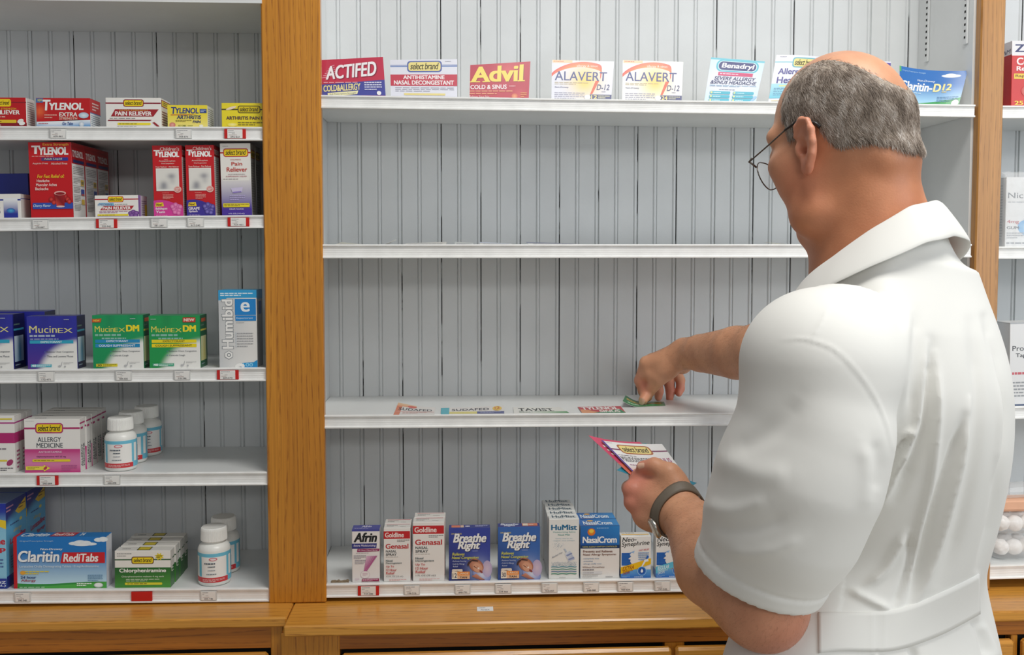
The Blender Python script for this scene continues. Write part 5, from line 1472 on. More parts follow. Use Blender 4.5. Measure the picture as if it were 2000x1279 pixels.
# ------------------------------------------------------------------ price tags in the channels
red_plastic = flat('red_tag_holder', '#c9201c', 0.35)
clear_holder = flat('clear_tag_holder', '#d3d4d2', 0.25)
def price_tag(key, x0, x1, code, red, label, blank=False):
    y = YF-0.0082
    a, b = W(x0, 1000, y).x, W(x1, 1000, y).x
    zt, zb = SHELF[key][3], SHELF[key][4]
    k, xc = SHELF[key][1], SHELF[key][2]
    xm = (a+b)/2; dz = k*(xm-xc)
    z0, z1 = zb+dz+.0038, zt+dz-.0046
    t = thing('price_tag', (xm, y, z0), label, 'price tag', 'price tags along the shelf channels')
    hw = (b-a)/2
    ex = 0.0 if red else .0022
    MB().box(-hw-ex, hw+ex, .0002, .0030, .0, z1-z0, .0003).make('tag_holder', red_plastic if red else clear_holder, t)
    if not blank:
        pr = Print()
        pw = hw*.70 if red else hw
        h = z1-z0
        o_ = .0
        mb = MB().box(-pw, pw, -.0004, .0001, .0006, h-.0003)
        pr.body(mb, lambda n: lin('#eceae6'))
        A = Art(pr, lambda u, v, e: (-pw+2*pw*u, -.0004-e, .0006+v*(h-.0009)), 2*pw/h)
        r = random.Random(int(x0))
        A.lines(.06, .78, .06+r.uniform(.6, .85), .92, 1, '#8f8f92', .5, int(x0)); A.lines(.06, .60, .06+r.uniform(.2, .5), .72, 1, '#9a9a9c', .5, int(x0)+1)
        A.lines(.3, .46, .55, .55, 1, '#9a9a9c', .5, 3); A.lines(.1, .30, .1+r.uniform(.4, .7), .40, 1, '#a58a80', .5, int(x0)+2)
        A.txt(code, .2, .07, .82, .25, '#55555a', .012)
        pr.build('paper_slip', M['paper'], t)
    return t
for (k, x0, x1, code, red, lb) in (
    ('L1', 2, 17.5, '629-447', 1, 'red price tag at the left end of the topmost left shelf'),
    ('L1', 118.5, 145.5, '629-461', 0, 'white price tag below the red carton with the wavy blue foot'),
    ('L1', 358.5, 385.5, '303-676', 0, 'white price tag below the small yellow carton with blue lettering'),
    ('L1', 450, 491, '292-621', 1, 'red edged price tag below the yellow carton beside the oak upright'),
    ('L2', -34, 6, '181-552', 1, 'red price tag at the left end of the second left shelf'),
    ('L2', 80, 107, '170-667', 0, 'white price tag below the tall red liquid cartons'),
    ('L2', 200.5, 241, '225-942', 1, 'red edged price tag below the low white carton with purple fruit'),
    ('L2', 308, 336, '181-297', 0, 'white price tag below the pink footed narrow carton'),
    ('L2', 378, 406, '617-240', 0, 'white price tag below the grape footed narrow carton'),
    ('L2', 453.5, 495, '727-461', 1, 'red edged price tag below the white and purple carton'),
    ('L3', 83, 111, '172-471', 0, 'white price tag below the blue and white carton'),
    ('L3', 233.5, 260.5, '484-022', 0, 'white price tag below the green carton with two blue stripes'),
    ('L3', 347, 374, '310-246', 0, 'white price tag below the green carton with two yellow stripes'),
    ('L3', 428, 470, '604-572', 1, 'red edged price tag below the tall silver and blue carton'),
    ('L4', 73, 115, '540-004', 1, 'red edged price tag below the white and pink allergy cartons'),
    ('L4', 206.5, 233.5, '500-098', 0, 'white price tag below the three pill bottles'),
    ('L5', 25.5, 52.5, '390-340', 0, 'white price tag below the wide sky blue carton'),
    ('L5', 390.5, 418, '432-136', 0, 'white price tag below the two pill bottles of the lowest shelf'),
    ('M4', 697.5, 739, '737-286', 1, 'red edged price tag below the narrow carton with the violet top'),
    ('M4', 790, 817, '106-516', 0, 'white price tag between the two sizes of white and red cartons'),
    ('M4', 890, 916.5, '640-791', 0, 'white price tag below the dark blue carton numbered 12'),
    ('M4', 969, 997, '234-566', 0, 'white price tag below the blue carton numbered 30'),
    ('M4', 1060, 1087.5, '910-457', 0, 'white price tag below the row of tall white mist cartons'),
    ('M4', 1142, 1169, '548-088', 0, 'white price tag below the carton with the orange sun'),
    ('M4', 1209, 1236, '960-624', 0, 'white price tag below the drops carton with the yellow stripe'),
    ('M4', 1281.5, 1309, '747-546', 0, 'white price tag below the drops carton with the pale blue stripe'),
    ('R2', 1993, 2021, '216-330', 0, 'white price tag below the plastic wrapped carton in the right bay')):
    price_tag(k, x0, x1, code, bool(red), lb)
price_tag('L5', 252.5, 293.5, '', True, 'plain red price tag below the white and green cartons', True)
# loose slip lying on the main counter
pr = Print()
c0 = WZ(932, 1194, ZM); c1 = WZ(963, 1185, ZM)
lw, ld = c1.x-c0.x, c1.y-c0.y
mb = MB().box(-lw/2, lw/2, 0, ld, 0.0002, .0007)
pr.body(mb, lambda n: lin('#efeeea'))
A = Art(pr, lambda u, v, e: (-lw/2+u*lw, v*ld, .0007+e), lw/ld)
A.txt('737-814', .22, .12, .75, .40, '#6a6a6e', .012); A.lines(.1, .6, .8, .85, 1, '#9a9a9c')
o = pr.build('paper_slip', M['paper']); o.location = ((c0.x+c1.x)/2, c0.y, ZM)
tag(o, 'small loose white paper slip lying on the raised oak countertop', 'slip')

# a flake of old brown paint at the left end of the lowest middle shelf
r_ = random.Random(11)
p0, p1 = W(646, 1139, YF+.004), W(681, 1139, YF+.004)
zq = shelf_z('M4', p0.x)
n = 11
V = []
for k in range(n):
    x = p0.x+(p1.x-p0.x)*k/(n-1)
    w_ = .010+r_.uniform(0, .006); h_ = .0022+r_.uniform(0, .0014)
    V += [(x, YF+.004+r_.uniform(0, .002), zq+.0002), (x, YF+.004+r_.uniform(0, .002), zq+h_*.8), (x, YF+.004+w_, zq+h_*.5), (x, YF+.004+w_, zq+.0002)]
F = [(4*k+j, 4*k+(j+1) % 4, 4*k+4+(j+1) % 4, 4*k+4+j) for k in range(n-1) for j in range(4)]+[(0, 1, 2, 3), tuple(range(4*n-4, 4*n))]
tag(mesh_obj('paint_flake', V, F, flat('old_brown_paint', '#8f7c62', .8), loc=((p0.x+p1.x)/2, YF+.01, zq)), 'brown flake of old paint lying at the left end of the lowest middle shelf', 'flake')
# ------------------------------------------------------------------ the man: smooth solids blended into continuous surfaces
def v3(p): return np.array(tuple(p), float)
def Wp(px, py, Y): return v3(W(px, py, Y))
def smin(a, b, k):
    h = np.maximum(k-np.abs(a-b), 0)/k
    return np.minimum(a, b)-h*h*k*0.25
def smax(a, b, k): return -smin(-a, -b, k)
def s_ell(P, c, r, R=None):
    q = P-np.asarray(c, float)
    if R is not None: q = q@R
    r = np.asarray(r, float)
    k0 = np.linalg.norm(q/r, axis=1); k1 = np.linalg.norm(q/(r*r), axis=1)
    return k0*(k0-1.0)/np.maximum(k1, 1e-9)
def s_cone(P, a, b, ra, rb):
    a = np.asarray(a, float); b = np.asarray(b, float)
    d = b-a
    q = P-a
    t = np.clip(q@d/max(d@d, 1e-12), 0, 1)
    return np.linalg.norm(q-t[:, None]*d, axis=1)-(ra+(rb-ra)*t)
def s_chain(P, pts, rad, k=0.004):
    o = None
    for i in range(len(pts)-1):
        e = s_cone(P, pts[i], pts[i+1], rad[i], rad[i+1])
        o = e if o is None else smin(o, e, k)
    return o
def in_box(P, lo, hi, fn, far=0.2):
    m = np.all((P > np.asarray(lo)) & (P < np.asarray(hi)), axis=1)
    o = np.full(len(P), far)
    if m.any(): o[m] = fn(P[m])
    return o

def surface(fn, lo, hi, h, L=4, slack=1.7):
    """sparse surface nets of the zero set of fn"""
    lo = np.asarray(lo, float); hi = np.asarray(hi, float)
    def ev(P):
        return np.concatenate([fn(P[i:i+150000]) for i in range(0, len(P), 150000)]) if len(P) else np.zeros(0)
    S = h*2**L
    n = np.ceil((hi-lo)/S).astype(int)
    cells = np.stack(np.meshgrid(*[np.arange(k) for k in n], indexing='ij'), -1).reshape(-1, 3)
    off = np.array([(a, b, c) for a in (0, 1) for b in (0, 1) for c in (0, 1)])
    for l in range(L, -1, -1):
        s = h*2**l
        d = ev(lo+(cells+0.5)*s)
        cells = cells[np.abs(d) < s*0.87*slack+0.0005]
        if l: cells = (cells[:, None, :]*2+off[None]).reshape(-1, 3)
    N = int(max(n)*2**L+3)
    key = lambda c: (c[..., 0].astype(np.int64)*N+c[..., 1])*N+c[..., 2]
    cor = (cells[:, None, :]+off[None])
    ck = key(cor)
    uk, inv = np.unique(ck.ravel(), return_inverse=True)
    uc = np.stack([uk//(N*N), (uk//N) % N, uk % N], -1)
    D = ev(lo+uc*h)
    d8 = D[inv].reshape(-1, 8)
    sg = d8 < 0
    act = sg.any(1) & ~sg.all(1)
    cells, d8, sg = cells[act], d8[act], sg[act]
    acc = np.zeros((len(cells), 3)); cnt = np.zeros(len(cells))
    for i in range(8):
        for ax, st in ((0, 4), (1, 2), (2, 1)):
            j = i+st
            if off[i][ax]: continue
            m = sg[:, i] != sg[:, j]
            t = np.zeros(len(cells)); t[m] = d8[m, i]/(d8[m, i]-d8[m, j])
            p = off[i][None].astype(float).repeat(len(cells), 0); p[:, ax] += t
            acc[m] += p[m]; cnt[m] += 1
    V = lo+(cells+acc/cnt[:, None])*h
    kk = key(cells); order = np.argsort(kk); ks = kk[order]
    def find(c):
        q = key(c); p = np.searchsorted(ks, q); p = np.minimum(p, len(ks)-1)
        ok = ks[p] == q
        return np.where(ok, order[p], -1)
    quads = []
    for ax, st in ((0, 4), (1, 2), (2, 1)):
        m = sg[:, 0] != sg[:, st]
        c = cells[m]; neg = sg[m, 0]
        b, d = (ax+1) % 3, (ax+2) % 3
        eb = np.zeros(3, int); eb[b] = 1; ed = np.zeros(3, int); ed[d] = 1
        i0, i1, i2, i3 = find(c), find(c-eb), find(c-eb-ed), find(c-ed)
        ok = (i0 >= 0) & (i1 >= 0) & (i2 >= 0) & (i3 >= 0)
        q = np.stack([i0, i1, i2, i3], -1)
        q[~neg] = q[~neg][:, ::-1]
        quads.append(q[ok])
    return V, np.concatenate(quads)
def fast_mesh(name, V, Q, mat, parent, loc, smooth=True, cols=None):
    me = bpy.data.meshes.new(name)
    V = np.asarray(V, np.float32)-np.asarray(tuple(loc), np.float32)
    me.vertices.add(len(V)); me.vertices.foreach_set('co', V.ravel())
    me.loops.add(Q.size); me.loops.foreach_set('vertex_index', Q.astype(np.int32).ravel())
    k = Q.shape[1]
    me.polygons.add(len(Q)); me.polygons.foreach_set('loop_start', np.arange(0, Q.size, k, dtype=np.int32))
    me.polygons.foreach_set('loop_total', np.full(len(Q), k, np.int32))
    me.polygons.foreach_set('use_smooth', np.full(len(Q), smooth))
    for mm in (mat if isinstance(mat, (list, tuple)) else [mat]): me.materials.append(mm)
    if cols is not None:
        a = me.color_attributes.new('Col', 'FLOAT_COLOR', 'POINT')
        a.data.foreach_set('color', np.asarray(cols, np.float32).ravel())
    me.update(calc_edges=True)
    o = bpy.data.objects.new(name, me)
    return link(o, parent)
def normals_of(V, Q):
    n = np.zeros_like(V)
    f = np.cross(V[Q[:, 2]]-V[Q[:, 0]], V[Q[:, 3]]-V[Q[:, 1]])
    for k in range(4): np.add.at(n, Q[:, k], f)
    return n/np.maximum(np.linalg.norm(n, axis=1), 1e-12)[:, None]
def relax(V, Q, it=1, lam=0.5):
    e = np.concatenate([Q[:, [0, 1]], Q[:, [1, 2]], Q[:, [2, 3]], Q[:, [3, 0]]])
    e = np.concatenate([e, e[:, ::-1]])
    deg = np.bincount(e[:, 0], minlength=len(V)).astype(float)
    for _ in range(it):
        s = np.stack([np.bincount(e[:, 0], V[e[:, 1], a], minlength=len(V)) for a in range(3)], -1)
        V = V+lam*(s/np.maximum(deg, 1)[:, None]-V)
    return V

# ---- frames and joints
E0 = np.array([0, 0, EYE])
ah, ph_ = math.radians(50), math.radians(20)
HC = Wp(1645, 243, 1.24)
F0 = np.array([-math.cos(ah), math.sin(ah), 0]); HL = np.array([-math.sin(ah), -math.cos(ah), 0]); ZZ = np.array([0, 0, 1.0])
HF = F0*math.cos(ph_)-ZZ*math.sin(ph_); HU = ZZ*math.cos(ph_)+F0*math.sin(ph_)
HR = np.stack([HF, HU, HL], -1)           # columns: forward, up, left
def hp(f, u, l): return HC+HF*f+HU*u+HL*l
at = math.radians(52)
TF = np.array([-math.cos(at), math.sin(at), 0]); TL = np.array([-math.sin(at), -math.cos(at), 0])
NB = HC+np.array([.048, -.02, -.205])     # base of the neck
SL_, SR_ = Wp(1592, 712, 1.06), np.array([.665, 1.36, EYE-.10])
EL_, WL_ = Wp(1488, 1176, 1.09), Wp(1328, 1000, 1.33)
ER_, WR_ = Wp(1500, 688, 1.665), Wp(1342, 690, 1.915)

# ---- head in its own frame
def head_sdf(P):
    q = (P-HC)@HR
    S = np.stack([q[:, 0], q[:, 1], np.abs(q[:, 2])], -1)    # symmetric copy
    d = s_ell(q, (0, 0, 0), (.091, .096, .074))
    d = smin(d, s_ell(q, (.036, -.045, 0), (.050, .078, .055)), .02)
    d = smin(d, s_ell(S, (.050, -.058, .040), (.042, .044, .035)), .015)      # cheeks
    d = smin(d, s_ell(S, (.050, -.108, .044), (.036, .032, .034)), .02)       # jowls
    d = smin(d, s_ell(q, (.080, -.120, 0), (.026, .024, .030)), .022)         # chin
    d = smin(d, s_ell(q, (.030, -.116, 0), (.052, .028, .042)), .02)          # under the chin
    d = smin(d, s_cone(S, (.084, .010, .012), (.072, .010, .048), .012, .011), .018)   # brow
    d = smin(d, s_ell(S, (.066, -.030, .050), (.024, .016, .020)), .022)      # cheekbone
    d = smax(d, -s_ell(S, (.104, -.012, .033), (.022, .013, .020)), .014)     # eye hollow
    d = smin(d, s_ell(S, (.078, -.012, .032), (.017, .013, .017)), .006)      # lid over the eyeball
    d = smin(d, s_cone(q, (.086, -.004, 0), (.104, -.044, 0), .008, .011), .014)       # nose
    d = smin(d, s_ell(S, (.097, -.048, .012), (.010, .008, .008)), .010)
    d = smax(d, -s_ell(S, (.101, -.057, .007), (.006, .005, .004)), .004)
    d = smin(d, s_ell(q, (.094, -.076, 0), (.012, .006, .024)), .008)         # lips
    d = smin(d, s_ell(q, (.091, -.088, 0), (.012, .006, .020)), .008)
    d = smax(d, -s_ell(q, (.106, -.082, 0), (.008, .002, .022)), .004)
    # neck, nape fold
    d = smin(d, s_cone(P, hp(-.012, -.055, 0), NB, .060, .078), .022)
    d = smin(d, s_ell(q, (-.050, -.072, 0), (.026, .024, .045)), .02)
    return d
EARR = []
def ear_sdf(P, side):
    q = (P-HC)@HR
    q = np.stack([q[:, 0]-.017, q[:, 1]+.029, q[:, 2]*side-.0765], -1)
    t = math.radians(14)                                      # leans back
    c, s = math.cos(t), math.sin(t)
    f = q[:, 0]*c+q[:, 1]*s; u = -q[:, 0]*s+q[:, 1]*c; o = q[:, 2]
    fl = math.radians(26)                                     # the back edge stands out from the skull
    b = -f
    o2 = o*math.cos(fl)-b*math.sin(fl); b2 = b*math.cos(fl)+o*math.sin(fl)
    Q = np.stack([b2, u, o2], -1)
    d = s_ell(Q, (.004, 0, .004), (.0185, .031, .0075))
    rim = [(-.012, .014), (-.008, .026), (.003, .0325), (.014, .029), (.0215, .017), (.0225, .002), (.018, -.013), (.010, -.024)]
    d = smin(d, s_chain(Q, [(x, y, .0085) for x, y in rim], [.0036, .0042, .0045, .0046, .0047, .0046, .0044, .0045], .003), .0035)
    d = smin(d, s_ell(Q, (.002, -.0295, .005), (.0105, .0095, .0055)), .005)      # lobe
    d = smax(d, -s_ell(Q, (.002, -.003, .0125), (.0095, .0145, .0085)), .004)     # bowl
    d = smax(d, -s_ell(Q, (.011, .017, .0125), (.0065, .012, .0055)), .004)
    d = smin(d, s_ell(Q, (-.0085, -.004, .008), (.0045, .0085, .005)), .004)      # tragus
    d = smax(d, -s_ell(Q, (-.001, -.006, .006), (.004, .005, .008)), .003)
    return d

# ---- hands: each finger its own chain of joints
def finger(P, j, r, k=.003):
    return s_chain(P, j, r, k)
def left_hand(P):
    mcp = [Wp(1250, 936, 1.378), Wp(1237, 957, 1.366), Wp(1239, 981, 1.362), Wp(1257, 1004, 1.362)]
    wr = [Wp(1318, 970, 1.336), Wp(1312, 984, 1.330), Wp(1308, 998, 1.328), Wp(1308, 1012, 1.332)]
    d = None
    for i in range(4):
        e = s_cone(P, wr[i], mcp[i], .0200, (.0135, .0140, .0135, .0125)[i])
        d = e if d is None else smin(d, e, .012)
    d = smin(d, s_ell(P, Wp(1282, 1012, 1.350), (.032, .022, .020)), .015)        # heel of the hand
    d = smin(d, s_cone(P, Wp(1328, 1000, 1.332), Wp(1298, 985, 1.345), .027, .020), .015)
    seg = [(.043, .026, .022), (.046, .029, .023), (.043, .027, .022), (.034, .020, .019)]
    dirs = [((.04, .95, -.05), (.82, .42, -.30), (.85, -.40, -.30)), ((.04, .95, -.18), (.80, .36, -.42), (.80, -.5, -.2)),
            ((.06, .93, -.26), (.78, .25, -.50), (.75, -.6, -.1)), ((.10, .90, -.32), (.78, .15, -.52), (.7, -.65, 0))]
    rr = [(.0128, .0112, .0100, .0085), (.0132, .0115, .0103, .0086), (.0126, .0110, .0098, .0083), (.0112, .0096, .0088, .0074)]
    for i in range(4):
        J = [mcp[i]]
        for q in range(3):
            v = np.array(dirs[i][q]); J.append(J[-1]+v/np.linalg.norm(v)*seg[i][q])
        f = finger(P, J, rr[i])
        d = smin(d, f, .0065)
    # knuckle heads
    for i in range(4): d = smin(d, s_ell(P, mcp[i]+np.array([-.003, -.004, .001]), (.0118, .0112, .0110)), .006)
    th = [Wp(1325, 960, 1.335), Wp(1307, 924, 1.345), Wp(1278, 910, 1.358), Wp(1255, 912, 1.368)]
    t = s_chain(P, th, [.021, .0150, .0122, .0092], .004)
    d = smin(d, t, .010)
    d = smin(d, s_ell(P, Wp(1312, 945, 1.35), (.022, .018, .022)), .014)           # web of the thumb
    return d
zsh = shelf_z('M3', .40)
TIP = v3(WZ(1254.5, 782, zsh+.0105))
def right_hand(P):
    W0 = WR_
    mcp = [Wp(1263, 709, 1.945), Wp(1273, 704, 1.972), Wp(1292, 705, 1.993), Wp(1316, 712, 2.003)]
    wr = [Wp(1330, 690, 1.915), Wp(1332, 686, 1.925), Wp(1338, 688, 1.935), Wp(1342, 694, 1.938)]
    d = None
    for i in range(4):
        e = s_cone(P, wr[i], mcp[i], .0215, (.0145, .0145, .0140, .0125)[i])
        d = e if d is None else smin(d, e, .012)
    pip = [Wp(1250, 743, 1.965), Wp(1284, 744, 2.000), Wp(1306, 746, 2.018), Wp(1329, 742, 2.018)]
    dip = [Wp(1256, 764, 1.968), Wp(1287, 764, 2.004), Wp(1309, 765, 2.020), Wp(1329, 759, 2.015)]
    tip = [Wp(1266, 776, 1.975), Wp(1286, 775, 2.006), Wp(1308, 777, 2.018), Wp(1326, 768, 2.008)]
    rr = [(.0140, .0122, .0108, .0088), (.0140, .0115, .0100, .0086), (.0136, .0112, .0098, .0084), (.0122, .0100, .0090, .0076)]
    for i in range(4):
        d = smin(d, finger(P, [mcp[i], pip[i], dip[i], tip[i]], rr[i]), .0055)
    th = [Wp(1322, 704, 1.915), Wp(1288, 737, 1.935), Wp(1266, 765, 1.962), TIP+np.array([.002, 0, .001])]
    d = smin(d, s_chain(P, th, [.022, .0165, .0130, .0098], .004), .009)
    d = smin(d, s_ell(P, Wp(1303, 716, 1.930), (.024, .022, .024)), .014)
    d = smin(d, s_ell(P, Wp(1332, 712, 1.955), (.020, .024, .020)), .016)
    d = smin(d, s_cone(P, Wp(1272, 728, 1.945), Wp(1290, 722, 1.94), .015, .018), .012)
    return d
def arms(P):
    a = SL_; 
    d = s_cone(P, SL_, EL_, .056, .045)
    mid = WL_*.40+EL_*.60+np.array([-.012, 0, -.006])
    e = s_chain(P, [EL_, mid, WL_*.8+EL_*.2, WL_], [.052, .053, .038, .0320], .005)
    d = smin(d, e, .03)
    d = smin(d, s_ell(P, EL_+np.array([.004, -.014, -.014]), (.030, .030, .030)), .02)
    f = s_cone(P, SR_, ER_, .060, .050)
    mid = WR_*.35+ER_*.65
    g = s_chain(P, [ER_, mid, WR_*.80+ER_*.20, WR_], [.050, .050, .0375, .0320], .005)
    return np.minimum(d, smin(f, g, .03))
def trunk(P):
    d = s_cone(P, NB, NB*.5+(SL_+SR_)*.25+np.array([0, 0, -.10]), .085, .10)
    d = smin(d, s_cone(P, SL_, SR_, .055, .055), .05)
    m = (SL_+SR_)/2
    d = smin(d, s_cone(P, m+np.array([0, 0, -.06]), np.array([.555, 1.25, EYE-.46]), .095, .075), .06)
    return d
BLO, BHI = (0.10, .88, EYE-.75), (.86, 2.09, EYE+.30)
def body_sdf(P):
    d = in_box(P, hp(0, 0, 0)-.30, hp(0, 0, 0)+.25, head_sdf)
    for s in (1, -1):
        c = hp(.013, -.028, .080*s)
        d = smin(d, in_box(P, c-.06, c+.06, lambda q: ear_sdf(q, s)), .005)
    d = smin(d, trunk(P), .04)
    d = smin(d, arms(P), .03)
    c = Wp(1275, 970, 1.36); d = smin(d, in_box(P, c-.14, c+.14, left_hand), .014)
    c = Wp(1290, 725, 1.95); d = smin(d, in_box(P, c-.15, c+.15, right_hand), .014)
    return d

# ---- materials
def skin_mat():
    m, nt, b = new_mat('skin')
    tc = node(nt, 'ShaderNodeTexCoord')
    n = node(nt, 'ShaderNodeTexNoise'); n.inputs['Scale'].default_value = 22; n.inputs['Detail'].default_value = 6
    nt.links.new(tc.outputs['Object'], n.inputs['Vector'])
    at_ = node(nt, 'ShaderNodeAttribute', attribute_name='Col')
    r = ramp(nt, [(.32, (.86, .80, .78)), (.68, (1.06, 1.05, 1.05))])
    nt.links.new(n.outputs['Fac'], r.inputs['Fac'])
    mu = node(nt, 'ShaderNodeMix', data_type='RGBA', blend_type='MULTIPLY'); mu.inputs['Factor'].default_value = 1
    nt.links.new(at_.outputs['Color'], mu.inputs[6]); nt.links.new(r.outputs['Color'], mu.inputs[7])
    nt.links.new(mu.outputs[2], b.inputs['Base Color'])
    n2 = node(nt, 'ShaderNodeTexNoise'); n2.inputs['Scale'].default_value = 420; n2.inputs['Detail'].default_value = 4
    nt.links.new(tc.outputs['Object'], n2.inputs['Vector'])
    bp = node(nt, 'ShaderNodeBump'); bp.inputs['Strength'].default_value = .22; bp.inputs['Distance'].default_value = .0012
    nt.links.new(n2.outputs['Fac'], bp.inputs['Height']); nt.links.new(bp.outputs['Normal'], b.inputs['Normal'])
    setp(b, Roughness=.48)
    b.inputs['Subsurface Weight'].default_value = .12
    b.inputs['Subsurface Radius'].default_value = (.012, .005, .003)
    b.inputs['Subsurface Scale'].default_value = .6
    return m
SKIN = skin_mat()
PERSON = thing('person', (.50, 1.20, 0), 'balding grey haired man in a white short sleeved coat and glasses, laying out cards', 'person')
PL = v3(PERSON.location)
BV, BQ = surface(body_sdf, BLO, BHI, .0024, 4)
BV = relax(BV, BQ, 1, .5)
BN = normals_of(BV, BQ)
def skin_colour(V, N):
    base = np.array(lin('#d39c79'))
    c = np.repeat(base[None], len(V), 0)
    def blend(m, col):
        m = np.clip(m, 0, 1)[:, None]
        return c*(1-m)+np.array(lin(col))[None]*m
    q = (V-HC)@HR
    inh = (np.linalg.norm(V-HC, axis=1) < .22)
    # neck's warm shade painted in as orange; scalp pale, ears and cheeks rosy
    c = blend(inh*np.clip((-.03-q[:, 1])/.06, 0, 1)*.55, '#c2764a')
    c = blend(inh*np.exp(-((q[:, 0]-.05)**2+(q[:, 1]+.06)**2)/.0018)*.5, '#cc7a5c')
    c = blend(inh*(np.abs(q[:, 2]) > .074)*(q[:, 1] < .012)*(q[:, 0] < .03)*.5, '#d68a72')
    c = blend(inh*np.clip((q[:, 1]-.05)/.03, 0, 1)*.6, '#d09c80')
    c = blend(np.exp(-((V-(EL_+np.array([.02, -.02, -.03])))**2).sum(1)/.0035)*.7, '#b9705f')
    # knuckles, finger ends; the right fingers' shade is painted in as redder skin
    for p, r in ((Wp(1228, 955, 1.366), .03), (Wp(1230, 985, 1.362), .028), (Wp(1245, 930, 1.375), .026), (Wp(1254, 910, 1.368), .018),
                 (Wp(1300, 770, 2.01), .035), (Wp(1256, 750, 1.96), .025), (Wp(1327, 762, 2.01), .02)):
        c = blend(np.exp(-((V-p)**2).sum(1)/(r*r))*.75, '#cf7f6c')
    return np.concatenate([c, np.ones((len(V), 1))], 1)
BODY = fast_mesh('body', BV, BQ, SKIN, PERSON, PL, True, skin_colour(BV, BN))

# ---- coat
def loft(P, rings):
    """stack of ellipses: (z, cx, cy, front-back half axis, side half axis)"""
    R = np.array(rings)
    z = P[:, 2]
    zi = R[:, 0]
    zd = np.linspace(zi[0]-.2, zi[-1]+.2, 500)                # the outline runs smoothly from ring to ring
    kw = np.exp(-(np.arange(-40, 41)*(zd[1]-zd[0])/.028)**2/2); kw /= kw.sum()
    sm = []
    for k in range(1, 5):
        y = np.interp(zd, zi, R[:, k])
        sm.append(np.convolve(np.pad(y, 40, mode='edge'), kw, mode='valid'))
    g = lambda k: np.interp(z, zd, sm[k-1])
    cx, cy, a, b = g(1), g(2), g(3), g(4)
    dx, dy = P[:, 0]-cx, P[:, 1]-cy
    f = dx*TF[0]+dy*TF[1]; l = dx*TL[0]+dy*TL[1]
    k0 = np.sqrt((f/a)**2+(l/b)**2); k1 = np.sqrt((f/a**2)**2+(l/b**2)**2)
    d = k0*(k0-1)/np.maximum(k1, 1e-6)
    return np.maximum(d, np.maximum(z-zi[-1], zi[0]-z))
def ring(py, right, a, b, Y=1.22, left=None):
    """ellipse at the height of row py whose right outline (and left, where it shows) is seen at that column"""
    z = W(1800, py, Y).z
    t = np.linspace(0, 2*math.pi, 120)
    x = .52
    for _ in range(20):
        off = np.outer(np.cos(t)*a, TF)+np.outer(np.sin(t)*b, TL)
        px = project(np.array([x, Y, z])+off)[0]
        x += (right-px.max())/1520*.6
        if left is not None: b += ((px.min()-left))/1520*.45
    return (z, x, Y, a, b)
RINGS = [ring(*q) for q in ((2300, 2085, .18, .215, 1.23, 1345), (1800, 2030, .165, .205, 1.23, 1362), (1450, 1985, .150, .196, 1.23, 1384), (1279, 1954, .138, .186, 1.235, 1398), (1215, 1937, .126, .176, 1.24, 1412), (1150, 1922, .118, .160, 1.245, 1445),
    (1050, 1943, .122, .152, 1.235), (950, 1968, .132, .155, 1.22), (860, 1983, .138, .160, 1.21), (760, 1984, .138, .166, 1.20), (690, 1972, .130, .164, 1.20), (600, 1938, .110, .146, 1.21), (530, 1905, .085, .115, 1.22))]
HA, HB = Wp(1348, 1058, 1.14), Wp(1574, 1209, 1.02)
ax_ = (EL_-SL_)/np.linalg.norm(EL_-SL_)
ab = (HB-HA)/np.linalg.norm(HB-HA)
dn = np.cross(ax_, ab); dn /= np.linalg.norm(dn)
HN = np.cross(ab, dn); HN /= np.linalg.norm(HN)
if HN@ax_ < 0: HN = -HN
SLP = [SL_, Wp(1590, 845, 1.055), Wp(1561, 924, 1.06), Wp(1528, 1015, 1.07), Wp(1480, 1120, 1.09)]
SLP.append(SLP[-1]+(SLP[-1]-SLP[-2]))
SLR = [.085, .083, .090, .086, .072, .066]
def sleeve_l(P):
    d = s_chain(P, SLP, SLR, .02)
    cut = (P-HA)@HN
    inner = s_chain(P, SLP, [r-.009 for r in SLR], .03)
    d = smax(d, cut, .004)
    return np.maximum(d, -np.maximum(inner, -.05-cut))       # hollow for the last 5 cm
def sleeve_r(P):
    e = SR_+(ER_-SR_)*.80
    n = (ER_-SR_)/np.linalg.norm(ER_-SR_)
    d = s_chain(P, [SR_, SR_+(ER_-SR_)*.5, SR_+(ER_-SR_)*1.1], [.080, .080, .076], .03)
    cut = (P-e)@n
    inner = s_chain(P, [SR_, SR_+(ER_-SR_)*.5, SR_+(ER_-SR_)*1.1], [.072, .072, .068], .03)
    return np.maximum(smax(d, cut, .004), -np.maximum(inner, -.05-cut))
CC = Wp(1697, 455, 1.212)                 # middle of the collar ring
ZFX, ZFZ = [0, 30, 60, 90, 120, 150, 180], [.040, .032, .004, -.030, -.058, -.082, -.1]
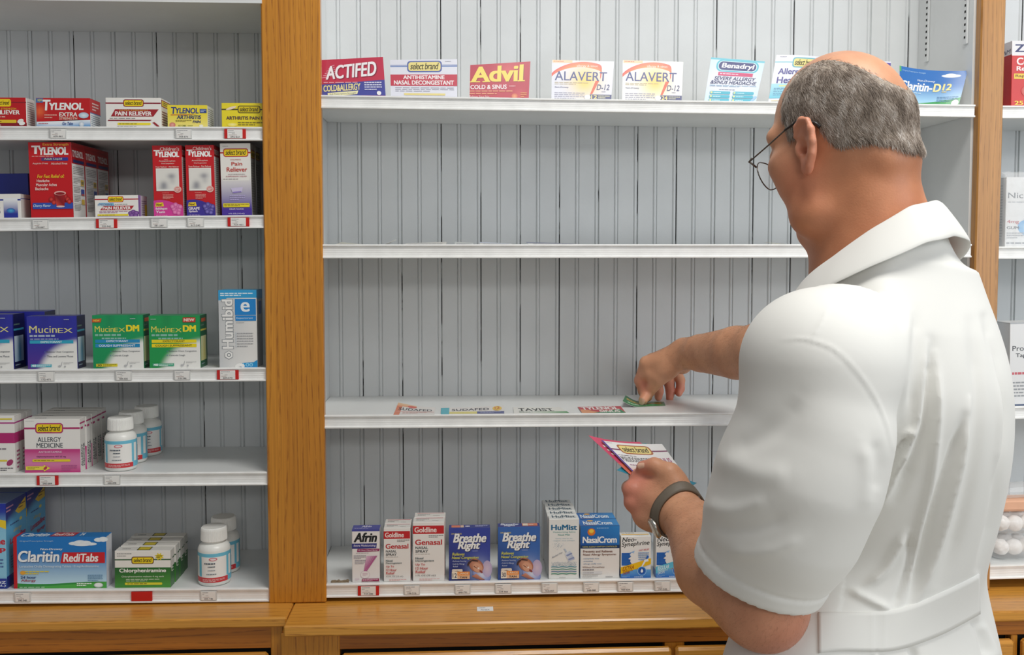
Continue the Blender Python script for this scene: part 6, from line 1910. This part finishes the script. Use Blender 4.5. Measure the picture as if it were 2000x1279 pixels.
def coat_sdf(P):
    d = loft(P, RINGS)
    d = smin(d, s_cone(P, NB+np.array([.0, 0, -.035]), SL_+np.array([.02, .01, 0]), .078, .078), .03)
    d = smin(d, s_cone(P, NB+np.array([.0, 0, -.035]), SR_+np.array([-.01, -.03, 0.0]), .078, .076), .03)
    # shoulder blades and a rounded upper back
    s = smin(sleeve_l(P), sleeve_r(P), .01)
    # the armhole blends at the shoulder only; lower down the sleeve hangs clear of the side
    kk = np.clip((P[:, 2]-(SL_[2]-.10))/.08, 0, 1)
    d = np.where(kk > 0, smin(d, s, .006+.024*kk), smin(d, s, .006))
    # rises round the neck to just under the collar's fold, open inside
    d = smin(d, s_cone(P, CC+np.array([-.005, 0, -.12]), CC+np.array([0, 0, .0]), .125, .092), .045)
    dx, dy = P[:, 0]-CC[0], P[:, 1]-CC[1]
    th = np.degrees(np.abs(np.arctan2(dx*TL[0]+dy*TL[1], -(dx*TF[0]+dy*TF[1]))))
    rad = np.sqrt(dx*dx+dy*dy)
    top = CC[2]+np.interp(th, ZFX, ZFZ)-.016-np.clip(rad-.086, 0, .06)*1.25
    d = smax(d, np.minimum(P[:, 2]-top, .14-rad), .006)
    d = smax(d, -np.maximum(rad-.080, CC[2]-.075-P[:, 2]), .006)
    # hollow skirt
    return np.maximum(d, -np.maximum(loft(P, [(r[0]-.02, r[1], r[2], r[3]-.009, r[4]-.009) for r in RINGS[:3]]), P[:, 2]-(EYE-.75)))
COAT, nt, b_ = new_mat('white_cotton')
tc = node(nt, 'ShaderNodeTexCoord')
n1 = node(nt, 'ShaderNodeTexNoise'); n1.inputs['Scale'].default_value = 9; n1.inputs['Detail'].default_value = 4
n2 = node(nt, 'ShaderNodeTexNoise'); n2.inputs['Scale'].default_value = 900; n2.inputs['Detail'].default_value = 2
ad = node(nt, 'ShaderNodeMath', operation='MULTIPLY_ADD'); ad.inputs[1].default_value = .012
nt.links.new(tc.outputs['Object'], n1.inputs['Vector']); nt.links.new(tc.outputs['Object'], n2.inputs['Vector'])
nt.links.new(n2.outputs['Fac'], ad.inputs[0]); nt.links.new(n1.outputs['Fac'], ad.inputs[2])
bp = node(nt, 'ShaderNodeBump'); bp.inputs['Strength'].default_value = .3; bp.inputs['Distance'].default_value = .003
nt.links.new(ad.outputs[0], bp.inputs['Height']); nt.links.new(bp.outputs['Normal'], b_.inputs['Normal'])
b_.inputs['Base Color'].default_value = lin('#e3e2dd')+(1,)
setp(b_, Roughness=.8); b_.inputs['Sheen Weight'].default_value = .15
CV, CQ = surface(coat_sdf, (0.1, .86, EYE-1.08), (.90, 1.75, EYE+.06), .0032, 4, 2.0)
def main_piece(V, Q):
    """keep the largest connected surface"""
    e = np.concatenate([Q[:, [0, 1]], Q[:, [1, 2]], Q[:, [2, 3]], Q[:, [3, 0]]])
    lab = np.arange(len(V))
    while True:
        m = np.minimum(lab[e[:, 0]], lab[e[:, 1]]); new = lab.copy()
        np.minimum.at(new, e[:, 0], m); np.minimum.at(new, e[:, 1], m)
        new = new[new]
        if (new == lab).all(): break
        lab = new
    big = np.bincount(lab).argmax()
    k = lab == big
    ren = np.cumsum(k)-1
    return V[k], ren[Q[k[Q].all(1)]]
CV, CQ = main_piece(CV, CQ)
CV = relax(CV, CQ, 2, .5)
CN = normals_of(CV, CQ)
# folds: ridges (+) and valleys (-) pressed into the cloth along lines seen on it: amplitude in mm, half width in px, points
FOLDS = [
 (-8.7, 13, (1819, 668), (1817, 757), (1811, 827), (1793, 884), (1774, 920), (1748, 970)),
 (6.5, 7, (1812, 668), (1804, 743), (1794, 827), (1785, 853), (1754, 915)),
 (7.2, 8, (1827, 690), (1834, 785), (1827, 870), (1819, 942), (1803, 1005), (1791, 1055), (1785, 1098), (1772, 1139), (1746, 1186)),
 (-9.4, 11, (1886, 815), (1867, 870), (1844, 940), (1820, 1010), (1800, 1083), (1788, 1145), (1775, 1180)),
 (6.5, 7, (1895, 780), (1880, 900), (1869, 942), (1850, 1014), (1825, 1092), (1803, 1145), (1786, 1180)),
 (-5.8, 13, (1896, 630), (1909, 729), (1913, 785), (1906, 880), (1887, 974), (1866, 1055), (1835, 1135)),
 (-8.7, 9, (1924, 620), (1947, 700), (1964, 785), (1964, 842), (1954, 920), (1944, 1005), (1912, 1110)),
 (5.8, 7, (1935, 660), (1953, 745), (1955, 842), (1944, 930)),
 (4.3, 12, (1772, 610), (1768, 687), (1765, 757), (1752, 800)),
 (-3.6, 12, (1790, 605), (1786, 700), (1776, 810)),
 (5.1, 7, (1744, 874), (1763, 850), (1786, 841)),
 (-11.6, 7, (1728, 925), (1737, 905), (1751, 878), (1774, 855)),
 (5.8, 7, (1778, 880), (1753, 917), (1746, 942), (1722, 983)),
 (5.8, 8, (1660, 1153), (1700, 1172), (1738, 1191)),
 (7.2, 8, (1769, 1039), (1747, 1080), (1728, 1117), (1694, 1142)),
 (-7.2, 8, (1776, 1048), (1782, 1083), (1762, 1148), (1742, 1189)),
 (-7.2, 9, (1902, 1206), (1919, 1240), (1930, 1285)),
 (5.8, 8, (1914, 1215), (1938, 1260), (1946, 1290)),
 (-6.5, 7, (1779, 1266), (1792, 1290)),
 (-2.6, 20, (1425, 874), (1471, 864), (1512, 842), (1542, 808), (1562, 778)),
 (2.6, 24, (1398, 905), (1434, 906), (1465, 920), (1505, 926), (1545, 930)),
 (2.4, 15, (1687, 865), (1696, 930), (1690, 1000)),
 (-2.4, 14, (1709, 860), (1718, 916), (1708, 960)),
 (3.0, 16, (1375, 985), (1430, 1000), (1500, 975)),
 (-2.5, 14, (1390, 1030), (1460, 1040), (1540, 1010)),
 (2.5, 14, (1420, 1075), (1490, 1085), (1570, 1050)),
 (1.0, 3.6, (1528, 664), (1556, 661), (1580, 663), (1610, 672), (1632, 682), (1660, 708), (1690, 745), (1715, 785), (1730, 820), (1738, 850), (1744, 876)),
 (-.4, 4, (1526, 670), (1556, 667), (1580, 669), (1607, 678), (1628, 688), (1655, 713), (1685, 750), (1709, 790), (1724, 825), (1732, 855), (1738, 880)),
 (1.0, 4, (1618, 600), (1600, 640), (1585, 660)),
]
def press(V, N, strokes, k=1.0):
    px, py, zz = project(V)
    on_sleeve = np.clip((.024-s_chain(V, SLP, SLR, .02))/.016, 0, 1)
    face = ((V-E0)*N).sum(1)/np.linalg.norm(V-E0, axis=1) < .22
    out = np.zeros(len(V))
    for st in strokes:
        amp, w = st[0]*.001*k, st[1]
        P = np.array(st[2:], float)
        for _ in range(3):                                    # round the corners of the line
            if len(P) > 2: P = np.concatenate([P[:1], np.stack([P[:-1]*.75+P[1:]*.25, P[:-1]*.25+P[1:]*.75], 1).reshape(-1, 2)[1:-1], P[-1:]])
        lo, hi = P.min(0)-3*w, P.max(0)+3*w
        side = np.ones(len(V))
        if abs(st[0]) > 1.2: side = on_sleeve if (P[0, 0] < 1655 or st[1] in (14, 15)) else 1-on_sleeve
        m = np.where(face & (side > .01) & (px > lo[0]) & (px < hi[0]) & (py > lo[1]) & (py < hi[1]))[0]
        if not len(m): continue
        q = np.stack([px[m], py[m]], -1)
        L = np.r_[0, np.cumsum(np.linalg.norm(np.diff(P, axis=0), axis=1))]
        best = np.full(len(m), 1e9); tt = np.zeros(len(m))
        for i in range(len(P)-1):
            d = P[i+1]-P[i]
            t = np.clip((q-P[i])@d/(d@d), 0, 1)
            r = np.linalg.norm(q-P[i]-t[:, None]*d, axis=1)
            c = r < best
            best[c] = r[c]; tt[c] = (L[i]+t*(L[i+1]-L[i]))[c]/L[-1]
        tap = np.clip(np.minimum(tt, 1-tt)/.16, 0, 1)*.75+.25
        out[m] += amp*np.exp(-(best/w)**2)*tap*side[m]
    return V+N*out[:, None]
CV = press(CV, CN, FOLDS)
# turned up hem of the sleeve: a narrow band with a stitched groove above it
hd = (CV-HA)@HN
on = (s_chain(CV, SLP, SLR, .03) < .03) & (hd > -.06) & (np.linalg.norm(CV-EL_, axis=1) < .17) & (((CV-Wp(1575, 905, 1.07))@ax_) > .0)
CV = CV+CN*np.where(on, (.0011*(1/(1+np.exp(-(hd+.021)/.0012)))-.0014*np.exp(-((hd+.0225)/.0022)**2)), 0)[:, None]
CV = relax(CV, CQ, 1, .35)
COATO = fast_mesh('coat', CV, CQ, COAT, PERSON, PL)
CT = BVHTree.FromPolygons(CV.tolist(), CQ.tolist())
BT = BVHTree.FromPolygons(BV.tolist(), BQ.tolist())
def on_cloth(px, py, up=.0025, tree=None):
    h = (tree or CT).ray_cast(EYEP, ray(px, py).normalized())
    if h[0] is None: return None
    n = h[1] if h[1].dot(ray(px, py)) < 0 else -h[1]
    return v3(h[0]+n*up)
# half belt across the back of the waist
TOPL = [(1598, 1196), (1640, 1195.5), (1685, 1195), (1739, 1192), (1785, 1180), (1841, 1155), (1885, 1134), (1911, 1120)]
BOTL = [(1598, 1276), (1640, 1271), (1685, 1272), (1735, 1272), (1778, 1262), (1841, 1237), (1880, 1216), (1912, 1198)]
nb_, mb_ = 44, 9
tt = np.linspace(0, 1, len(TOPL))
G = []
for i in range(nb_+1):
    t = i/nb_
    a = np.array([np.interp(t, tt, [p[k] for p in TOPL]) for k in (0, 1)]); b = np.array([np.interp(t, tt, [p[k] for p in BOTL]) for k in (0, 1)])
    for j in range(mb_+1):
        q = a+(b-a)*j/mb_
        p = on_cloth(q[0], q[1], .0)
        G.append(p if p is not None else G[-1])
G = np.array(G).reshape(nb_+1, mb_+1, 3)
for _ in range(6):                                            # the belt lies smoother than the pleats under it
    H = G.copy(); H[1:-1] = (G[:-2]+G[2:]+2*G[1:-1])/4; G = H
    H = G.copy(); H[:, 1:-1] = (G[:, :-2]+G[:, 2:]+2*G[:, 1:-1])/4; G = H
vw = G-E0; vw /= np.linalg.norm(vw, axis=2)[..., None]
gn = np.cross(np.gradient(G, axis=0), np.gradient(G, axis=1)); gn /= np.linalg.norm(gn, axis=2)[..., None]
gn *= -np.sign((gn*vw).sum(2))[..., None]
Gf = G+gn*.0022; Gb = G-gn*.003
seam = int(nb_*.37)
for k in (-1, 0, 1): Gf[seam+k] += gn[seam+k]*(-.0012 if k == 0 else .0008)
N1 = (nb_+1)*(mb_+1)
Vb = np.concatenate([Gf.reshape(-1, 3), Gb.reshape(-1, 3)])
ix = lambda i, j: i*(mb_+1)+j
Fb = []
for i in range(nb_):
    for j in range(mb_):
        Fb.append((ix(i, j), ix(i+1, j), ix(i+1, j+1), ix(i, j+1)))
for i in range(nb_):
    for j in (0, mb_): Fb.append((ix(i, j), ix(i+1, j), N1+ix(i+1, j), N1+ix(i, j)))
for j in range(mb_):
    for i in (0, nb_): Fb.append((ix(i, j), ix(i, j+1), N1+ix(i, j+1), N1+ix(i, j)))
import bmesh
def person_mesh(name, V, F, mat, parent=None, smooth=True, sub=0):
    o = mesh_obj(name, np.asarray(V, float)-PL, [tuple(f) for f in F], mat, parent or PERSON, None, smooth)
    bm = bmesh.new(); bm.from_mesh(o.data); bmesh.ops.recalc_face_normals(bm, faces=bm.faces); bm.to_mesh(o.data); bm.free()
    if sub:
        m = o.modifiers.new('smooth', 'SUBSURF'); m.levels = m.render_levels = sub
    return o
person_mesh('coat_belt', Vb, Fb, COAT, COATO)

# fold-over collar
zf = lambda d: np.interp(abs(d), ZFX, ZFZ)
V, F = [], []
nd = 64
prof = None
for i in range(nd+1):
    deg = -152+304*i/nd
    th = math.radians(deg)
    dr = -TF*math.cos(th)+TL*math.sin(th)
    z = zf(deg)
    fr = abs(deg)/152
    fall = .046+.020*max(0, fr-.55)/.45
    out = .020+.016*math.sin(math.pi*min(1, fr*1.15))+.016*max(0, fr-.6)
    r0 = .083
    ring_ = [(r0-.002, z-.040), (r0-.001, z-.018), (r0+.001, z-.004), (r0+.0045, z+.0015), (r0+.009, z-.003), (r0+.009+out*.45, z-fall*.42), (r0+.009+out*.8, z-fall*.75), (r0+.009+out, z-fall),
             (r0+.006+out, z-fall+.001), (r0+.006+out*.75, z-fall*.72), (r0+.0055+out*.42, z-fall*.42), (r0+.0045, z-.010), (r0+.003, z-.03), (r0+.002, z-.041)]
    m_ = len(ring_)
    for r, zz_ in ring_:
        V.append(CC+dr*r*np.array([1, 1, 0])+np.array([0, 0, zz_]))
for i in range(nd):
    for k in range(m_):
        F.append((i*m_+k, i*m_+(k+1) % m_, (i+1)*m_+(k+1) % m_, (i+1)*m_+k))
F.append(tuple(range(m_))); F.append(tuple(range(nd*m_, nd*m_+m_)))
person_mesh('collar', V, F, COAT, COATO, True, 1)

# hair: a short dense cap and its strands
def hair_mask(V):
    q = (V-HC)@HR
    f, u, l = q[:, 0], q[:, 1], np.abs(q[:, 2])
    umin = np.interp(f, [-.10, -.076, -.067, -.050, -.012, -.002, .012, .030, .034, .046, .050, .2], [-.085, -.077, -.067, -.057, -.046, -.012, .006, .006, -.012, -.012, .004, .02])
    ff = np.interp(u, [-.03, .005, .024, .045, .065, .09], [.047, .047, .050, .046, .032, .012])
    lb = np.interp(u, [-.02, .004, .010, .020, .032, .051, .065, .082, .1], [-.1, 0, .015, .029, .036, .041, .042, .039, .037])
    m = np.minimum(np.minimum(u-umin, ff-f), l-lb)
    near = np.linalg.norm(q, axis=1) < .15
    ear = np.minimum(ear_sdf(V, 1), ear_sdf(V, -1)) < .0022
    return np.where(near & ~ear, np.clip(m/.013, 0, 1), 0)
HM = hair_mask(BV)
hm, nt, hb_ = new_mat('grey_hair')
hi = node(nt, 'ShaderNodeHairInfo')
rp = ramp(nt, [(0.0, lin('#4f443b')), (.35, lin('#958577')), (.7, lin('#bfb3a8')), (1.0, lin('#e6e1dc'))])
tc = node(nt, 'ShaderNodeTexCoord'); n0 = node(nt, 'ShaderNodeTexNoise'); n0.inputs['Scale'].default_value = 75; n0.inputs['Detail'].default_value = 3
mpp = node(nt, 'ShaderNodeMapping'); mpp.inputs['Scale'].default_value = (1, 1, .45); nt.links.new(tc.outputs['Object'], mpp.inputs['Vector']); nt.links.new(mpp.outputs[0], n0.inputs['Vector'])
rr0 = ramp(nt, [(.35, (0, 0, 0)), (.65, (1, 1, 1))]); nt.links.new(n0.outputs['Fac'], rr0.inputs['Fac'])
mr = node(nt, 'ShaderNodeMath', operation='MULTIPLY_ADD'); mr.inputs[1].default_value = .5; mb_ = node(nt, 'ShaderNodeMath', operation='MULTIPLY'); mb_.inputs[1].default_value = .5
nt.links.new(rr0.outputs[0], mb_.inputs[0]); nt.links.new(hi.outputs['Random'], mr.inputs[0]); nt.links.new(mb_.outputs[0], mr.inputs[2]); nt.links.new(mr.outputs[0], rp.inputs['Fac']); nt.links.new(rp.outputs['Color'], hb_.inputs['Base Color'])
setp(hb_, Roughness=.5)
cm, nt, cb_ = new_mat('grey_hair_cap')
tc = node(nt, 'ShaderNodeTexCoord'); mp = node(nt, 'ShaderNodeMapping'); mp.inputs['Scale'].default_value = (260, 260, 45)
n1 = node(nt, 'ShaderNodeTexNoise'); n1.inputs['Scale'].default_value = 1; n1.inputs['Detail'].default_value = 5
nt.links.new(tc.outputs['Object'], mp.inputs['Vector']); nt.links.new(mp.outputs['Vector'], n1.inputs['Vector'])
rp = ramp(nt, [(.3, lin('#7c6d60')), (.7, lin('#b5a899'))])
nt.links.new(n1.outputs['Fac'], rp.inputs['Fac']); nt.links.new(rp.outputs['Color'], cb_.inputs['Base Color'])
setp(cb_, Roughness=.7)
sel = (HM[BQ] > .05).all(1)
used = np.unique(BQ[sel]); re_ = -np.ones(len(BV), int); re_[used] = np.arange(len(used))
HV = BV[used]+BN[used]*(HM[used]*.0038-.0004)[:, None]
HAIR = fast_mesh('hair', HV, re_[BQ[sel]], cm, PERSON, PL)
def strands(name, roots, nrm, dirs, lens, rad, mat, parent, lift=.3, sag=.0, pts=4, rng_=rng):
    n = len(roots)
    t = dirs-(dirs*nrm).sum(1)[:, None]*nrm
    t /= np.maximum(np.linalg.norm(t, axis=1), 1e-9)[:, None]
    s_ = np.linspace(0, 1, pts)
    P = roots[:, None]+(t[:, None]*s_[None, :, None]*(1-.15*s_[None, :, None])+nrm[:, None]*(lift*s_*(1.0-.45*s_))[None, :, None])*lens[:, None, None]
    hc = bpy.data.hair_curves.new(name)
    hc.add_curves([pts]*n)
    hc.attributes['position'].data.foreach_set('vector', (P.reshape(-1, 3)-PL).astype(np.float32).ravel())
    a = hc.attributes.get('radius') or hc.attributes.new('radius', 'FLOAT', 'POINT')
    r = np.repeat(rad*(1-.75*s_)[None], n, 0)
    a.data.foreach_set('value', r.astype(np.float32).ravel())
    hc.materials.append(mat)
    o = bpy.data.objects.new(name, hc)
    return link(o, parent)
def scatter(idx_faces, n):
    A = np.linalg.norm(np.cross(BV[BQ[idx_faces, 2]]-BV[BQ[idx_faces, 0]], BV[BQ[idx_faces, 3]]-BV[BQ[idx_faces, 1]]), axis=1)
    f = rng.choice(idx_faces, n, p=A/A.sum())
    a, b = rng.random(n)[:, None], rng.random(n)[:, None]
    q = BQ[f]
    P = (BV[q[:, 0]]*(1-a)+BV[q[:, 1]]*a)*(1-b)+(BV[q[:, 3]]*(1-a)+BV[q[:, 2]]*a)*b
    N = BN[q].mean(1); N /= np.linalg.norm(N, axis=1)[:, None]
    return P, N, HM[q].mean(1)
hf = np.where((HM[BQ] > .02).any(1))[0]
P, N, K = scatter(hf, 30000)
keep = rng.random(len(P)) < np.clip(K*1.6, .12, 1)
P, N, K = P[keep], N[keep], K[keep]
cl = np.sin(P@np.array([210., 150, 60])+3*np.sin(P[:, 2]*90))*.5+np.sin(P@np.array([-130., 240, 20]))*.4       # clumps
D = (-HU*.88-HF*.22)[None]+rng.normal(0, .22, P.shape)+cl[:, None]*HF[None]*.28
strands('hair_strands', P+N*(.0024*K)[:, None], N, D, (.007+.008*K)*rng.uniform(.7, 1.2, len(P)), .00026, hm, HAIR, .26)
ah_m, nt, b2 = new_mat('arm_hair'); b2.inputs['Base Color'].default_value = lin('#80603f')+(1,); setp(b2, Roughness=.6)
cen = BV[BQ].mean(1)
def near_seg(C, a, b, r):
    d = b-a; t = np.clip((C-a)@d/(d@d), .05, 1); return np.linalg.norm(C-a-t[:, None]*d, axis=1) < r
for a, b, n in ((WR_, ER_, 6500), (WL_, EL_, 4500)):
    fs = np.where(near_seg(cen, a, b, .062))[0]
    P, N, K = scatter(fs, n)
    ad_ = (a-b)/np.linalg.norm(a-b)
    D = ad_[None]*.7-ZZ[None]*.6+rng.normal(0, .35, P.shape)
    strands('arm_hair', P, N, D, .0060*rng.uniform(.6, 1.2, n), .00004, ah_m, BODY, .18)

# eyes, nails
eye_m = flat('eye_white', '#e9e4dc', .15)
iris = flat('iris', '#5a6a6a', .2)
for s_ in (1, -1):
    c = hp(.076, -.012, .032*s_)
    m = MB().lathe([(.0008, -.0118), (.006, -.0102), (.0102, -.006), (.0118, 0), (.0102, .006), (.006, .0102), (.0008, .0118)], 20)
    Vv = [c+HF*v[2]+HU*v[0]+HL*v[1] for v in m.V]
    e = person_mesh('eye', Vv, m.F, eye_m)
    m = MB().lathe([(.0055, .0103), (.0052, .0108), (.0005, .0121)], 18)
    person_mesh('iris', [c+HF*v[2]+HU*v[0]+HL*v[1] for v in m.V], m.F, iris, e)
nail_m = flat('nail', '#e2b49a', .28)
def nail(pc, r, axis, across=None):
    """an oval plate on the skin at the pixel, its length along axis"""
    h = BT.ray_cast(EYEP, ray(*pc).normalized())
    if h[0] is None: return
    p, n = v3(h[0]), v3(h[1])
    if n@(p-E0) > 0: n = -n
    a = np.asarray(axis, float); a = a-(a@n)*n; a /= np.linalg.norm(a)
    b = np.cross(n, a)
    V, F = [], []
    nr, na = 5, 20
    V.append(p+n*.0009)
    for i in range(1, nr+1):
        for k in range(na):
            t = 2*math.pi*k/na; q = i/nr
            x, y = math.copysign(abs(math.cos(t))**.75, math.cos(t))*q, math.copysign(abs(math.sin(t))**.75, math.sin(t))*q
            V.append(p+a*x*r[0]+b*y*r[1]+n*(.0010-.0022*y*y-.0004*q**4))
    F = [(0, 1+k, 1+(k+1) % na) for k in range(na)]
    for i in range(nr-1):
        for k in range(na):
            F.append((1+i*na+k, 1+i*na+(k+1) % na, 1+(i+1)*na+(k+1) % na, 1+(i+1)*na+k))
    person_mesh('fingernail', V, F, nail_m, BODY)
nail((1253.5, 784), (.0078, .0062), TIP-Wp(1266, 765, 1.962))
nail((1252, 909), (.0062, .0048), Wp(1255, 912, 1.368)-Wp(1278, 910, 1.358))

# spectacles
wire = flat('spectacle_wire', '#6a625c', .3, 1.0)
glass, nt, gb_ = new_mat('spectacle_lens')
setp(gb_, Roughness=.02); gb_.inputs['Alpha'].default_value = .10; gb_.inputs['Base Color'].default_value = (1, 1, 1, 1)
tipm = flat('temple_tip', '#1c1a1a', .35)
SPEC = bpy.data.objects.new('spectacles', None); link(SPEC, PERSON); SPEC.location = 0, 0, 0
def rim_pts(s_):
    o = []
    for k in range(41):
        t = 2*math.pi*k/40
        ll, uu = .040+.028*math.cos(t), -.031+.0200*math.sin(t)
        o.append(hp(.106-.16*max(0, ll-.040)-.06*abs(ll-.04), uu, s_*ll))
    return o
for s_ in (1, -1):
    rp_ = rim_pts(s_)
    m = MB().tube(rp_, .00085, 8); person_mesh('lens_rim', m.V, m.F, wire, SPEC)
    c = sum(rp_[:-1])/40
    person_mesh('lens', [c]+rp_[:-1], [(0, 1+k, 1+(k+1) % 40) for k in range(40)], glass, SPEC, False)
    hg = hp(.1045, -.013, s_*.0745)
    m = MB().tube([hp(.1005, -.022, s_*.067), hp(.103, -.015, s_*.0725), hg, hp(.098, -.0105, s_*.0755)], .0013, 8); person_mesh('hinge', m.V, m.F, wire, SPEC)
    tp = [hg, hp(.07, -.0055, s_*.0775), hp(.038, .003, s_*.0785), hp(.025, .0058, s_*.0795)]
    m = MB().tube(tp, [.0010, .0010, .0011, .0012], 8); person_mesh('temple', m.V, m.F, wire, SPEC)
    m = MB().tube([hp(.040, .0028, s_*.0785), hp(.020, .0055, s_*.0795), hp(.006, .001, s_*.082), hp(-.004, -.008, s_*.0815), hp(-.008, -.015, s_*.081)], [.0014, .0017, .0018, .0022, .0026], 10); person_mesh('temple_tip', m.V, m.F, tipm, SPEC)
m = MB().tube([hp(.104, -.026, .0125), hp(.110, -.022, 0), hp(.104, -.026, -.0125)], .0010, 8); person_mesh('bridge', m.V, m.F, wire, SPEC)

# wristwatch on the left wrist: strap seen from behind, steel case at the far underside
strap_m = flat('watch_strap', '#6f6558', .55)
steel = flat('watch_steel', '#c9c6be', .25, 1.0)
wa = (WL_-EL_)/np.linalg.norm(WL_-EL_)
wc = WL_+wa*(-.006)
u1 = np.cross(wa, ZZ); u1 /= np.linalg.norm(u1); u2 = np.cross(wa, u1)
def loop(off, extra):
    o = []
    for k in range(48):
        t = 2*math.pi*k/48
        d = u1*math.cos(t)+u2*math.sin(t)
        o0 = wc+wa*off
        h = BT.ray_cast(Vector(o0+d*.08), Vector(-d))
        r = .035 if h[0] is None else max(.024, min(.045, (v3(h[0])-o0)@d))
        o.append(r)
    o = np.array(o)
    for _ in range(6): o = (np.roll(o, 1)+np.roll(o, -1)+2*o)/4
    return [wc+wa*off+(u1*math.cos(2*math.pi*k/48)+u2*math.sin(2*math.pi*k/48))*(o[k]+extra) for k in range(48)]
hw = .0072
rows = [loop(-hw, .0008), loop(-hw, .0030), loop(-hw*.5, .0036), loop(hw*.5, .0036), loop(hw, .0030), loop(hw, .0008)]
V = [p for r in rows for p in r]
F = []
for i in range(len(rows)):
    for k in range(48):
        F.append((i*48+k, i*48+(k+1) % 48, ((i+1) % len(rows))*48+(k+1) % 48, ((i+1) % len(rows))*48+k))
WATCH = person_mesh('wristwatch', V, F, strap_m)
# case sits on the underside of the wrist, turned away from the viewer
cdir = Wp(1299, 1030, 1.31)-wc; cdir -= (cdir@wa)*wa; cdir /= np.linalg.norm(cdir)
h = BT.ray_cast(Vector(wc+cdir*.08), Vector(-cdir)); cr = .033 if h[0] is None else (v3(h[0])-wc)@cdir
cb = np.cross(cdir, wa)
m = MB().lathe([(.0135, 0), (.0155, .001), (.0160, .004), (.0148, .0065), (.0128, .0070)], 36)
person_mesh('watch_case', [wc+cdir*(cr+.001+v[2])+wa*v[0]+cb*v[1] for v in m.V], m.F, steel, WATCH)
m = MB().lathe([(.0126, .0071), (.0120, .0078), (.001, .0080)], 36)
person_mesh('watch_glass', [wc+cdir*(cr+.001+v[2])+wa*v[0]+cb*v[1] for v in m.V], m.F, flat('watch_dial', '#efeee8', .1), WATCH)

# trousers and shoes below the coat
trouser = flat('grey_trousers', '#5c5f66', .8)
shoe_m = flat('black_shoe', '#1b1918', .4)
hipc = np.array([RINGS[2][1], 1.22, EYE-.70])
def legs_sdf(P):
    d = s_ell(P, hipc+np.array([0, 0, .04]), (.125, .125, .15))
    for s_ in (1, -1):
        a = hipc+TL*.095*s_+np.array([0, 0, .02]); k = np.array([a[0], a[1], .50])+TF*.03; e = np.array([a[0], a[1], .055])+TL*.01*s_
        d = smin(d, s_chain(P, [a, k, e], [.098, .075, .066], .02), .03)
    return smax(d, .055-P[:, 2], .004)
TV, TQ = surface(legs_sdf, (.1, .9, .03), (.85, 1.55, 1.1), .008, 3, 2.0)
fast_mesh('trousers', TV, TQ, trouser, PERSON, PL)
for s_ in (1, -1):
    e = hipc+TL*.105*s_; e = np.array([e[0], e[1], 0])
    def shoe_sdf(P):
        q = P-e
        f = q@TF; l = q@TL; z = P[:, 2]
        d = s_cone(np.stack([f, l, z], -1), (-.045, 0, .045), (.17, .01*s_, .035), .044, .040)
        d = smin(d, s_cone(np.stack([f, l, z], -1), (-.03, 0, .06), (-.02, 0, .10), .042, .045), .03)
        return np.maximum(np.maximum(d, -z), z-.105)
    SV, SQ = surface(shoe_sdf, e+np.array([-.25, -.25, -.01]), e+np.array([.25, .25, .16]), .006, 3, 2.0)
    fast_mesh('shoe', SV, SQ, shoe_m, PERSON, PL)

# ---- the fan of cut out cards in his left hand
def H_pseudo(f):
    f.rect(0, 0, 1, 1, '#ecebea')
    A_ = f
    A_.field(0, 0, 1, .46, 14, 6, lambda u, v: mixc(mixc(lin('#e8a23a'), lin('#c8327c'), max(0, min(1, abs(u-.25)*1.6+.25*v))), lin('#ecebea'), v*v))
    f.rect(0, .80, 1, .832, '#7a2f5a'); f.badge(.19, .725, .74, .945, '#b0683a', None, '#ecd98a')
    f.lines(.05, .665, .62, .695, 1, '#8a8288'); f.txt('PSEUDOEPHEDRINE', .06, .535, .66, .645, '#5a5458', .004); f.txt('SINUS', .70, .535, .95, .645, '#b0407c', .008)
    f.lines(.1, .44, .6, .48, 1, '#b98aa0'); f.lines(.03, .955, .25, .975, 1, '#a9a6a8'); f.rect(0, .0, .035, 1, '#5a3f9c')
def H_plain(c1, c2, c3):
    def art(f):
        f.rect(0, 0, 1, 1, c1); f.rect(0, 0, .5, .45, c2); f.rect(.55, .1, .95, .5, c3); f.lines(.1, .6, .9, .85, 3, '#f0e6e2')
    return art
GH = 'cards held in the left hand'
def hand_card(q, Ys, art, label, bend=0.0, **k):
    return card([W(px, py, y) for (px, py), y in zip(q, Ys)], art, label, GH, bend=bend, **k)
hand_card([(1174, 860), (1293, 867), (1350, 945), (1262, 948)], (1.452, 1.440, 1.372, 1.376), H_pseudo, 'white card with a yellow badge on top of the cards in his hand', bend=-.003)
hand_card([(1149, 850), (1250, 863), (1340, 947), (1256, 950)], (1.462, 1.452, 1.3735, 1.3775), H_plain('#cf4a6a', '#e0705a', '#d8a04a'), 'red card sticking out furthest to the left from under the white one', bend=-.004)
hand_card([(1160, 858), (1262, 866), (1345, 949), (1254, 951)], (1.459, 1.449, 1.375, 1.379), H_plain('#3aa4a0', '#e6d98a', '#c95a7a'), 'turquoise edged card in the middle of the held cards', bend=-.004)
hand_card([(1204, 918), (1230, 902), (1361, 943), (1330, 962)], (1.405, 1.430, 1.392, 1.374), H_plain('#2f8aa4', '#b8404a', '#3fb4d0'), 'teal and red card crossing beneath the others in his hand')
